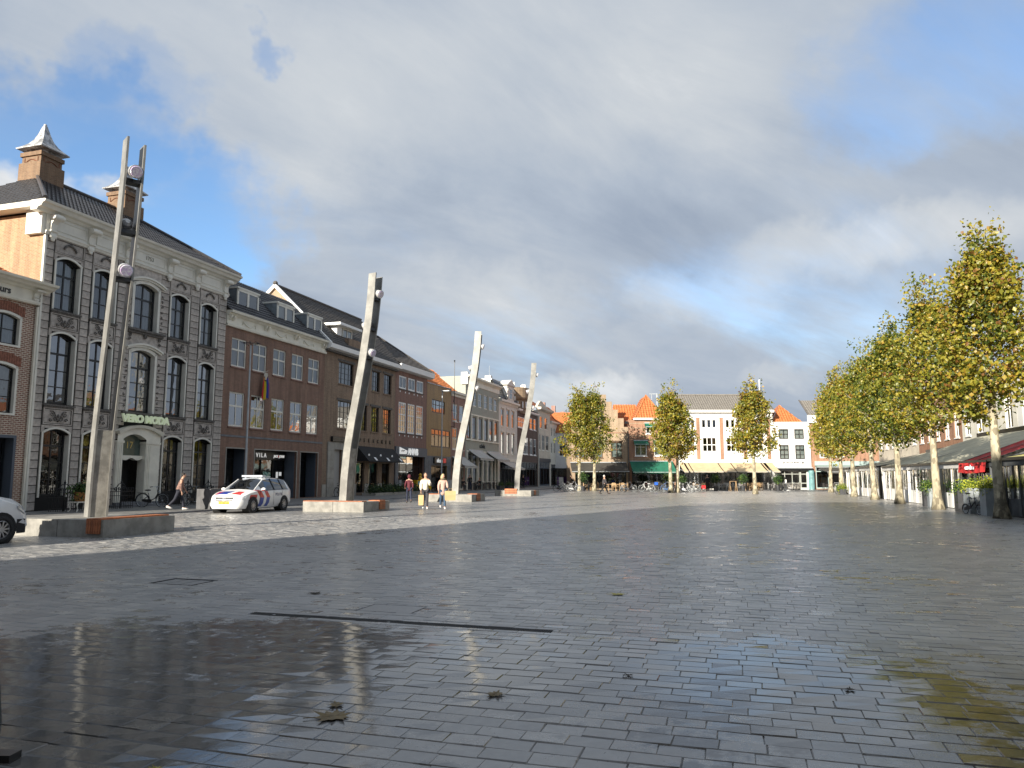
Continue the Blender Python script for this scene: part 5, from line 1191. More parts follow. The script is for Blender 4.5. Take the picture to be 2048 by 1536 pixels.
B.tiles('roof_tiles', M_greytile, (20.75, -.3, 9.92), (32.95, -.3, 9.92), (32.5, 3.0, 12.1), (20.75, 3.0, 12.1), tw=.30, amp=.035); B.tiles('roof_tiles', M_greytile, (32.95, 6.3, 9.92), (20.75, 6.3, 9.92), (20.75, 3, 12.1), (32.5, 3, 12.1), k=2)
g = MB(); g.tube([(B.X(20.75), 3.0, 12.18), (B.X(32.5), 3.0, 12.18)], .12, 6); g.build('ridge_tiles', M_greytile, B.o)
g = MB(); g.bar((B.X(32.95), -.35, 9.9), (B.X(32.55), 3.0, 12.2), .16); g.build('verge_board', M_carve, B.o); g = MB(); g.tube([(B.X(32.4), 3.0, 12.0), (B.X(32.4), 3.0, 14.2)], [.09, .06], 6); g.build('vent_pipe', M_purewhite, B.o)
squiggle('terrace_lettering', B.X(25.2), B.X(27.7), -.03, 3.42, .34, mat('pale_lettering', (.50, .46, .42), .6), B.o, 12)
[awning(B, a, b, 3.32, 2.15, 2.9, M_tan, .06) for a, b in ((20.9, 21.45), (21.67, 22.0), (22.12, 25.7), (25.82, 27.3), (27.42, 31.05), (31.25, 31.4), (31.75, 32.6))]
B.window(21.0, 32.6, .1, 3.3, M_black, M_shopglass, cols=(.08, .2, .33, .45, .6, .72, .86), rows=(.75,), fw=.1, bar=.09, y=.05, panes=False, name='shop_front')
for x0, x1 in ((20.9, 23.0), (25.0, 28.6), (30.4, 32.4)):
    t_ = thing('clear_windscreen', 'clear plastic terrace screen hanging under the %s of the tan awning' % ('left end' if x0 < 22 else 'middle' if x0 < 27 else 'right end'), 'terrace screen', (x0, FY-2.8, 0), 0, 'clear screens under the tan awning')
    g = MB(); n = 16; W_ = x1-x0
    for i in range(n): g.quad((W_*i/n, .03*sin(i*2.3), .2), (W_*(i+1)/n, .03*sin((i+1)*2.3), .2), (W_*(i+1)/n, .03*sin((i+1)*2.3), 2.08), (W_*i/n, .03*sin(i*2.3), 2.08))
    g.build('film', glass('clear_film', (.75, .75, .75), .10, 1.45, .12, .5) if 'clear_film' not in MATS else MATS['clear_film'], t_, smooth=True)
    g = MB(); g.box(0, -.02, 0, W_, .02, .2); g.box(0, -.03, 0, .05, .03, 2.1); g.box(W_-.05, -.03, 0, W_, .03, 2.1); g.build('screen_frame', M_black, t_)

B = far('white_corner_cafe', 'small white house with four black paned windows and a black lettered sign board', 32.9)
ops = [(33.6, 34.79, 6.29, 7.53), (35.55, 36.74, 6.29, 7.53), (33.61, 34.77, 3.76, 5.53), (35.58, 36.75, 3.76, 5.53), (33.2, 36.9, .1, 2.35)]
B.wall(32.9, 37.5, 0, 8.27, ops, M_whitewash); B.body(32.9, 37.5, 9, 0, 8.27, M_whitewash); B.interior(33, 37.4, .1, 8.2, 1.6)
for o in ops[:4]: B.window(*o, M_black, M_glass, cols=2, rows=(.5,) if o[2] > 6 else (.33, .67), fw=.09, bar=.05, y=.02, panes=True, curtain=M_purewhite, thick=() if o[2] > 6 else (1,))
B.box('coping', 32.8, -.12, 8.27, 37.6, .2, 8.42, M_purewhite)
B.tiles('roof_tiles', M_orangetile, (33.0, .8, 8.4), (37.0, .8, 8.4), (34.9, 3.2, 10.9), (34.9, 3.2, 10.9), tw=.34, amp=.05); B.tiles('roof_tiles', M_orangetile, (33.0, 5.6, 8.4), (33.0, .8, 8.4), (34.9, 3.2, 10.9), (34.9, 3.2, 10.9), k=2); B.tiles('roof_tiles', M_orangetile, (37.0, .8, 8.4), (37.0, 5.6, 8.4), (34.9, 3.2, 10.9), (34.9, 3.2, 10.9), k=2)
so_ = B.box('sign_board', 33.69, -.10, 3.03, 36.74, -.001, 3.62, M_purewhite); g = MB(); x0, x1 = B.X(33.72), B.X(36.71)
for q in [(x0, 3.06, x1, 3.09), (x0, 3.56, x1, 3.59), (x0, 3.09, x0+.03, 3.56), (x1-.03, 3.09, x1, 3.56)]: g.box(q[0], -.112, q[1], q[2], -.101, q[3])
g.build('sign_border', mat('grey_paint', (.45, .45, .44), .6), so_)
lettering('sign_lettering', 'GROTE MARKT', .27, .02, M_black, so_, B.X(35.22), -.115, 3.22, 'CENTER', 1.05, .008)
g = MB(); g.tube([(B.X(34.02), -.10, 3.33), (B.X(34.02), -.118, 3.33)], .15, 12); g.tube([(B.X(36.42), -.10, 3.33), (B.X(36.42), -.118, 3.33)], .15, 12); g.build('sign_emblem', M_black, so_)
g = MB(); g.box(B.X(33.94), -.126, 3.27, B.X(34.10), -.119, 3.31); g.box(B.X(33.94), -.126, 3.35, B.X(34.10), -.119, 3.38); g.tube([(B.X(36.42)+.09*cos(a), -.122, 3.35-.05*sin(a)) for a in [pi*i/6 for i in range(7)]], .02, 4); g.build('sign_emblem', M_purewhite, so_)
B.boxes('fascia', [(32.9, -.5, 2.36, 37.5, -.001, 2.60)], M_black); B.box('awning_cassette', 33.0, -.62, 2.61, 37.4, -.1, 2.78, M_galv)
B.window(33.2, 36.0, .75, 2.35, M_greyframe, M_shopglass, cols=(.33, .66), rows=(.72,), fw=.08, bar=.08, y=.03, panes=False, name='cafe_window'); B.window(36.05, 36.95, .1, 2.35, M_greyframe, M_shopglass, cols=1, rows=(.3, .8), fw=.12, bar=.1, y=.03, panes=False, name='cafe_door')
B.box('stone_base', 33.2, .0, .0, 36.0, .2, .74, M_bluestone2)
g = MB(); g.lathe([(.36, 0), (.36, 2.35)], 20, (B.X(37.35), -.25, 0)); g.build('corner_column', M_teal, B.o)

B = far('teal_fronted_house', 'brick house with grey tiled roof and pale teal shopfront behind the right-hand trees', 37.7)
ops = [(38.6, 39.7, 6.2, 7.8), (40.6, 41.7, 6.2, 7.8), (38.6, 39.7, 3.9, 5.4), (40.6, 41.7, 3.9, 5.4), (38.0, 46, .1, 3.0)]
B.wall(37.6, 47, 0, 8.3, ops, M_brickO); B.body(37.6, 47, 9, 0, 8.3, M_brickO); B.interior(37.7, 46.9, .1, 8.2, 1.6)
for o in ops[:4]: B.window(*o, M_purewhite, M_glass, cols=2, rows=(.6,), fw=.12, bar=.06, y=.05, panes=False, curtain=M_blind)
B.box('frieze', 37.3, -.3, 8.3, 47.2, .1, 9.3, M_whitewash); B.tiles('roof_tiles', M_greytile, (37.3, -.3, 9.3), (47.2, -.3, 9.3), (47.2, 2.5, 11.4), (37.3, 2.5, 11.4), tw=.3, amp=.035); g = MB(); g.bar((B.X(37.28), -.3, 9.35), (B.X(37.28), 2.5, 11.45), .12); g.build('verge_board', M_carve, B.o)
B.box('fascia', 37.9, -.15, 2.95, 46.5, -.001, 3.5, mat('pale_teal', (.36, .46, .44), .6))
B.window(38.0, 46.0, .1, 2.95, mat('pale_teal', (.36, .46, .44), .6), M_shopglass, cols=(.2, .4, .6, .8), rows=(.75,), fw=.12, bar=.12, y=.03, panes=False, name='shop_front')
awning(B, 38.2, 46.2, 2.75, 2.15, 3.0, M_blackcanvas, .2)
g = MB(); g.box(B.X(39.8), -3.2, .8, B.X(39.8)+.1, -3.1, 2.1); g.ball((B.X(40.2), -3.1, 1.35), (.5, .08, .62), 10, 8); g.build('amber_display', mat('amber_cloth', (.55, .26, .04), .8, var=.3, vscale=4), B.o)

# houses up the side street and beyond the roofs
B = Bld('street_end_house', 'sunlit white house with orange roof closing the side street, seen through the twin trees', 6.0, loc=(6.0, 128, 0), rotz=-.12)
B.wall(6, 20, 0, 9.0, [(8, 9.2, 5, 7), (10.5, 11.7, 5, 7), (13, 14.2, 5, 7), (7, 19, .1, 3)], M_whitewash); B.body(6, 20, 9, 0, 9, M_brickO); B.interior(6.1, 19.9, .1, 8.9, 1.5)
for x in (8, 10.5, 13): B.window(x, x+1.2, 5, 7, M_purewhite, M_glass, cols=2, rows=(.5,), fw=.1, bar=.06, y=.05, panes=False)
B.window(7, 19, .1, 3, M_black, M_shopglass, cols=(.2, .4, .6, .8), rows=(), fw=.2, bar=.2, y=.05, panes=False, name='shop_front')
B.tiles('roof_tiles', M_orangetile, (6, -.2, 9), (20, -.2, 9), (20, 4, 12.8), (6, 4, 12.8), k=2, tw=.36)

# ------------------------------------------------------------------ right side: houses behind the trees, lean-to terraces
A2 = R(15.2); D2 = Vector((sin(A2), cos(A2), 0)); M2 = Vector((cos(A2), -sin(A2), 0)); T1 = Vector((18.83, 29.2, 0)); RZ2 = math.atan2(-cos(A2), -sin(A2))
def rpt(s, off, z=0.0): return T1+D2*s+M2*off+Vector((0, 0, z))
for k, (s0, s1, zt, m_, rf, lab) in enumerate(((-14, -3, 8.2, M_whitewash, M_rooftile2, 'white house glimpsed through the nearest plane tree, above the red lean-to'), (-3, 8, 8.6, M_offwhite, M_rooftile, 'off white house glimpsed behind the second plane tree'), (8, 20, 8.0, M_whitewash, M_orangetile, 'white house with tall windows glimpsed behind the middle plane trees'), (20, 31, 8.0, M_offwhite, M_orangetile, 'off white house behind the greener plane tree crowns'), (31, 44, 9.0, M_brickO, M_rooftile2, 'orange brick house with white windows above the farther lean-tos'), (44, 62, 8.4, M_beige, M_orangetile, 'beige house at the far right corner, behind the last plane trees'))):
    B = Bld('right_row_house', lab, -s1, loc=rpt(s1, 7.6), rotz=RZ2); x0, x1 = -s1, -s0; n = int((s1-s0)/2.6); ops = []
    for i in range(n):
        a = x0+(i+.5)*(x1-x0)/n-.6
        ops += [(a, a+1.2, 4.6, 6.8)]
    B.wall(x0+.01, x1-.01, 0, zt, ops, m_); B.body(x0+.01, x1-.01, 8, 0, zt, m_); B.interior(x0+.1, x1-.1, .1, zt-.1, 1.3)
    for o in ops: B.window(*o, M_purewhite, M_glassr, cols=2, rows=(.6,), fw=.12, bar=.06, y=.05, panes=False, curtain=M_blind, sill=M_purewhite)
    B.profile('cornice', x0, x1, [(.2, zt), (-.15, zt), (-.4, zt+.15), (-.4, zt+.35), (.2, zt+.35)], M_purewhite)
    if k == 4:
        g = MB(); g.poly([(B.X(x0+.5), 0, zt), (B.X(x1-5), 0, zt), (B.X((x0+x1)/2-2.5), 0, zt+3.4)]); g.build('gable', mat('pink_render', (.50, .27, .22), .8), B.o)
    B.tiles('roof_tiles', rf, (x0, 0, zt+.3), (x1, 0, zt+.3), (x1, 3.6, zt+2.2), (x0, 3.6, zt+2.2), k=2, tw=.36)
M_tentwhite = mat('white_tent_cloth', (.66, .65, .62), .75, var=.08, vscale=1.5); M_tentgrey = mat('dark_grey_tent', (.075, .08, .085), .8, var=.2); M_film = MATS['clear_film'] if 'clear_film' in MATS else glass('clear_film', (.75, .75, .75), .10, 1.45, .12, .5)
M_smoke = glass('smoked_film', (.40, .38, .36), .10, 1.45, .14, .5)
M_olive = mat('olive_canvas', (.48, .46, .35), .85, var=.15, vscale=1); M_lime = mat('yellow_green_canvas', (.52, .48, .18), .85, var=.25, vscale=.8); M_red = mat('red_canvas', (.42, .022, .022), .8, var=.25, vscale=2.5)
def terrace(label, s0, s1, roofm, zf=2.25, zb=4.0, wallm=None, film=None, skirt=.78, dep=6.0, np_=8, strapm=None, front=True):
    t = thing('lean_to_terrace', label, 'terrace tent', rpt(s1, 1.0), RZ2, 'lean-to terraces along the right side'); L_ = s1-s0; wallm = wallm or M_tentwhite; film = film or M_film
    g = MB(); n = 10                         # canvas roof, sagging a little
    for i in range(n):
        for j in range(4):
            f = lambda i_, j_: (L_*i_/n, -.25+dep*j_/4+.0, zf+.02+(zb-zf)*j_/4-.07*sin(pi*j_/4)*abs(sin(pi*i_/2.5)))
            g.quad(f(i, j), f(i+1, j), f(i+1, j+1), f(i, j+1))
    g.build('roof_canvas', roofm, t, smooth=True)
    g = MB()
    for x in (0, L_*.5, L_): g.bar((x, -.2, zf), (x, dep, zb), .09, .12); g.bar((x, 0, 0), (x, 0, zf), .08)
    g.bar((0, dep-.2, zb+.1), (L_, dep-.2, zb+.1), .25, .3); g.bar((0, 0, zf), (L_, 0, zf), .08); g.bar((0, -.22, zf+.03), (L_, -.22, zf+.03), .10, .12); g.build('frame', M_black, t)
    if front:
        g = MB(); m_ = np_*8
        for i in range(m_):
            f = lambda i_, z: (L_*i_/m_, -.09+.035*sin(i_*1.7)*(1-z/3)+.02*sin(i_*.6), z)
            g.quad(f(i, .03), f(i+1, .03), f(i+1, skirt), f(i, skirt))
        g.build('skirt', wallm, t, smooth=True)
        g = MB()
        for i in range(m_): g.quad(f(i, skirt), f(i+1, skirt), f(i+1, zf-.25), f(i, zf-.25))
        g.build('clear_film', film, t, smooth=True)
        g = MB(); g.box(0, -.20, zf-.25, L_, -.06, zf-.02, 0)
        g.build('valance', strapm or wallm, t)
        for i in range(np_+1):
            x = L_*i/np_; g = MB(); w_ = .05 if i % 4 else .10; g.bar((x, -.15, .05), (x+.06*sin(i*2.2), -.15, zf-.25), w_, .03); g.build('strap', strapm or wallm, t)
    for x in (0, L_):
        g = MB(); g.quad((x, 0, .03), (x, dep, .03), (x, dep, zb-.1), (x, 0, zf)); g.build('side_cloth', wallm, t)
    return t
t = terrace('dark smoked tent wall under a yellow green canvas at the right edge of the picture', -9.0, 3.6, M_lime, 2.28, 3.35, M_tentgrey, M_smoke, .72, 6, 8, M_tentgrey)
t = terrace('narrow terrace entrance under the bright red canvas', 3.7, 7.5, M_red, 2.24, 4.55, M_tentgrey, M_smoke, .5, 6.0, 3, M_black)
g = MB(); n = 20
for i in range(n):
    f = lambda i_, z: (.1+3.6*i_/n, -.32-.05*sin(i_*1.5)-.06*(1-z), 2.22-.42*(1-z)-.06*sin(pi*i_/n)*(1-z))
    g.quad(f(i, 0), f(i+1, 0), f(i+1, 1), f(i, 1))
vo = g.build('red_valance', M_red, t, smooth=True); squiggle('valance_lettering', 1.3, 2.6, -.42, 1.92, .2, M_sign, vo, 5)
terrace('long white walled tent with clear windows and white straps under olive canvas', 7.6, 25.4, M_olive, 2.25, 4.3, M_tentwhite, M_film, .78, 6.2, 10)
terrace('farther lean-to with pale sliding canopy and grey bench, past the white walled tent', 27.2, 38.0, M_olive, 2.3, 3.6, M_tentwhite, M_film, .7, 6, 5)
terrace('last white curtained tent at the far end of the tree row', 39.0, 45.5, M_tentwhite, 2.3, 3.0, M_tentwhite, M_film, .5, 5, 6)

# ------------------------------------------------------------------ plane trees
def leaf_mat():
    m = bpy.data.materials.new('plane_leaf'); m.use_nodes = True; t = N(m.node_tree); MATS['plane_leaf'] = m
    out = m.node_tree.nodes['Material Output']; m.node_tree.nodes.remove(m.node_tree.nodes['Principled BSDF'])
    tone = t.node('ShaderNodeAttribute', _attribute_name='tone').outputs['Fac']
    c = t.ramp(tone, [(0, (.04, .07, .012)), (.26, (.11, .15, .020)), (.5, (.27, .27, .034)), (.74, (.43, .36, .040)), (.9, (.46, .30, .040)), (1, (.24, .115, .03))])
    d = t.node('ShaderNodeBsdfDiffuse', Color=c); tr = t.node('ShaderNodeBsdfTranslucent', Color=c); gl = t.node('ShaderNodeBsdfGlossy', Color=(.6, .6, .6), Roughness=.45)
    mx = t.node('ShaderNodeMixShader', i0=.42, i1=d.outputs[0], i2=tr.outputs[0]); m2 = t.node('ShaderNodeMixShader', i0=.06, i1=mx.outputs[0], i2=gl.outputs[0]); t.set(out.inputs[0], m2.outputs[0]); return m
M_leaf = leaf_mat()
def bark_mat(nm, moss):
    m, t, b = newmat(nm); oc = t.node('ShaderNodeTexCoord').outputs['Object']
    v = t.node('ShaderNodeTexVoronoi', Vector=t.vmath('MULTIPLY', oc, (1, 1, .45)), Scale=9.0); 
    x, y, z = t.sep(v.outputs['Color'])
    c = t.ramp(x, [(0, (.17, .145, .10)), (.35, (.30, .265, .185)), (.6, (.40, .355, .25)), (1, (.52, .46, .32))])
    nz = t.noise(oc, 3.0, 5, .6); ox, oy, oz = t.sep(oc)
    low = t.math('MULTIPLY', t.smooth(oz, 2.2, .0), t.smooth(nz, .40, .6)); c = t.mix(t.math('MULTIPLY', low, moss), c, (.06, .055, .04))
    t.set(b.inputs['Base Color'], c); b.inputs['Roughness'].default_value = .85
    bp = t.node('ShaderNodeBump', Strength=.5, Distance=.02, Height=t.noise(oc, 18, 5, .6)); t.set(b.inputs['Normal'], bp.outputs[0]); return m
M_bark = bark_mat('plane_bark', .15); M_barkmoss = bark_mat('mossy_plane_bark', .9)
def crown_mesh(branches, nleaf, size, rng, hue, spread=.27):
    """leaf-sized faces gathered in clumps along the branch ends"""
    P = []; wts = []
    for pts in branches:
        for i in range(1, len(pts)): P.append(pts[i]); wts.append(.55+.75*i/len(pts))
    P = np.array(P); wts = np.array(wts)/np.sum(wts)
    nc = nleaf//9; ci = rng.choice(len(P), nc, p=wts); cc = P[ci]+rng.normal(0, spread, (nc, 3))*[1, 1, .8]
    ctone = rng.normal(hue, .21, nc)
    li = np.repeat(np.arange(nc), 9); n = len(li)
    c = cc[li]+rng.normal(0, .16, (n, 3)); tone = np.clip(ctone[li]+rng.normal(0, .13, n), 0, 1)
    u = rng.normal(0, 1, (n, 3)); u /= np.linalg.norm(u, axis=1)[:, None]
    v = rng.normal(0, 1, (n, 3)); v -= u*np.sum(u*v, axis=1)[:, None]; v /= np.linalg.norm(v, axis=1)[:, None]
    s_ = size*rng.uniform(.5, 1.35, n)[:, None]; w_ = np.cross(u, v)*s_*.22
    # each leaf: a folded kite of two triangles sharing the midrib
    a = c-u*s_*.55; b = c+v*s_*.52+w_; d = c+u*s_*.6; e = c-v*s_*.52+w_
    V = np.stack([a, b, d, e], 1).reshape(-1, 3)
    idx = np.arange(n)*4; F = np.stack([idx, idx+1, idx+2, idx, idx+2, idx+3], 1).reshape(-1)
    me = bpy.data.meshes.new('crown'); me.vertices.add(len(V)); me.vertices.foreach_set('co', V.ravel())
    me.loops.add(len(F)); me.loops.foreach_set('vertex_index', F); me.polygons.add(2*n); me.polygons.foreach_set('loop_start', np.arange(2*n)*3); me.polygons.foreach_set('loop_total', np.full(2*n, 3))
    at = me.attributes.new('tone', 'FLOAT', 'FACE'); at.data.foreach_set('value', np.repeat(tone, 2)); me.materials.append(M_leaf); me.update(); me.validate(); return me
def tree(label, P, H_, rad, z0, nleaf, seed, hue=.55, size=.19, lean=0.0, group='plane trees along the right side', foot=0.0):
    rng = np.random.default_rng(seed); t = thing('plane_tree', label, 'tree', P, rng.uniform(0, 6.28), group)
    r0 = .19+.012*(H_-9); n = 16; pts = []; rs = []
    for i in range(n+1):
        f = i/n; pts.append((.06*sin(f*5+seed)+lean*f, .06*cos(f*4.3+seed)-.06*cos(seed), H_*.95*f)); rs.append(max(.02, r0*(1-f*.93)*(1+.55*math.exp(-f*60))))
    g = MB(); g.tube(pts, rs, 12); branches = []; top = []
    nb_ = 34
    for k in range(nb_):
        f = .0+(k+.5)/nb_; zb = z0-.15+(H_*.93-z0)*f; i = min(n, int(zb/(H_*.95)*n)); base = Vector(pts[i]); base.z = zb
        a = k*2.39996+rng.normal(0, .3); prof = min(1, .66+f*2.0)*(1-f)**.80*1.20+.07
        ln = rad*prof*rng.uniform(.75, 1.15)+.15; rise = rng.uniform(.35, .75)+.5*f; bp = [base]
        for j in range(1, 5): q = j/4; bp.append(base+Vector((cos(a+.25*q)*ln*q, sin(a+.25*q)*ln*q, ln*rise*q*(.6+.5*q)+rng.normal(0, .05))))
        g.tube(bp, [max(.012, rs[i]*.42), .03, .02, .014, .008], 5); branches.append([tuple(p) for p in bp])
        for s2 in range(2):
            o = bp[2+s2]; a2 = a+rng.choice([-1, 1])*rng.uniform(.5, 1.1); l2 = ln*.45
            bb = [o, o+Vector((cos(a2)*l2*.5, sin(a2)*l2*.5, l2*.3)), o+Vector((cos(a2)*l2, sin(a2)*l2, l2*.75))]; g.tube(bb, [.016, .011, .006], 4); branches.append([tuple(p) for p in bb])
    for k in range(11): a = k*.9; o = Vector(pts[-2]); bb = [o-Vector((0, 0, .5*(k % 4))), o+Vector((.20*cos(a), .20*sin(a), .35-.4*(k % 4))), o+Vector((.42*cos(a), .42*sin(a), 1.25+.38*(k % 3)-.45*(k % 4)))]; g.tube(bb, [.016, .01, .005], 4); branches.append([tuple(p) for p in bb])
    g.build('trunk', M_barkmoss if foot else M_bark, t, smooth=True)
    place('crown', crown_mesh(branches, nleaf, size, rng, hue), t, kind='stuff')
    return t
RT = [((18.83, 29.2), 11.0, 2.15, 3.75, 16000, .56, 'nearest plane tree, tall, with dark mossy foot, before the dark smoked tent'), ((20.81, 37.1), 10.6, 2.2, 3.6, 13500, .52, 'second plane tree from the right, pale trunk before the white tent wall'), ((23.02, 45.1), 10.5, 2.0, 3.5, 12500, .40, 'greener plane tree with grey trunk, in front of the middle of the white tent'), ((25.3, 53.0), 10.3, 2.1, 3.4, 9500, .46, 'plane tree at the far end of the white tent, ivy dark stem beside it'), ((27.5, 60.9), 10.0, 2.0, 3.4, 9500, .54, 'plane tree with flower tub at its foot'), ((29.9, 68.8), 10.6, 2.2, 3.3, 8500, .62, 'yellow plane tree before the last white curtained tent'), ((32.4, 76.8), 10.2, 2.1, 3.3, 8500, .58, 'yellow plane tree with a white bicycle leaning near its foot, end of the row')]
for k, (p, H_, rad, z0, nl, hue, lab) in enumerate(RT): tree(lab, (*p, 0), H_, rad*.73, z0, int(nl*1.0), 11+k, hue, (.135, .135, .14, .15, .16, .17, .17)[k], foot=.9 if k == 0 else .0)
CT = [((7.55, 84), 11.1, 2.05, 3.3, 7000, .54, 'left of the twin plane trees at the side street, dark cluttered foot'), ((9.2, 84.6), 11.0, 2.35, 3.2, 7800, .46, 'right of the twin plane trees at the side street, pale clean trunk'), ((15.7, 75.0), 10.1, 1.8, 3.3, 6000, .62, 'left of the two close plane trunks behind the parked bicycles'), ((16.6, 76.0), 9.4, 2.05, 3.2, 6500, .58, 'right of the two close plane trunks behind the parked bicycles'), ((22.4, 69.6), 9.7, 2.15, 3.3, 9000, .60, 'lone plane tree standing before the tan awning')]
for k, (p, H_, rad, z0, nl, hue, lab) in enumerate(CT): tree(lab, (*p, 0), H_, rad*.78, z0, int(nl*1.1), 41+k, hue, .165, group='plane trees at the far side')

# ------------------------------------------------------------------ the tall building behind the viewer: only its shadow is in the picture
B = Bld('town_hall', 'tall brick building behind the viewer that casts the broad shadow over the near square', 0.0, loc=(-24.3, -6.0, 0), rotz=pi)
# rotated by half a turn: its front looks at the square, local x runs to the left of the viewer
g = MB(); g.box(-11.4, 0, 0, 0, 4, 20.8); g.build('tower_block', M_brickY, B.o, (0, 0, 0))
g = MB(); v = [(-11.6, -.2, 20.8), (.2, -.2, 20.8), (.2, 4.2, 20.8), (-11.6, 4.2, 20.8), (-9.6, 1.6, 23.4), (-2.5, 1.6, 23.4), (-2.5, 2.4, 23.4), (-9.6, 2.4, 23.4)]
g.add(v, [(0, 1, 5, 4), (1, 2, 6, 5), (2, 3, 7, 6), (3, 0, 4, 7), (4, 5, 6, 7)]); g.build('roof', M_rooftile, B.o)
g = MB(); g.box(-62, .4, 0, -11.45, 10, 16.4); g.build('wing', M_brickY, B.o)
g = MB(); g.prism([(.0, 16.4), (10.2, 16.4), (5.1, 19.6)], -62, -11.45, ax='x'); g.build('wing_roof', M_rooftile, B.o)
for k in range(20):
    x = -1.6-k*3.0
    for z in (1.2, 5.6, 10.0)+((14.4,) if k < 4 else ()):
        g = MB(); y = -.06 if x > -12 else .34
        if -12.9 < x < -9.9: continue
        g.box(x-1.4, y, z, x, y+.04, z+2.8); g.build('window', M_purewhite, B.o); 
        g = MB(); g.box(x-1.3, y-.01, z+.1, x-.75, y-.002, z+2.7); g.box(x-.65, y-.01, z+.1, x-.1, y-.002, z+2.7); g.build('pane', M_glassr, bpy.context.scene.objects[B.o.children[-1].name])
# ------------------------------------------------------------------ people
def skin_mesh(V_, E_, Rr, m, sub=2, name='body'):
    me = bpy.data.meshes.new('sk'); me.from_pydata([tuple(v) for v in V_], E_, []); o = bpy.data.objects.new('sk', me); COL.objects.link(o)
    md = o.modifiers.new('s', 'SKIN'); md.use_smooth_shade = True; md.branch_smoothing = .6
    for i, r_ in enumerate(Rr): me.skin_vertices[0].data[i].radius = r_ if isinstance(r_, tuple) else (r_, r_)
    for i, d in enumerate(me.skin_vertices[0].data): d.use_root = (i == 0)
    sb = o.modifiers.new('b', 'SUBSURF'); sb.levels = sub; sb.render_levels = sub
    dg = bpy.context.evaluated_depsgraph_get(); dg.update(); out = bpy.data.meshes.new_from_object(o.evaluated_get(dg)); out.name = name
    bpy.data.objects.remove(o); out.materials.clear(); out.materials.append(m)
    return out
def join_extra(me, g, mats):
    """add small closed shapes to an evaluated mesh"""
    bm = bmesh.new(); bm.from_mesh(me); o = len(bm.verts); vs = [bm.verts.new(v) for v in g.v]
    for f, mi in zip(g.f, g.m):
        try: fc = bm.faces.new([vs[i] for i in f]); fc.material_index = mi; fc.smooth = True
        except ValueError: pass
    bm.to_mesh(me); bm.free()
    for m in mats: me.materials.append(m)
M_skin = mat('skin', (.50, .30, .21), .6); M_eye = mat('eye_dark', (.02, .015, .012), .3); M_lip = mat('lip', (.38, .15, .12), .5)
def cloth(name, c, rough=.85, bump=.0): return mat('cloth_'+name, c, rough, var=.12, vscale=9, bump=bump, bscale=14)
M_shoeW = mat('white_shoe', (.72, .71, .68), .6); M_shoeB = mat('black_shoe', (.02, .02, .022), .6)
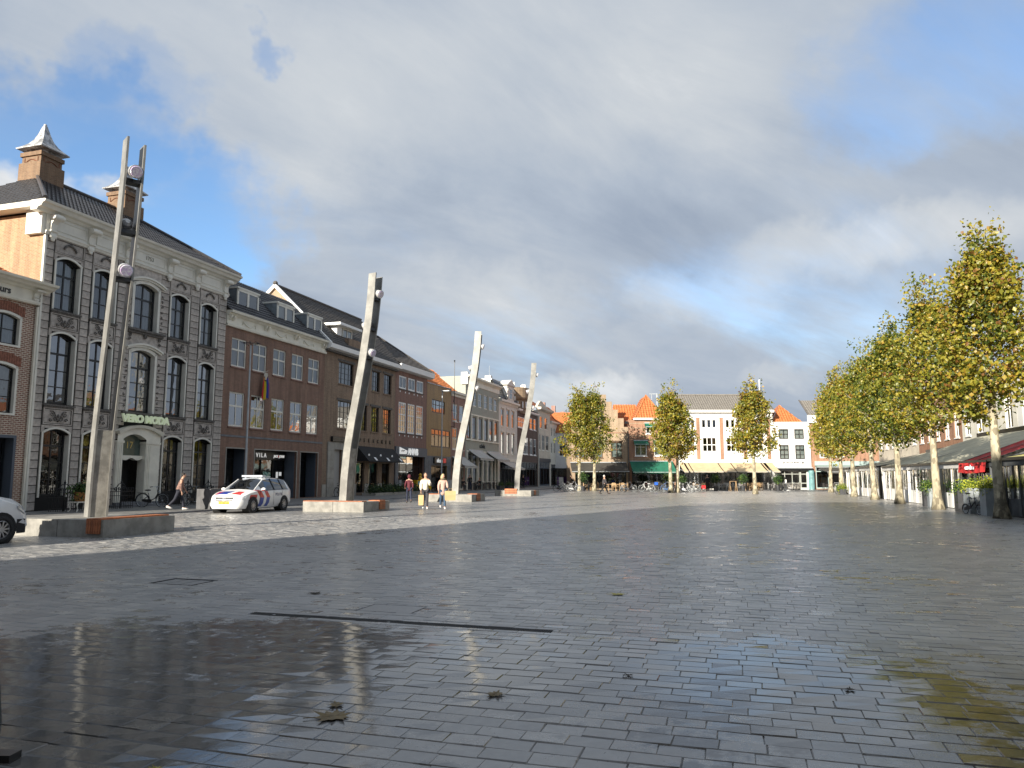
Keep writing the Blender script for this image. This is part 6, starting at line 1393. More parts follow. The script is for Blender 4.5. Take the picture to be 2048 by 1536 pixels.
def person(label, loc, face, top, legs, shoe, hair, gait=(.38, -.32, .1, .35), arms=((-.25, .3), (.3, .25)), H_=1.75, top_len=.0, hairlen=.0, bulk=1.0, seat=False, hood=False, lean=0.0, skin=None, cat='person', name='person', turn=0.0, group=None, collar=None):
    t = thing(name, label, cat, loc, face, group); k = H_/1.75; skin = skin or M_skin
    def leg(sy, th, kn):
        hip = Vector((0, .095*sy, .93)); knee = hip+Vector((sin(th), 0, -cos(th)))*.45; ank = knee+Vector((sin(th-kn), 0, -cos(th-kn)))*.42
        heel_a = (th-kn)*.5; toe = ank+Vector((cos(heel_a)*.17, .01*sy, -.045+sin(heel_a)*.10)); return hip, knee, ank, toe
    if seat: L_ = leg(1, 1.45, 1.45); Rg = leg(-1, 1.38, 1.3)
    else: L_ = leg(1, gait[0], gait[2]); Rg = leg(-1, gait[1], gait[3])
    drop = min(L_[2].z, Rg[2].z, L_[3].z+.03, Rg[3].z+.03)-.085; dz = Vector((0, 0, -drop))
    ls = Vector((sin(lean), 0, cos(lean))); pel = Vector((0, 0, .95)); up = lambda h: pel+ls*h
    ch = up(.30); nb_ = up(.50); nk = up(.57); hd = up(.66)+Vector((.02, 0, 0)); tp = up(.78)+Vector((.015, 0, 0))
    def arm(sy, a, b, out=.06):
        sh = up(.45)+Vector((0, .175*sy, 0)); el = sh+Vector((sin(a), out*3*sy, -cos(a))).normalized()*.29; wr = el+Vector((sin(a+b), -out*.8*sy, -cos(a+b))).normalized()*.25; hn = wr+(wr-el).normalized()*.08; return sh, el, wr, hn
    al = arm(1, *arms[0]); ar = arm(-1, *arms[1])
    V_ = [pel, up(.15), ch, nb_, nk, hd, tp]; E_ = [(0, 1), (1, 2), (2, 3), (3, 4), (4, 5), (5, 6)]; Rr = [(.135, .11), (.125, .10), (.15, .105), (.10, .08), .055, (.078, .092), (.062, .075)]
    def chain(par, pts, rs):
        p = par
        for q, r_ in zip(pts, rs): V_.append(q); Rr.append(r_); E_.append((p, len(V_)-1)); p = len(V_)-1
        return p
    for L2 in (L_, Rg): chain(0, L2, [.085, .058, .042, (.04, .03)])
    for A2_, sy in ((al, 1), (ar, -1)):
        h = chain(3, A2_, [.058, .042, .03, (.036, .02)]); dr = (A2_[3]-A2_[2]).normalized(); sd = Vector((1, 0, 0))-dr*dr.x
        sd = sd.normalized() if sd.length > .1 else Vector((0, 1, 0))
        for fi, (off, ln) in enumerate(((-.027, .062), (-.009, .075), (.010, .07), (.027, .055))):
            a_ = A2_[3]+sd*off; chain(h, [a_+dr*ln*.5, a_+dr*ln+Vector((0, -sy*.012, 0))], [.0085, .0075])
        chain(h-1, [A2_[2]+sd*.035+dr*.04, A2_[2]+sd*.05+dr*.08], [.011, .009])
    me = skin_mesh(V_, E_, Rr, skin, 2); g = MB(); c = hd+ls*.03
    fx = Vector((cos(turn), sin(turn), 0)); fy = Vector((-sin(turn), cos(turn), 0)); P_ = lambda a, b, z: tuple(c+fx*a+fy*b+Vector((0, 0, z)))
    g.ball(tuple(c), (.092, .078, .118), 12, 9, 0); g.tube([P_(.085, 0, .025), P_(.112, 0, -.012), P_(.09, 0, -.02)], [.010, .017, .010], 6, 0)
    for s2 in (-1, 1): g.ball(P_(.083, .031*s2, .018), (.011, .014, .009), 6, 5, 1); g.ball(P_(-.005, .078*s2, 0), (.022, .012, .032), 6, 5, 0)
    g.ball(P_(.082, 0, -.058), (.010, .024, .007), 6, 4, 2)
    join_extra(me, g, [M_eye, M_lip]); me.transform(Matrix.Translation(dz)); bo = place('body', me, t)
    if hair is not None:
        g = MB(); cc = c+dz; g.ball(tuple(cc+Vector((-.015, 0, .028))-fx*.008), (.100, .088, .108), 12, 8)
        g.v = [v if (Vector(v)-cc).dot(fx) < .055 or v[2] > cc.z+.065 else tuple(Vector(v)-fx*(.055)) for v in g.v]
        if hairlen: g.tube([tuple(cc-fx*.05+Vector((0, 0, .02))), tuple(cc-fx*.075+Vector((0, 0, -hairlen*.6))), tuple(cc-fx*.06+Vector((0, 0, -hairlen)))], [.085, .085, .05], 10, 0, sq=(1.1, .8))
        g.build('hair', hair, t, smooth=True)
    # clothes
    J = [pel-ls*(.06+top_len), pel, up(.15), ch, up(.44), up(.52)]; JE = [(i, i+1) for i in range(5)]; b_ = bulk
    JR = [(.165*b_, .135*b_), (.165*b_, .135*b_), (.16*b_, .13*b_), (.178*b_, .135*b_), (.15*b_, .11*b_), (.082*b_, .075*b_)]
    for A2_ in (al, ar):
        p = 4
        for q, r_ in zip((A2_[0], A2_[1], A2_[1].lerp(A2_[2], .92)), (.082*b_, .066*b_, .050*b_)): J.append(q); JR.append(r_); JE.append((p, len(J)-1)); p = len(J)-1
    jm = skin_mesh(J, JE, JR, top, 2, 'jacket'); jm.transform(Matrix.Translation(dz)); place('jacket', jm, t)
    Tq = [pel, ]; TE = []; TR = [(.15, .125)]
    for L2 in (L_, Rg):
        p = 0
        for q, r_ in zip((L2[0]-Vector((0, 0, .04)), L2[1], L2[2]+(L2[1]-L2[2])*.05), (.10, .072, .058)): Tq.append(q); TR.append(r_); TE.append((p, len(Tq)-1)); p = len(Tq)-1
    tm = skin_mesh(Tq, TE, TR, legs, 2, 'trousers'); tm.transform(Matrix.Translation(dz)); place('trousers', tm, t)
    for L2 in (L_, Rg):
        a, b = L2[2]+dz, L2[3]+dz; d_ = (b-a).normalized(); g = MB(); g.tube([tuple(a-d_*.07+Vector((0, 0, -.03))), tuple(a+Vector((0, 0, -.02))), tuple(a+d_*.09+Vector((0, 0, -.01))), tuple(b+d_*.05)], [.045, .055, .05, .03], 8, 0, sq=(.85, 1)); g.build('shoe', shoe, t, smooth=True)
    if hood: g = MB(); cc = c+dz; g.ball(tuple(cc-fx*.03+Vector((0, 0, .01))), (.115, .115, .14), 12, 8); g.build('hood', top, t, smooth=True)
    if collar: g = MB(); cc = nk+dz; g.tube([tuple(cc+Vector((.10*cos(a), .10*sin(a), -.02))) for a in [i*pi/4 for i in range(8)]], .038, 8, 0, closed=True); g.build('scarf', collar, t, smooth=True)
    t.scale = (k, k, k); t['hand_l'] = tuple(al[3]+dz); t['hand_r'] = tuple(ar[3]+dz)
    return t
def paper_bag(label, P, w_, d_, h_, rz, m=None):
    t = thing('paper_bag', label, 'bag', P, rz); m = m or mat('kraft_paper', (.55, .40, .20), .8, var=.08)
    g = MB(); vs = []
    for z, s_ in ((0, .94), (h_*.55, 1.0), (h_, 1.02)): vs += [(-w_/2*s_, -d_/2*s_*(1 if z < h_ else .7), z), (w_/2*s_, -d_/2*s_*(1 if z < h_ else .7), z), (w_/2*s_, d_/2*s_*(1 if z < h_ else .7), z), (-w_/2*s_, d_/2*s_*(1 if z < h_ else .7), z)]
    fs = [(3, 2, 1, 0)]
    for i in range(2):
        for j in range(4): fs.append((4*i+j, 4*i+(j+1) % 4, 4*i+4+(j+1) % 4, 4*i+4+j))
    g.add(vs, fs); g.build('paper_sack', m, t); g = MB()
    for s2 in (-1, 1): g.tube([(-w_*.2, s2*d_*.3, h_-.01), (-w_*.15, s2*d_*.1, h_+.11), (w_*.15, s2*d_*.1, h_+.11), (w_*.2, s2*d_*.3, h_-.01)], .006, 5)
    g.build('handle', m, t); return t
C = cloth
TO_CAM = -pi/2+.12
pm = person('man in cream padded jacket and dark trousers, walking beside the blond woman', (-4.30, 37.6, 0), TO_CAM, C('cream', (.66, .62, .53), bump=.6), C('charcoal', (.045, .042, .05)), M_shoeW, mat('grey_brown_hair', (.12, .085, .06), .8), gait=(.20, -.16, .12, .30), arms=((.55, 1.25), (-.02, .12)), bulk=1.14, turn=.6)
h = Vector(pm['hand_r']); R_ = Matrix.Rotation(TO_CAM, 3, 'Z'); p = Vector((-4.30, 37.6, 0))+R_ @ h
paper_bag('slim kraft paper bag hanging from the cream jacketed man\'s hand', (p.x, p.y, p.z-.62), .26, .12, .50, TO_CAM+pi/2)
pw = person('blond woman in dusty pink coat and blue jeans walking at the man\'s side', (-3.42, 37.5, 0), TO_CAM+.05, C('dusty_pink', (.50, .34, .28), bump=.2), C('denim', (.05, .09, .15)), M_shoeW, mat('blond_hair', (.52, .40, .21), .8), gait=(.08, -.24, .05, .36), arms=((.25, 1.15), (-.05, .15)), H_=1.68, top_len=.24, hairlen=.16, turn=.5, collar=C('olive_scarf', (.14, .13, .08)))
h = Vector(pw['hand_l'])*(1.68/1.75); p = Vector((-3.42, 37.5, 0))+Matrix.Rotation(TO_CAM+.05, 3, 'Z') @ h
paper_bag('large kraft paper carrier bag on the blond woman\'s arm', (p.x+.13, p.y-.02, p.z-.62), .52, .20, .46, .25)
person('woman in a hooded maroon coat and dark jeans walking away towards the shops', (-6.25, 46.0, 0), pi/2+.25, C('maroon', (.10, .018, .028)), C('dark_denim', (.022, .028, .055)), M_shoeB, None, gait=(.35, -.28, .15, .40), arms=((.3, .6), (-.2, .3)), H_=1.70, top_len=.16, hood=True, bulk=1.05)
person('stooping person in a striped quilted jacket walking past the iron railing', (-15.35, 34.9, .06), .35, mat('striped_quilt', (.30, .19, .15), .8, c2=(.14, .07, .06), vscale=13, bump=.6, bscale=10), C('navy', (.02, .022, .035)), M_shoeW, mat('dark_hair', (.02, .016, .014), .7), gait=(.38, -.34, .2, .4), arms=((.1, .5), (-.1, .3)), H_=1.72, lean=.25, top_len=.08, bulk=1.08)
person('walker in a dark grey jacket with pale cap, striding across the sunny square', (8.45, 69.3, 0), .25, C('dark_grey', (.05, .045, .048)), C('black', (.012, .012, .013)), M_shoeB, mat('white_hair', (.50, .48, .45), .8), gait=(.52, -.50, .08, .25), arms=((-.2, .3), (.25, .5)), H_=1.8)
person('grey haired man in dark clothes standing on the cafe terrace behind the third plinth', (-4.6, 82.5, .06), -pi/2, C('black', (.012, .012, .013)), C('dark_denim', (.022, .028, .055)), M_shoeB, mat('white_hair', (.50, .48, .45), .8), gait=(.05, -.05, .02, .02))
person('dark clothed guest sitting on a terrace chair left of the standing grey haired man', (-5.4, 83.3, .06), -pi/2+.6, C('black', (.012, .012, .013)), C('navy', (.02, .022, .035)), M_shoeB, mat('dark_hair', (.02, .016, .014), .7), seat=True, arms=((.5, .9), (.5, .9)))
person('pale haired guest sitting on a terrace chair right of the standing grey haired man', (-3.6, 84.0, .06), -pi/2-.5, C('black', (.012, .012, .013)), C('black', (.012, .012, .013)), M_shoeB, mat('blond_hair', (.52, .40, .21), .8), seat=True, arms=((.5, .9), (.5, .9)))
person('man in black standing under the tan awning beside the potted shrub', (22.1, 85.6, 0), -pi/2-.3, C('black', (.012, .012, .013)), C('black', (.012, .012, .013)), M_shoeB, mat('white_hair', (.50, .48, .45), .8), gait=(.08, -.08, .02, .1))
person('dark figure bending over the bicycles at the mouth of the side street', (7.3, 90.0, 0), pi, C('black', (.012, .012, .013)), C('black', (.012, .012, .013)), M_shoeB, mat('dark_hair', (.02, .016, .014), .7), gait=(.2, -.2, .1, .2), lean=.35)
person('dark clothed passer-by at the shops just right of the farthest swaying pole', (1.45, 98.5, .06), .3, C('black', (.012, .012, .013)), C('navy', (.02, .022, .035)), M_shoeB, mat('grey_brown_hair', (.12, .085, .06), .8), gait=(.2, -.2, .1, .2))
M_man = mat('white_mannequin', (.62, .60, .56), .4)
for s_, lab, top, legs in ((-4.35, 'white mannequin in a dark jacket and patterned skirt, left in the first shop window', C('black', (.012, .012, .013)), C('pattern', (.10, .09, .085))), (-3.75, 'white mannequin in black, right in the first shop window', C('dark_grey', (.05, .045, .048)), C('pattern', (.10, .09, .085))), (-1.9, 'mannequin in a red dress behind the second shop window', C('scarlet', (.32, .012, .015)), C('scarlet', (.32, .012, .015))), (3.2, 'mannequin in white and dark clothes in the window right of the doorway', C('offwhite', (.5, .5, .48)), C('navy', (.02, .022, .035))), (5.75, 'mannequin in navy in the last shop window of the grey stone house', C('navy', (.02, .022, .035)), C('black', (.012, .012, .013)))):
    P_ = ROW0+DV*s_-NV*.95; person(lab, (P_.x, P_.y, .34), -ANG, top, legs, M_man, None, gait=(.1, -.08, .05, .05), arms=((.1, .4), (-.1, .5)), skin=M_man, cat='mannequin', name='mannequin', group='mannequins in the shop windows', top_len=.12)

# ------------------------------------------------------------------ vehicles
M_rubber = mat('tyre_rubber', (.015, .015, .016), .8); M_rim = mat('alloy_rim', (.42, .42, .43), .35, metal=.7); M_carglass = glass('car_glass', (.10, .12, .13), .10, 1.5, .01)
def ref_plain(name, c): return mat(name, c, .25, coat=.6, spec=.5)
M_vanwhite = ref_plain('van_white', (.74, .75, .76))
def livery():
    m, t, b = newmat('patrol_livery'); MATS['patrol_livery'] = m
    x, y, z = t.sep(t.node('ShaderNodeTexCoord').outputs['Object']); ay = t.math('ABSOLUTE', y)
    W_ = (.78, .78, .77); RED = (.52, .035, .03); BLU = (.02, .05, .30)
    side = t.math('GREATER_THAN', ay, .66)
    u = t.math('ADD', x, t.math('MULTIPLY', t.math('ABSOLUTE', t.math('SUBTRACT', z, .68)), .62)); u = t.math('SUBTRACT', u, t.math('MULTIPLY', t.math('MAXIMUM', t.math('SUBTRACT', z, .68), 0.0), 1.0)); u = t.math('SUBTRACT', u, t.math('MULTIPLY', t.math('MINIMUM', t.math('SUBTRACT', z, .68), 0.0), -1.5))
    u = t.math('ADD', u, t.math('MULTIPLY', t.math('SUBTRACT', .68, z), .55))
    def band(v, a, c): return t.math('MULTIPLY', t.math('GREATER_THAN', v, a), t.math('LESS_THAN', v, c))
    bands = t.math('MAXIMUM', band(u, .46, .82), band(u, -.06, .24)); zz = t.math('MULTIPLY', band(z, .26, 1.0), side)
    col = t.mix(t.math('MULTIPLY', bands, zz), W_, t.mix(t.math('GREATER_THAN', z, .66), BLU, RED))
    fen = t.math('MULTIPLY', t.math('MULTIPLY', band(t.math('ADD', x, t.math('MULTIPLY', z, .5)), 1.42, 1.95), band(z, .64, .80)), side); col = t.mix(fen, col, RED)
    hood = t.math('MULTIPLY', band(x, 1.62, 1.98), t.math('GREATER_THAN', z, .70)); h1 = t.math('MULTIPLY', hood, t.math('LESS_THAN', ay, .62))
    hc = t.mix(band(t.math('ADD', y, t.math('MULTIPLY', x, .5)), .45, .95), RED, BLU); hc = t.mix(band(t.math('ADD', y, t.math('MULTIPLY', x, .5)), .95, 1.15), hc, W_); col = t.mix(h1, col, hc)
    t.set(b.inputs['Base Color'], col); b.inputs['Roughness'].default_value = .25; b.inputs['Coat Weight'].default_value = .5; return m
def wheel_meshes(r, w_):
    g = MB(); n = 24
    g.lathe([(r*.66, -w_/2), (r*.9, -w_/2), (r, -w_*.3), (r, w_*.3), (r*.9, w_/2), (r*.66, w_/2), (r*.62, 0), (r*.66, -w_/2)], n); ty = g.mesh('tyre', [M_rubber], True)
    g = MB(); g.lathe([(r*.67, -.02), (r*.67, w_*.42), (r*.60, w_*.46), (r*.57, w_*.36), (r*.57, 0)], n)
    for k in range(10): a = 2*pi*k/10; g.bar((r*.1*cos(a), r*.1*sin(a), w_*.44), (r*.60*cos(a+.1), r*.60*sin(a+.1), w_*.40), r*.10, .02, up=(0, 0, 1))
    g.lathe([(r*.16, w_*.3), (r*.16, w_*.48), (0, w_*.49)], 12); rm = g.mesh('rim', [M_rim]); g = MB(); g.lathe([(0, .0), (r*.6, .0), (r*.6, .01), (0, .01)], 18); bk_ = g.mesh('brake_disc', [M_blackm]); return ty, rm, bk_
def loft(stations, mats, matf, name, parent):
    """mirrored cross-sections; stations = [(x, [(y,z)...])]; matf(i,j) -> material index for the face between stations i,i+1 and points j,j+1"""
    V_ = []; F_ = []; Mi = []; k = len(stations[0][1])
    for x, pts in stations:
        for y, z in pts: V_.append((x, y, z))
        for y, z in pts[::-1]: V_.append((x, -y, z))
    K = 2*k
    for i in range(len(stations)-1):
        for j in range(K):
            j2 = (j+1) % K; jj = j if j < k-1 else (2*k-2-j if j >= k and j < 2*k-1 else -1)
            a, b, c, d = i*K+j, i*K+j2, (i+1)*K+j2, (i+1)*K+j; F_.append((a, b, c, d)); Mi.append(matf(i, jj) if jj >= 0 else 0)
    F_.append(tuple(range(K))); Mi.append(0); F_.append(tuple((len(stations)-1)*K+j for j in range(K))[::-1]); Mi.append(0)
    g = MB(); g.v = V_; g.f = F_; g.m = Mi; me = g.mesh(name, mats); 
    bm = bmesh.new(); bm.from_mesh(me); bmesh.ops.remove_doubles(bm, verts=bm.verts, dist=.0005); bm.to_mesh(me); bm.free()
    me.polygons.foreach_set('use_smooth', [True]*len(me.polygons))
    try: me.set_sharp_from_angle(angle=R(38))
    except Exception: pass
    return place(name, me, parent)
F_ = Vector((-sin(R(11.5)), -cos(R(11.5)), 0)); CAR_RZ = math.atan2(F_.y, F_.x); cc = Vector((-12.05, 35.1, 0))
car = thing('police_car', 'white patrol car with red and blue slanted stripes and a roof light bar', 'police car', cc, CAR_RZ)
S_ = [(-2.20, [(0, .34), (.55, .34), (.74, .45), (.76, .60), (.70, .72), (.40, .74), (0, .75)]), (-2.10, [(0, .28), (.66, .28), (.83, .42), (.84, .80), (.72, .98), (.42, 1.02), (0, 1.03)]), (-1.98, [(0, .26), (.72, .26), (.87, .42), (.87, .96), (.66, 1.27), (.40, 1.30), (0, 1.31)]),
      (-1.72, [(0, .24), (.76, .24), (.89, .42), (.89, .99), (.62, 1.44), (.38, 1.485), (0, 1.50)]), (-1.20, [(0, .22), (.78, .22), (.90, .42), (.90, .985), (.61, 1.475), (.38, 1.53), (0, 1.55)]), (-.40, [(0, .2), (.79, .2), (.90, .42), (.90, .97), (.61, 1.49), (.38, 1.55), (0, 1.57)]),
      (.18, [(0, .2), (.79, .2), (.90, .42), (.90, .96), (.60, 1.455), (.38, 1.52), (0, 1.54)]), (.60, [(0, .2), (.79, .2), (.90, .42), (.90, .955), (.655, 1.235), (.40, 1.31), (0, 1.335)]), (1.12, [(0, .2), (.79, .2), (.90, .42), (.89, .945), (.74, .985), (.44, 1.02), (0, 1.04)]),
      (1.55, [(0, .2), (.78, .2), (.88, .42), (.85, .87), (.70, .935), (.42, .96), (0, .97)]), (1.90, [(0, .2), (.74, .2), (.84, .40), (.78, .76), (.62, .84), (.38, .865), (0, .87)]), (2.08, [(0, .2), (.66, .2), (.77, .36), (.70, .68), (.54, .75), (.34, .775), (0, .78)]), (2.18, [(0, .2), (.56, .2), (.66, .34), (.60, .60), (.48, .68), (.30, .70), (0, .70)]), (2.22, [(0, .24), (.50, .24), (.58, .34), (.54, .54), (.42, .60), (.28, .62), (0, .62)])]
def cf(i, j):
    if j == 3 and 3 <= i <= 6: return 1
    if j in (4, 5) and i in (6, 7): return 1
    if j in (4, 5) and i in (1, 2): return 1
    return 0
M_liv = livery(); loft(S_, [M_liv, M_carglass], cf, 'body', car)
g = MB()
for sy in (-1, 1):
    g.tube([(1.10, .745*sy, .99), (.60, .66*sy, 1.245), (.18, .605*sy, 1.465)], .028, 6); g.tube([(-.42, .905*sy, .97), (-.42, .615*sy, 1.49)], .03, 6, 1); g.tube([(-1.22, .905*sy, .985), (-1.2, .612*sy, 1.475)], .03, 6, 1); g.tube([(.62, .903*sy, .955), (.62, .66*sy, 1.235)], .02, 6, 1)
    g.tube([(1.1, .895*sy, .95), (-1.75, .895*sy, 1.0)], .012, 5, 1)
g.build('pillar', [M_liv, M_black], car)
ty, rm, bk_ = wheel_meshes(.325, .21)
for sx in (1.365, -1.365):
    for sy in (-1, 1):
        g = MB(); g.tube([(sx, .55*sy, .335), (sx, .903*sy, .335)], .385, 20); g.build('wheel_arch', M_blackm, car)
        wh = place('wheel', ty, car, (sx, .815*sy, .325), (-pi/2*sy, 0, 0)); place('rim', rm, wh); place('brake_disc', bk_, wh)
g = MB(); g.box(2.14, -.42, .52, 2.225, .42, .70); gr = g.build('grille', M_black, car); g = MB(); g.box(2.2255, -.40, .60, 2.235, .40, .625); g.box(2.2255, -.40, .56, 2.235, .40, .575); g.build('grille_bar', M_rim, gr)
g = MB(); g.tube([(2.24, .085*cos(a), .61+.085*sin(a)) for a in [i*pi/8 for i in range(16)]], .010, 6, 0, closed=True)
for a in (pi/2, pi/2+2.094, pi/2-2.094): g.bar((2.24, 0, .61), (2.24, .085*cos(a), .61+.085*sin(a)), .02)
g.build('emblem', M_rim, gr)
M_headl = mat('headlight_glass', (.55, .58, .62), .08, spec=.8, c2=(.25, .27, .3), vscale=9)
for sy in (-1, 1):
    g = MB(); g.add([(2.02, .735*sy, .60), (2.16, .50*sy, .57), (2.165, .47*sy, .675), (2.05, .58*sy, .73), (1.80, .80*sy, .775), (1.86, .815*sy, .67)], [(0, 1, 2, 3), (0, 3, 4, 5)]); ho = g.build('headlight', M_headl, car, (.012, .012*sy, .004))
    g = MB(); g.box(2.12, .50*sy-.09, .30, 2.20, .50*sy+.09, .40); g.build('side_intake', M_black, car)
    g = MB(); g.ball((.72, 1.00*sy, 1.03), (.075, .11, .075), 10, 7); g.bar((.70, .88*sy, .99), (.72, .95*sy, 1.01), .04); g.build('wing_mirror', M_liv, car, smooth=True)
    g = MB(); g.box(-2.16, .50*sy, .72, -2.02, .80*sy, .92); g.build('tail_light', mat('tail_red', (.3, .01, .01), .2), car)
    for dx_ in (.35, -.62): g = MB(); g.box(dx_-.1, .896*sy-.012, .86, dx_+.1, .896*sy+.016*1, .885); g.build('door_handle', M_liv, car)
    g = MB()
    for x in (.82, -.38, -1.18): g.bar((x, .902*sy, .30), (x, .9025*sy, .94), .010, .006)
    g.build('door_gap', M_black, car)
g = MB(); g.box(2.13, -.52, .29, 2.215, .52, .39); g.build('lower_intake', M_black, car)
g = MB(); g.box(2.226, -.26, .405, 2.245, .26, .515); pl = g.build('number_plate', mat('yellow_plate', (.75, .48, .02), .4), car)
g = MB()
for y in (-.19, -.14, -.05, .0, .05, .14, .19): g.box(2.2455, y-.016, .43, 2.248, y+.016, .49)
g.build('plate_lettering', M_black, pl)
lb = MB(); lb.box(-.25, -.52, 1.58, .05, .52, 1.66); lb.box(-.2, -.42, 1.5, -.05, -.36, 1.58); lb.box(-.2, .36, 1.5, -.05, .42, 1.58); lb.build('light_bar', mat('light_bar_shell', (.50, .55, .62), .2), car)
lb = MB(); lb.box(-.9, -.4, 1.565, -.45, .4, 1.60); lb.build('roof_panel', M_liv, car)
me = text_mesh('POLITIE', .17, .004, 'CENTER', 1.1, .004); me.materials.clear(); me.materials.append(mat('navy_letters', (.02, .03, .12), .5)); place('side_lettering', me, car, (-.85, .903, .72), (pi/2, 0, pi))
g = MB(); g.box(-2.0, -.7, .18, 2.0, .7, .26); g.build('underbody', M_blackm, car)
# white van, only its nose in the frame
VR = math.atan2(DV.y, DV.x); vp = Vector((-12.28, 18.25, 0))-DV*1.38+Vector((-NV.x, -NV.y, 0))*.85
van = thing('white_van', 'white delivery van with steel wheels and black bumper, its nose just inside the left edge', 'van', vp, VR)
VS_ = [(-2.3, [(0, .3), (.7, .3), (.86, .5), (.88, 1.1), (.82, 1.85), (.5, 1.9), (0, 1.9)]), (-1.6, [(0, .25), (.75, .25), (.9, .5), (.9, 1.1), (.82, 1.88), (.5, 1.93), (0, 1.93)]), (.2, [(0, .25), (.75, .25), (.9, .5), (.9, 1.1), (.80, 1.84), (.5, 1.9), (0, 1.9)]), (.65, [(0, .25), (.75, .25), (.9, .5), (.9, 1.1), (.76, 1.62), (.45, 1.7), (0, 1.72)]), (1.25, [(0, .25), (.75, .25), (.9, .5), (.89, 1.06), (.78, 1.14), (.45, 1.18), (0, 1.2)]), (1.75, [(0, .25), (.75, .25), (.89, .5), (.86, .92), (.72, 1.05), (.42, 1.08), (0, 1.09)]), (2.05, [(0, .25), (.7, .25), (.84, .45), (.80, .74), (.64, .92), (.4, .96), (0, .97)]), (2.2, [(0, .25), (.62, .25), (.74, .4), (.70, .62), (.54, .74), (.34, .78), (0, .78)])]
def vf(i, j):
    if j == 3 and i in (2, 3): return 1
    if j in (4, 5) and i == 3: return 1
    return 0
loft(VS_, [M_vanwhite, M_carglass], vf, 'body', van)
g = MB(); g.tube([(1.98, .845, .25), (2.06, .80, .25), (2.20, .66, .25), (2.26, 0, .25), (2.20, -.66, .25), (2.06, -.80, .25), (1.98, -.845, .25)], .02, 6)
pts = [(1.80, .885), (2.07, .825), (2.235, .66), (2.29, 0), (2.235, -.66), (2.07, -.825), (1.80, -.885)]
for (a, b), (c, d) in zip(pts, pts[1:]): g.quad((a, b, .22), (c, d, .22), (c, d, .56), (a, b, .56)); g.quad((a, b, .56), (c, d, .56), (c-.08, d*.95, .60), (a-.08, b*.95, .60))
g.build('bumper', M_blackm, van)
for sy in (-1, 1): g = MB(); g.add([(2.10, .80*sy, .66), (1.78, .885*sy, .82), (1.80, .87*sy, .92), (2.05, .70*sy, .86)], [(0, 1, 2, 3)]); g.build('headlight', M_headl, van, (.015, .01*sy, 0))
for sy in (-1, 1): g = MB(); g.box(.85, .98*sy-.1, 1.12, 1.0, .98*sy+.1, 1.34); g.build('wing_mirror', M_blackm, van)
ty2, rm2, bk2 = wheel_meshes(.335, .22); M_steelrim = mat('silver_steel_wheel', (.40, .40, .40), .4, metal=.6)
for sx in (1.38, -1.4):
    for sy in (-1, 1):
        g = MB(); g.tube([(sx, .5*sy, .345), (sx, .906*sy, .345)], .40, 20); g.build('wheel_arch', M_blackm, van)
        wh = place('wheel', ty2, van, (sx, .83*sy, .335), (-pi/2*sy, 0, 0)); place('rim', rm2, wh); place('brake_disc', bk2, wh)

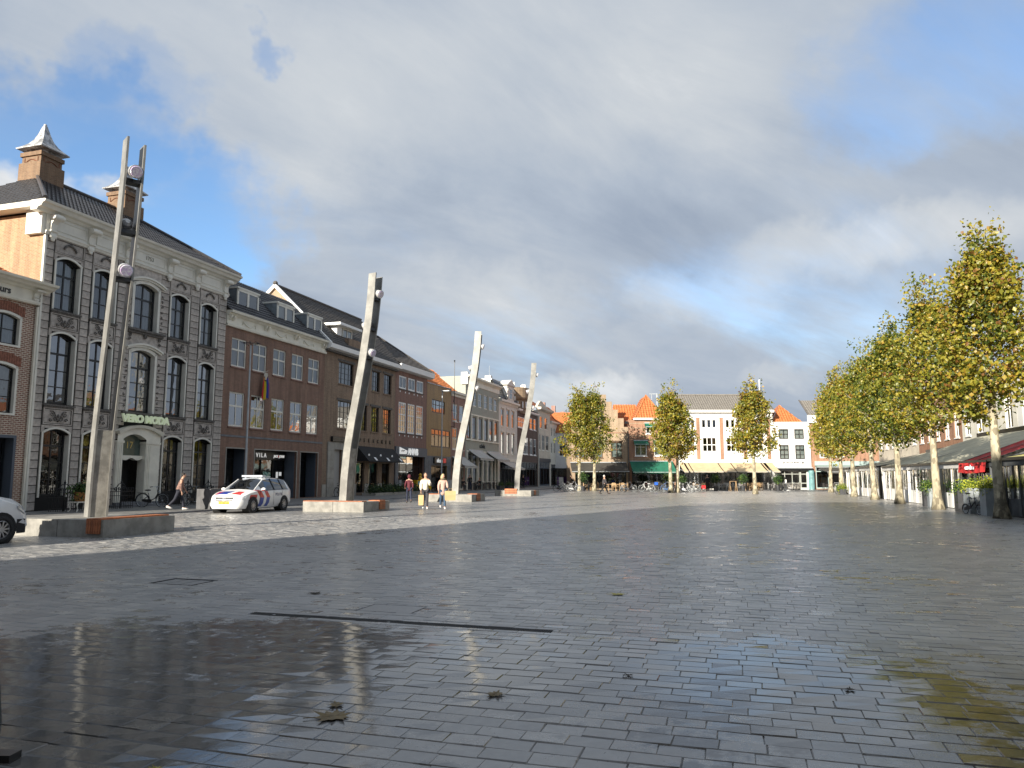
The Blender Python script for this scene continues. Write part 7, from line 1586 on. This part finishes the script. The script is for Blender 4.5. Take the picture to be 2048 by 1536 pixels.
# ------------------------------------------------------------------ bicycles
B_black = mat('bike_black', (.014, .014, .015), .35); B_white = mat('bike_white', (.72, .71, .69), .4)
def bike_proto(label, P, rz, r=.34, wb=1.06, step=True, crate=None, bag=None, guard=None, disc=None, tyre=None, small=False, rack=True):
    t = thing('bicycle', label, 'bicycle', P, rz, 'parked bicycles'); fm = B_black; x0, x1 = -wb/2, wb/2
    tm = MB(); tm.tube([(r*cos(a), 0, r*sin(a)) for a in [2*pi*i/28 for i in range(28)]], .019, 6, 0, closed=True); tym = tm.mesh('tyre', [tyre or M_rubber], True)
    wm = MB(); wm.tube([((r-.03)*cos(a), 0, (r-.03)*sin(a)) for a in [2*pi*i/28 for i in range(28)]], .011, 5, 0, closed=True); wm.tube([(0, -.05, 0), (0, .05, 0)], .022, 8)
    for k in range(14): a = 2*pi*k/14; wm.bar((0, .025*(-1)**k, 0), ((r-.03)*cos(a), 0, (r-.03)*sin(a)), .0045)
    if disc: wm.lathe([(.02, -.03), (r-.05, -.012), (r-.05, .012), (.02, .03)], 20)
    if disc: wm.v = [v if i < 0 else v for i, v in enumerate(wm.v)]
    whm = wm.mesh('wheel', [M_galv])
    for x in (x0, x1): wo = place('wheel', whm, t, (x, 0, r), (0, .3, 0)); place('tyre', tym, wo)
    sx, sz = x0+.30, (.60 if not small else .50); hx, hz = x1-.26, (.80 if not small else .62); bb = (x0+.42, 0, .30)
    g = MB(); top_z = hz-.08
    if step: g.tube([bb, (hx-.12, 0, .46), (hx, 0, hz-.10)], .021, 7)
    else: g.tube([(sx+.03, 0, sz), (hx, 0, top_z)], .018, 7); g.tube([bb, (hx+.01, 0, top_z-.10)], .02, 7)
    g.tube([bb, (sx, 0, sz+.1)], .018, 7); g.tube([(hx+.02, 0, hz-.2), (hx-.03, 0, hz+.08)], .021, 7)
    for sy in (-1, 1): g.tube([bb, (x0, .05*sy, r)], .011, 5); g.tube([(sx, .02*sy, sz-.04), (x0, .05*sy, r)], .010, 5); g.tube([(hx+.03, .045*sy, hz-.22), (x1-.04, .055*sy, r+.12), (x1, .055*sy, r)], .013, 6)
    g.build('frame', fm, t, smooth=True)
    g = MB()
    for cx, a0, a1 in ((x0, .3, 3.3), (x1, .6, 2.9)): g.tube([(cx+(r+.035)*cos(a), 0, r+(r+.035)*sin(a)) for a in [a0+(a1-a0)*i/10 for i in range(11)]], .024, 5, sq=(1, .4))
    g.build('mudguard', fm, t)
    sdz = sz+.22 if not small else .84
    g = MB(); g.tube([(sx, 0, sz+.08), (sx-.03, 0, sdz)], .014, 6); g.build('seat_post', M_galv, t); g = MB(); g.ball((sx-.08, 0, sdz+.03), (.13, .085, .035), 10, 6); g.tube([(sx-.02, 0, sdz+.035), (sx+.12, 0, sdz+.03)], [.04, .02], 8); g.build('saddle', B_black, t, smooth=True)
    hb = hz+.20 if not small else .98
    g = MB(); g.tube([(hx-.03, 0, hz+.05), (hx-.07, 0, hb)], .015, 6); g.tube([(hx-.24, -.28, hb+.01), (hx-.12, -.26, hb+.03), (hx-.05, -.12, hb+.02), (hx-.05, .12, hb+.02), (hx-.12, .26, hb+.03), (hx-.24, .28, hb+.01)], .012, 6); g.build('handlebar', M_galv, t); g = MB()
    for sy in (-1, 1): g.tube([(hx-.13, .262*sy, hb+.028), (hx-.26, .282*sy, hb+.008)], .019, 7)
    g.build('grip', B_black, t)
    g = MB(); g.ball((hx+.08, 0, hz-.02), (.05, .045, .05), 8, 6); g.build('lamp', M_galv, t)
    g = MB(); g.tube([(bb[0], -.06, .30), (bb[0]+.14, -.07, .20)], .011, 5); g.tube([(bb[0], .06, .30), (bb[0]-.14, .07, .40)], .011, 5); g.box(bb[0]+.09, -.13, .185, bb[0]+.19, -.06, .21); g.box(bb[0]-.19, .06, .39, bb[0]-.09, .13, .415); g.tube([(bb[0], -.05, .30), (bb[0], -.055, .30)], .085, 14); g.build('crank', M_galv, t)
    g = MB(); g.prism([(x0+.02, r-.05), (bb[0]+.1, .21), (bb[0]+.1, .39), (x0+.02, r+.07)], -.075, -.05); g.build('chain_guard', guard or fm, t)
    if rack:
        g = MB()
        for sy in (-.055, .055): g.tube([(x0+.16, sy, r+.38), (x0-.28, sy, r+.38)], .008, 5); g.tube([(x0-.22, sy, r+.38), (x0, sy, r)], .007, 5)
        for x in (0, .12, .24): g.bar((x0-.24+x, -.06, r+.38), (x0-.24+x, .06, r+.38), .01)
        g.build('carrier', fm, t)
    g = MB(); g.tube([(x0+.18, .03, .29), (x0+.10, .17, .015)], .010, 5); g.build('kickstand', M_galv, t)
    if crate:
        g = MB(); a, b = hx+.02, hx+.36
        for q in ((a, -.22, a+.02, .22), (b-.02, -.22, b, .22), (a, -.22, b, -.2), (a, .2, b, .22)): g.box(q[0], q[1], hz-.05, q[2], q[3], hz+.22)
        g.box(a, -.22, hz-.07, b, .22, hz-.05); g.build('crate', crate, t)
    if bag:
        for sy in (-1, 1): g = MB(); g.box(x0-.26, .07*sy, r+.02, x0+.12, .20*sy, r+.36); g.build('pannier', bag, t)
    t.rotation_euler = (0, 0, rz); return t
def at(px, t_): return Vector(((px-1024)/FPX*t_, t_*.998, 0))
M_redbag = mat('red_pannier', (.55, .03, .035), .7); M_bluecrate = mat('blue_crate', (.01, .10, .50), .6)
b0 = bike_proto('black bicycle leaning towards the mouth of the side street, leftmost of the trio', at(1121, 82), .1)
bw_ = bike_proto('white bicycle with closed white rear wheel disc, left of the two white ones', at(1255, 79), .05, disc=True, guard=B_white, tyre=M_rubber); recolor(bw_, B_black, B_white)
bf = bike_proto('bicycle with red pannier bags at the right end of the parked cluster', at(1391, 78), pi+.1, bag=M_redbag, step=False)
bc = bike_proto('bicycle with a bright blue front crate beside the second white bicycle', at(1318, 78), pi-.05, crate=M_bluecrate)
COLS = {'dark grey': mat('bike_grey', (.07, .07, .075), .35), 'silver': mat('bike_silver', (.40, .40, .41), .35, metal=.5), 'white': B_white, 'pale blue': mat('bike_blue', (.12, .22, .45), .4), 'black': B_black}
for px_, t_, rz, col, src, lab in ((1133, 81.2, .25, 'dark grey', b0, 'dark grey bicycle in the middle of the trio at the side street'), (1146, 80.5, -.5, 'silver', b0, 'silver forked bicycle turned outward, right of the trio at the side street'), (1290, 79, pi+.04, 'white', b0, 'white bicycle with long white chain guard, right of the two white ones'), (1331, 77.5, .5, 'pale blue', b0, 'pale blue bicycle turned half away beside the blue crate'), (1343, 76.8, 1.1, 'black', b0, 'black bicycle nearly end on before the two close plane trunks'), (1356, 77.4, .3, 'dark grey', bf, 'grey diamond framed bicycle before the two close plane trunks'), (1367, 76.6, -.35, 'silver', b0, 'silver step through bicycle right of the two close plane trunks'), (1379, 77.6, pi-.2, 'white', b0, 'grey white bicycle just left of the red panniers'), (1560, 86, .8, 'dark grey', b0, 'dark bicycle under the shrub before the black sign board house'), (1577, 86.5, -.3, 'silver', b0, 'silver bicycle by the white post before the cafe window'), (1668, 70.5, .9, 'white', b0, 'white bicycle leaning at the last plane trees on the right')):
    c = dup(src, lab, at(px_, t_), rz)
    if src is bf:
        for ch in list(c.children):
            if ch.name.startswith('pannier'): bpy.data.objects.remove(ch)
    recolor(c, B_black, COLS[col]) if col != 'black' else None
P_ = ROW0+DV*20.6+NV*.75+Vector((0, 0, .06)); c = dup(bc, 'black bicycle with a dark crate leaning beside the pale stone portal', P_, ROW_RZ); recolor(c, M_bluecrate, B_black)
P_ = ROW0+DV*.45+NV*1.6+Vector((0, 0, .06)); dup(b0, 'black bicycle seen head on before the open doorway of the grey stone house', P_, -ANG+.2)
P_ = ROW0+DV*3.0+NV*1.95+Vector((0, 0, .06)); dup(b0, 'black bicycle leaning on the railing right of the grey stone doorway', P_, ROW_RZ+.05)
P_ = T1+D2*3.35-M2*.05; bike_proto('small black folding bicycle with tiny wheels, leaning on the grey planter boxes', P_, RZ2+.25, r=.20, wb=.98, small=True, rack=False, step=True)

# ------------------------------------------------------------------ terraces, tubs, boards, small things
M_lightwood = mat('pale_wood', (.42, .28, .15), .65, var=.2, vscale=6); M_rattan = mat('dark_rattan', (.05, .045, .042), .7); M_greyfur = mat('grey_metal_chair', (.42, .42, .41), .5)
def chair_proto(label, P, rz, m):
    t = thing('terrace_chair', label, 'chair', P, rz, 'terrace chairs'); g = MB(); g.box(-.23, -.23, .43, .23, .23, .47); g.build('seat', m, t)
    g = MB(); g.box(-.23, .20, .50, -.19, .245, .86); g.box(.19, .20, .50, .23, .245, .86)
    for z in (.56, .66, .76, .84): g.box(-.19, .21, z, .19, .235, z+.05)
    g.build('backrest', m, t); lm = MB(); lm.box(-.02, -.02, 0, .02, .02, .43); lm = lm.mesh('leg', [m])
    for sx in (-.2, .2):
        for sy in (-.2, .2): place('leg', lm, t, (sx, sy, 0))
    g = MB()
    for sx in (-.235, .235): g.bar((sx, .22, .66), (sx, -.2, .66), .035); g.bar((sx, -.2, .66), (sx, -.2, .45), .03)
    g.build('armrest', m, t); return t
def table_proto(label, P, m):
    t = thing('terrace_table', label, 'table', P, 0, 'terrace tables'); g = MB(); g.box(-.36, -.36, .71, .36, .36, .75); g.build('table_top', m, t); g = MB(); g.tube([(0, 0, .02), (0, 0, .71)], .035, 8); g.bar((-.28, 0, .02), (.28, 0, .02), .05); g.bar((0, -.28, .02), (0, .28, .02), .05); g.build('pedestal', M_black, t); return t
ch0 = tb0 = None; places = ['under the charcoal awning', 'under the green awning', 'left under the tan awning', 'midway under the tan awning', 'right under the tan awning', 'before the white sign board house', 'on the grey green cafe terrace', 'below the teal shopfront']
sp = [(0, 1180, 86, 'pale wood'), (0, 1222, 86, 'pale wood'), (0, 1238, 87, 'pale wood'), (1, 1300, 88, 'dark'), (1, 1312, 87, 'dark'), (2, 1398, 86, 'pale wood'), (3, 1440, 87, 'grey'), (3, 1447, 86, 'grey'), (3, 1470, 86.5, 'grey'), (4, 1492, 86, 'pale wood'), (4, 1505, 88, 'pale wood'), (4, 1535, 86, 'dark'), (4, 1545, 87, 'grey'), (5, 1562, 90, 'dark'), (5, 1580, 90, 'dark'), (6, 952, 88, 'dark'), (6, 975, 90, 'dark'), (6, 1000, 96, 'dark'), (7, 1655, 84, 'dark'), (7, 1668, 86, 'dark')]
CM = {'pale wood': M_lightwood, 'dark': M_rattan, 'grey': M_greyfur}
for i, (pi_, px_, t_, m_) in enumerate(sp):
    P_ = at(px_, t_)+Vector((0, 0, .06 if pi_ == 6 else 0)); nth = [q for q in sp if q[0] == pi_].index(sp[i]); cnt = len([q for q in sp if q[0] == pi_]); wh = ('' if cnt == 1 else ('left', 'right')[nth] if cnt == 2 else ('left', 'middle', 'right')[nth] if cnt == 3 else ('first', 'second', 'third', 'fourth')[nth]); lab = ('%s %s terrace table %s' % (wh, m_, places[pi_])).strip()
    if tb0 is None: tb0 = table_proto(lab, P_, M_lightwood); tb = tb0
    else: tb = dup(tb0, lab, P_, .1*i)
    tb['group'] = '%s tables %s' % (m_, places[pi_])
    if m_ != 'pale wood': recolor(tb, M_lightwood, CM[m_])
    for k, (dx_, dy_, rz) in enumerate(((-.62, .0, pi/2), (.62, .05, -pi/2), (0.1, -.62, pi))):
        nth = [q for q in sp if q[0] == pi_].index(sp[i]); cnt = len([q for q in sp if q[0] == pi_]); wh = ('' if cnt == 1 else ('left', 'right')[nth] if cnt == 2 else ('left', 'middle', 'right')[nth] if cnt == 3 else ('first', 'second', 'third', 'fourth')[nth]); lab = '%s chair %s the %s table %s' % (m_, ('left of', 'right of', 'in front of')[k], wh, places[pi_]); lab = lab.replace('  ', ' '); Q = P_+Vector((dx_, dy_, 0))
        if ch0 is None: ch0 = chair_proto(lab, Q, rz, M_lightwood); c = ch0
        else: c = dup(ch0, lab, Q, rz+.15*sin(i*3+k))
        c['group'] = '%s chairs %s' % (m_, places[pi_])
        if m_ != 'pale wood': recolor(c, M_lightwood, CM[m_])
M_shrub = bpy.data.materials.new('shrub_leaf'); M_shrub.use_nodes = True; _t = N(M_shrub.node_tree); _b = M_shrub.node_tree.nodes['Principled BSDF']
_t.set(_b.inputs['Base Color'], _t.ramp(_t.node('ShaderNodeAttribute', _attribute_name='tone').outputs['Fac'], [(0, (.012, .03, .008)), (.4, (.035, .085, .015)), (.7, (.11, .18, .02)), (1, (.38, .40, .03))])); _b.inputs['Roughness'].default_value = .6
def shrub(parent, c, r, n, size, hue, seed):
    rng = np.random.default_rng(seed); br = []
    for k in range(26):
        u = rng.normal(0, 1, 3); u /= np.linalg.norm(u); u[2] = abs(u[2])*.9; e = np.array(c)+u*np.array(r)*rng.uniform(.6, 1); br.append([tuple(c), tuple((np.array(c)+e)/2), tuple(e)])
    me = crown_mesh(br, n, size, rng, hue, .05+.07*min(r)); me.materials.clear(); me.materials.append(M_shrub); return place('foliage', me, parent, kind='stuff')
def tub(label, P, rz, w_, d_, h_, m, hue=None, rr=.3, seed=1, fl=None, cat='planter'):
    t = thing('planter_box', label, cat, P, rz, 'planters along the terraces'); g = MB(); tw_ = .035
    g.box(-w_/2, -d_/2, 0, w_/2, -d_/2+tw_, h_); g.box(-w_/2, d_/2-tw_, 0, w_/2, d_/2, h_); g.box(-w_/2, -d_/2+tw_, 0, -w_/2+tw_, d_/2-tw_, h_); g.box(w_/2-tw_, -d_/2+tw_, 0, w_/2, d_/2-tw_, h_); g.build('box', m, t)
    g = MB(); g.box(-w_/2+tw_+.001, -d_/2+tw_+.001, .0, w_/2-tw_-.001, d_/2-tw_-.001, h_-.05); g.build('soil', M_bed, t)
    if hue is not None: shrub(t, (0, 0, h_), (w_*.42+.02, d_*.42+.02, rr*.6), 1200, .055, hue, seed)
    return t
M_anth = mat('anthracite_tub', (.035, .037, .042), .5, var=.15); M_greytub = mat('grey_composite_tub', (.27, .30, .315), .55, var=.12); 
tub('anthracite square tub with dark clipped green, left of the pair of the white tent pair', rpt(12.4, .42), RZ2, .42, .42, 1.02, M_anth, .25, .26, 1); tub('pale grey square tub with green clump, right of the pair before the white tent', rpt(11.2, .40), RZ2, .46, .44, 1.0, M_greytub, .42, .26, 2)
tub('anthracite tall tub with bushy green herb, beside the second plane trunk', rpt(5.9, .30), RZ2, .55, .5, 1.0, M_anth, .45, .28, 3); tub('big grey planter box with yellow green shrub, behind the folding bicycle', rpt(4.5, .35), RZ2, .85, .55, 1.1, M_greytub, .85, .40, 4); tub('grey planter box with yellow shrub nearest the nearest plane tree', rpt(2.35, .35), RZ2, .75, .55, 1.12, M_greytub, .9, .36, 5)
tub('dark flower tub with orange and green plants at the end of the white tents', rpt(40.4, .3), RZ2, .5, .5, .5, M_anth, .75, .45, 6); tub('small black empty tub left of the orange flower tub', rpt(41.6, .3), RZ2, .4, .4, .5, M_anth, .4, .1, 7)
tub('dark grey concrete box standing between the railing and the patrol car', Vector((-14.55, 36.6, .06)), ROW_RZ, 1.0, .8, .95, mat('dark_concrete', (.10, .10, .105), .8, var=.2))
def potted(label, P, h_, seed):
    t = thing('potted_shrub', label, 'plant', P, 0, 'potted shrubs before the terraces'); g = MB(); g.lathe([(.20, 0), (.27, .5), (.29, .5), (.29, .55), (.24, .55), (.22, .45), (0, .45)], 14); g.build('pot', M_anth, t); g = MB(); g.tube([(0, 0, .45), (.03, 0, h_*.6), (0, .02, h_*.85)], .022, 6); g.build('stem', M_carve, t); shrub(t, (0, 0, h_*.62), (.34, .34, h_*.30), 1300, .10, .24, seed)
potted('potted green shrub beside the man in black under the tan awning', at(1427, 84), 1.9, 21); potted('potted green shrub in the middle of the tan awning terrace', at(1481, 84), 1.9, 22); potted('potted shrub at the right end of the tan awning', at(1550, 85), 1.8, 23); potted('shrub in a pot behind the two close plane trunks', at(1361, 83), 1.8, 24); potted('dark shrub in a pot at the mouth of the side street', at(1164, 84), 2.1, 25); potted('laurel in a pot between the green awning and the two trunks', at(1333, 86), 2.0, 26)
for k, (s_, lab) in enumerate(((52.5, 'left clump of terrace greenery before the grey green cafe'), (55.5, 'middle clump of terrace greenery before the grey green cafe'), (58.5, 'right clump of terrace greenery before the grey green cafe'))):
    P_ = ROW0+DV*s_+NV*3.4+Vector((0, 0, .06)); tub(lab, P_, ROW_RZ, 1.8, .4, .5, M_anth, .3, .4, 31+k)
# bed of low evergreens before the brown brick shop
P_ = ROW0+DV*24+NV*1.9+Vector((0, 0, .06)); hb = thing('hedge_bed', 'low stone edged bed of dark evergreens before the black awning shop', 'flower bed', P_, ROW_RZ)
g = MB(); g.box(0, -.1, 0, 9.6, 0, .22); g.box(0, 1.0, 0, 9.6, 1.1, .22); g.box(0, 0, 0, .1, 1.0, .22); g.box(9.5, 0, 0, 9.6, 1.0, .22); g.build('bed_kerb', M_bluestone2, hb)
rng = np.random.default_rng(5); br = [[(x, .5, .2), (x+rng.normal(0, .15), .5+rng.normal(0, .2), .35), (x+rng.normal(0, .2), .5+rng.normal(0, .25), .5)] for x in np.linspace(.3, 9.3, 46)]; me = crown_mesh(br, 5200, .09, rng, .14, .11); me.materials.clear(); me.materials.append(M_shrub); place('foliage', me, hb, kind='stuff')
def aboard(label, P, rz, w_, h_, m, face=None, cat='sign board', txt=None, tc=None):
    t = thing('pavement_sign', label, cat, P, rz, None)
    for sy in (-1, 1):
        g = MB(); a, b = Vector((-w_/2, .30*sy, 0)), Vector((-w_/2, .03*sy, h_))
        for x in (0, w_-.05): g.bar(a+Vector((x+.025, 0, 0)), b+Vector((x+.025, 0, 0)), .05, .03)
        g.bar(b+Vector((.0, 0, -.02)), b+Vector((w_, 0, -.02)), .04); g.build('frame', m, t)
        if face: g = MB(); f = lambda x, u: tuple(a.lerp(b, u)+Vector((x, -.018*-sy, 0))); g.quad(f(.05, .12), f(w_-.05, .12), f(w_-.05, .96), f(.05, .96)); po = g.build('panel', face, t)
    if txt:
        squiggle('lettering', -w_*.36, w_*.36, -.165, h_*.55, .16, tc, t, 3)
    return t
P_ = ROW0+DV*85.5+NV*2.6; aboard('purple pavement sign before the beige gabled house', (P_.x, P_.y, .06), -.2, .8, 1.55, M_black, mat('purple_poster', (.20, .06, .30), .6), txt='bars', tc=M_sign)
aboard('white framed menu board among the bicycles at the side street', at(1121, 95)+Vector((0, 0, .06)), .1, .65, 1.5, M_black, mat('pale_poster', (.55, .54, .52), .6)); aboard('bare wooden easel frame before the middle of the tan awning', at(1461, 83), .1, .75, 1.1, M_lightwood); aboard('white framed board standing at the ochre house door, between the couple', ROW0+DV*39.2+NV*2.2+Vector((0, 0, .06)), -.4, .7, 1.2, M_white, mat('pale_poster', (.55, .54, .52), .6))
aboard('dark sign board cut off by the left edge of the picture, near the viewer', Vector((-3.672, 4.75, 0)), .15, .80, 1.14, M_black, M_blackm)
g = MB(); g.bar((.30, -.28, .02), (.80, -.38, .02), .10, .04); g.build('foot', M_black, bpy.context.scene.objects[[o.name for o in COL.objects if o.name.startswith('pavement_sign')][-1]])
t = thing('white_post', 'white round post on a flat foot before the white sign board house', 'post', at(1566, 87)); g = MB(); g.tube([(0, 0, .08), (0, 0, 1.25)], .10, 10); g.build('post', M_purewhite, t); g = MB(); g.lathe([(.5, 0), (.5, .05), (.2, .09), (0, .09)], 16); g.build('foot', M_purewhite, t)
# white table with a basket of plants by the railing
P_ = ROW0+DV*-4.55+NV*2.3+Vector((0, 0, .06)); t = thing('white_side_table', 'small white curved leg table holding a wicker basket before the railing', 'table', P_, ROW_RZ); g = MB(); g.box(-.42, -.28, .40, .42, .28, .45); g.build('table_top', M_white, t)
for sx in (-.36, .36):
    for sy in (-.22, .22): g = MB(); g.tube([(sx, sy, .40), (sx*1.12, sy*1.1, .30), (sx*.9, sy*.9, .12), (sx*1.1, sy*1.1, 0)], [.035, .03, .02, .025], 6); g.build('leg', M_white, t)
t = thing('wicker_basket', 'orange brown wicker basket of green plants on the small white table', 'basket', P_+Vector((0, 0, .452)), ROW_RZ); g = MB(); g.lathe([(.24, 0), (.30, .36), (.33, .38), (.30, .40), (.27, .36), (.0, .30)], 16); M_wick = mat('wicker', (.34, .16, .05), .75, var=.35, vscale=14); g.build('wickerwork', M_wick, t); shrub(t, (0, 0, .38), (.34, .34, .22), 900, .08, .3, 77)
# coin ride shaped as a yellow van
P_ = ROW0+DV*34.1+NV*1.5+Vector((0, 0, .06)); kr = thing('kiddie_ride', 'yellow toy van coin ride with a little yellow figure on its roof', 'ride', P_, ROW_RZ-.5); M_yel = mat('yellow_plastic', (.70, .42, .01), .35, coat=.4)
g = MB(); g.prism([(-.85, .28), (.85, .28), (.9, .62), (.62, .74), (.50, 1.18), (-.80, 1.22), (-.88, .7)], -.42, .42); g.build('body', M_yel, kr)
for sy in (-1, 1): g = MB(); g.prism([(.02, .74), (.52, .74), (.42, 1.08), (.02, 1.10)], .423*sy, .428*sy); g.prism([(-.70, .74), (-.08, .74), (-.08, 1.10), (-.68, 1.10)], .423*sy, .428*sy); g.build('window', mat('pale_blue_panel', (.20, .42, .46), .3), kr)
for sx in (-.5, .52):
    for sy in (-1, 1): g = MB(); g.tube([(sx, .36*sy, .26), (sx, .47*sy, .26)], .20, 16); g.build('wheel', M_rubber, kr)
g = MB(); g.box(-.95, -.5, 0, .95, .5, .10); g.box(-.3, -.2, .1, .3, .2, .3); g.build('base', M_galv, kr); g = MB(); g.lathe([(.14, 1.2), (.20, 1.34), (.15, 1.5), (.08, 1.56), (.15, 1.66), (.13, 1.78), (.0, 1.84)], 12, (-.1, 0, 0)); g.build('roof_figure', M_yel, kr, smooth=True)
# lights strung over the street and bollards are left to the far distance; fallen leaves near by
def leaf(label, x, y, s_, rz, c, curl=.009):
    t_ = MB(); n = 10; pts = []
    for i in range(2*n): a = 2*pi*i/(2*n); rr = s_*(1.0 if i % 4 == 0 else .55 if i % 2 else .78)*(1-.12*cos(a)); pts.append((rr*cos(a), rr*sin(a), .006+curl*(rr/s_)**2*(1+.8*sin(a*3+rz))))
    t_.add([(0, 0, .008)]+pts, [(0, 1+i, 1+(i+1) % (2*n)) for i in range(2*n)]); t_.tube([(-s_*.2, 0, .008), (-s_*1.35, .02, .012)], .003, 4)
    o = t_.build('fallen_leaf', mat(c[0], c[1], .7, var=.25, vscale=20), None, (x, y, 0), rz, label=label, category='leaf', group='fallen leaves on the paving'); return o
BR = ('brown_leaf', (.16, .115, .05)); YE = ('yellow_leaf', (.42, .36, .09)); DK = ('dark_leaf', (.045, .035, .022))
leaf('largest brown wet leaf on the near paving, in the heap left of centre', -1.19, 5.26, .15, .4, BR, .012); leaf('brown curled leaf stuck behind the largest wet leaf', -1.24, 5.52, .07, 2.0, BR); leaf('pale brown leaf lying before the right half of the slot drain', -.12, 5.78, .085, 1.2, BR); leaf('yellow green leaf alone on the middle paving', 1.45, 10.5, .12, .2, YE, .010); leaf('dark shrivelled leaf on the middle paving before the second plinth', -2.7, 10.6, .10, 1.0, DK, .012)
leaf('tiny ochre leaf at the lower left of the paving', -1.95, 4.35, .035, .3, YE); leaf('thin dark leaf on a paving joint at the bottom left', -1.62, 4.05, .06, .9, DK); leaf('brown leaf flat at the bottom right of the paving', 1.15, 4.2, .06, 2.2, BR); leaf('black leaf scrap near the algae stained stones', 2.55, 5.9, .05, 1.2, DK); leaf('dark leaf scrap right of the slot drain end', .95, 6.3, .04, .5, DK)
g = MB(); rng = np.random.default_rng(3)
for i in range(90): x = 1.55+rng.uniform(0, .42)+ (.0 if i % 2 else .12); u = rng.uniform(0, 1); x = 1.60+.55*u; y = 4.22-.07*u+rng.normal(0, .012); s_ = rng.uniform(.004, .011); g.add([(x-s_, y-s_*.6, .004), (x+s_, y-s_*.4, .004), (x+s_*.7, y+s_*.6, .005), (x-s_*.8, y+s_*.5, .005)], [(0, 1, 2, 3)])
for i in range(160): x, y = rng.uniform(-3, 6), rng.uniform(6.5, 14); s_ = rng.uniform(.006, .016); g.add([(x-s_*1.4, y-s_*.6, .004), (x+s_, y-s_*.4, .004), (x+s_*.9, y+s_*.6, .005), (x-s_*.8, y+s_*.5, .005)], [(0, 1, 2, 3)])
g.build('paint_flecks', mat('chalk_fleck', (.55, .55, .54), .8), label='scattered pale chalk and litter flecks on the near paving', kind='stuff')
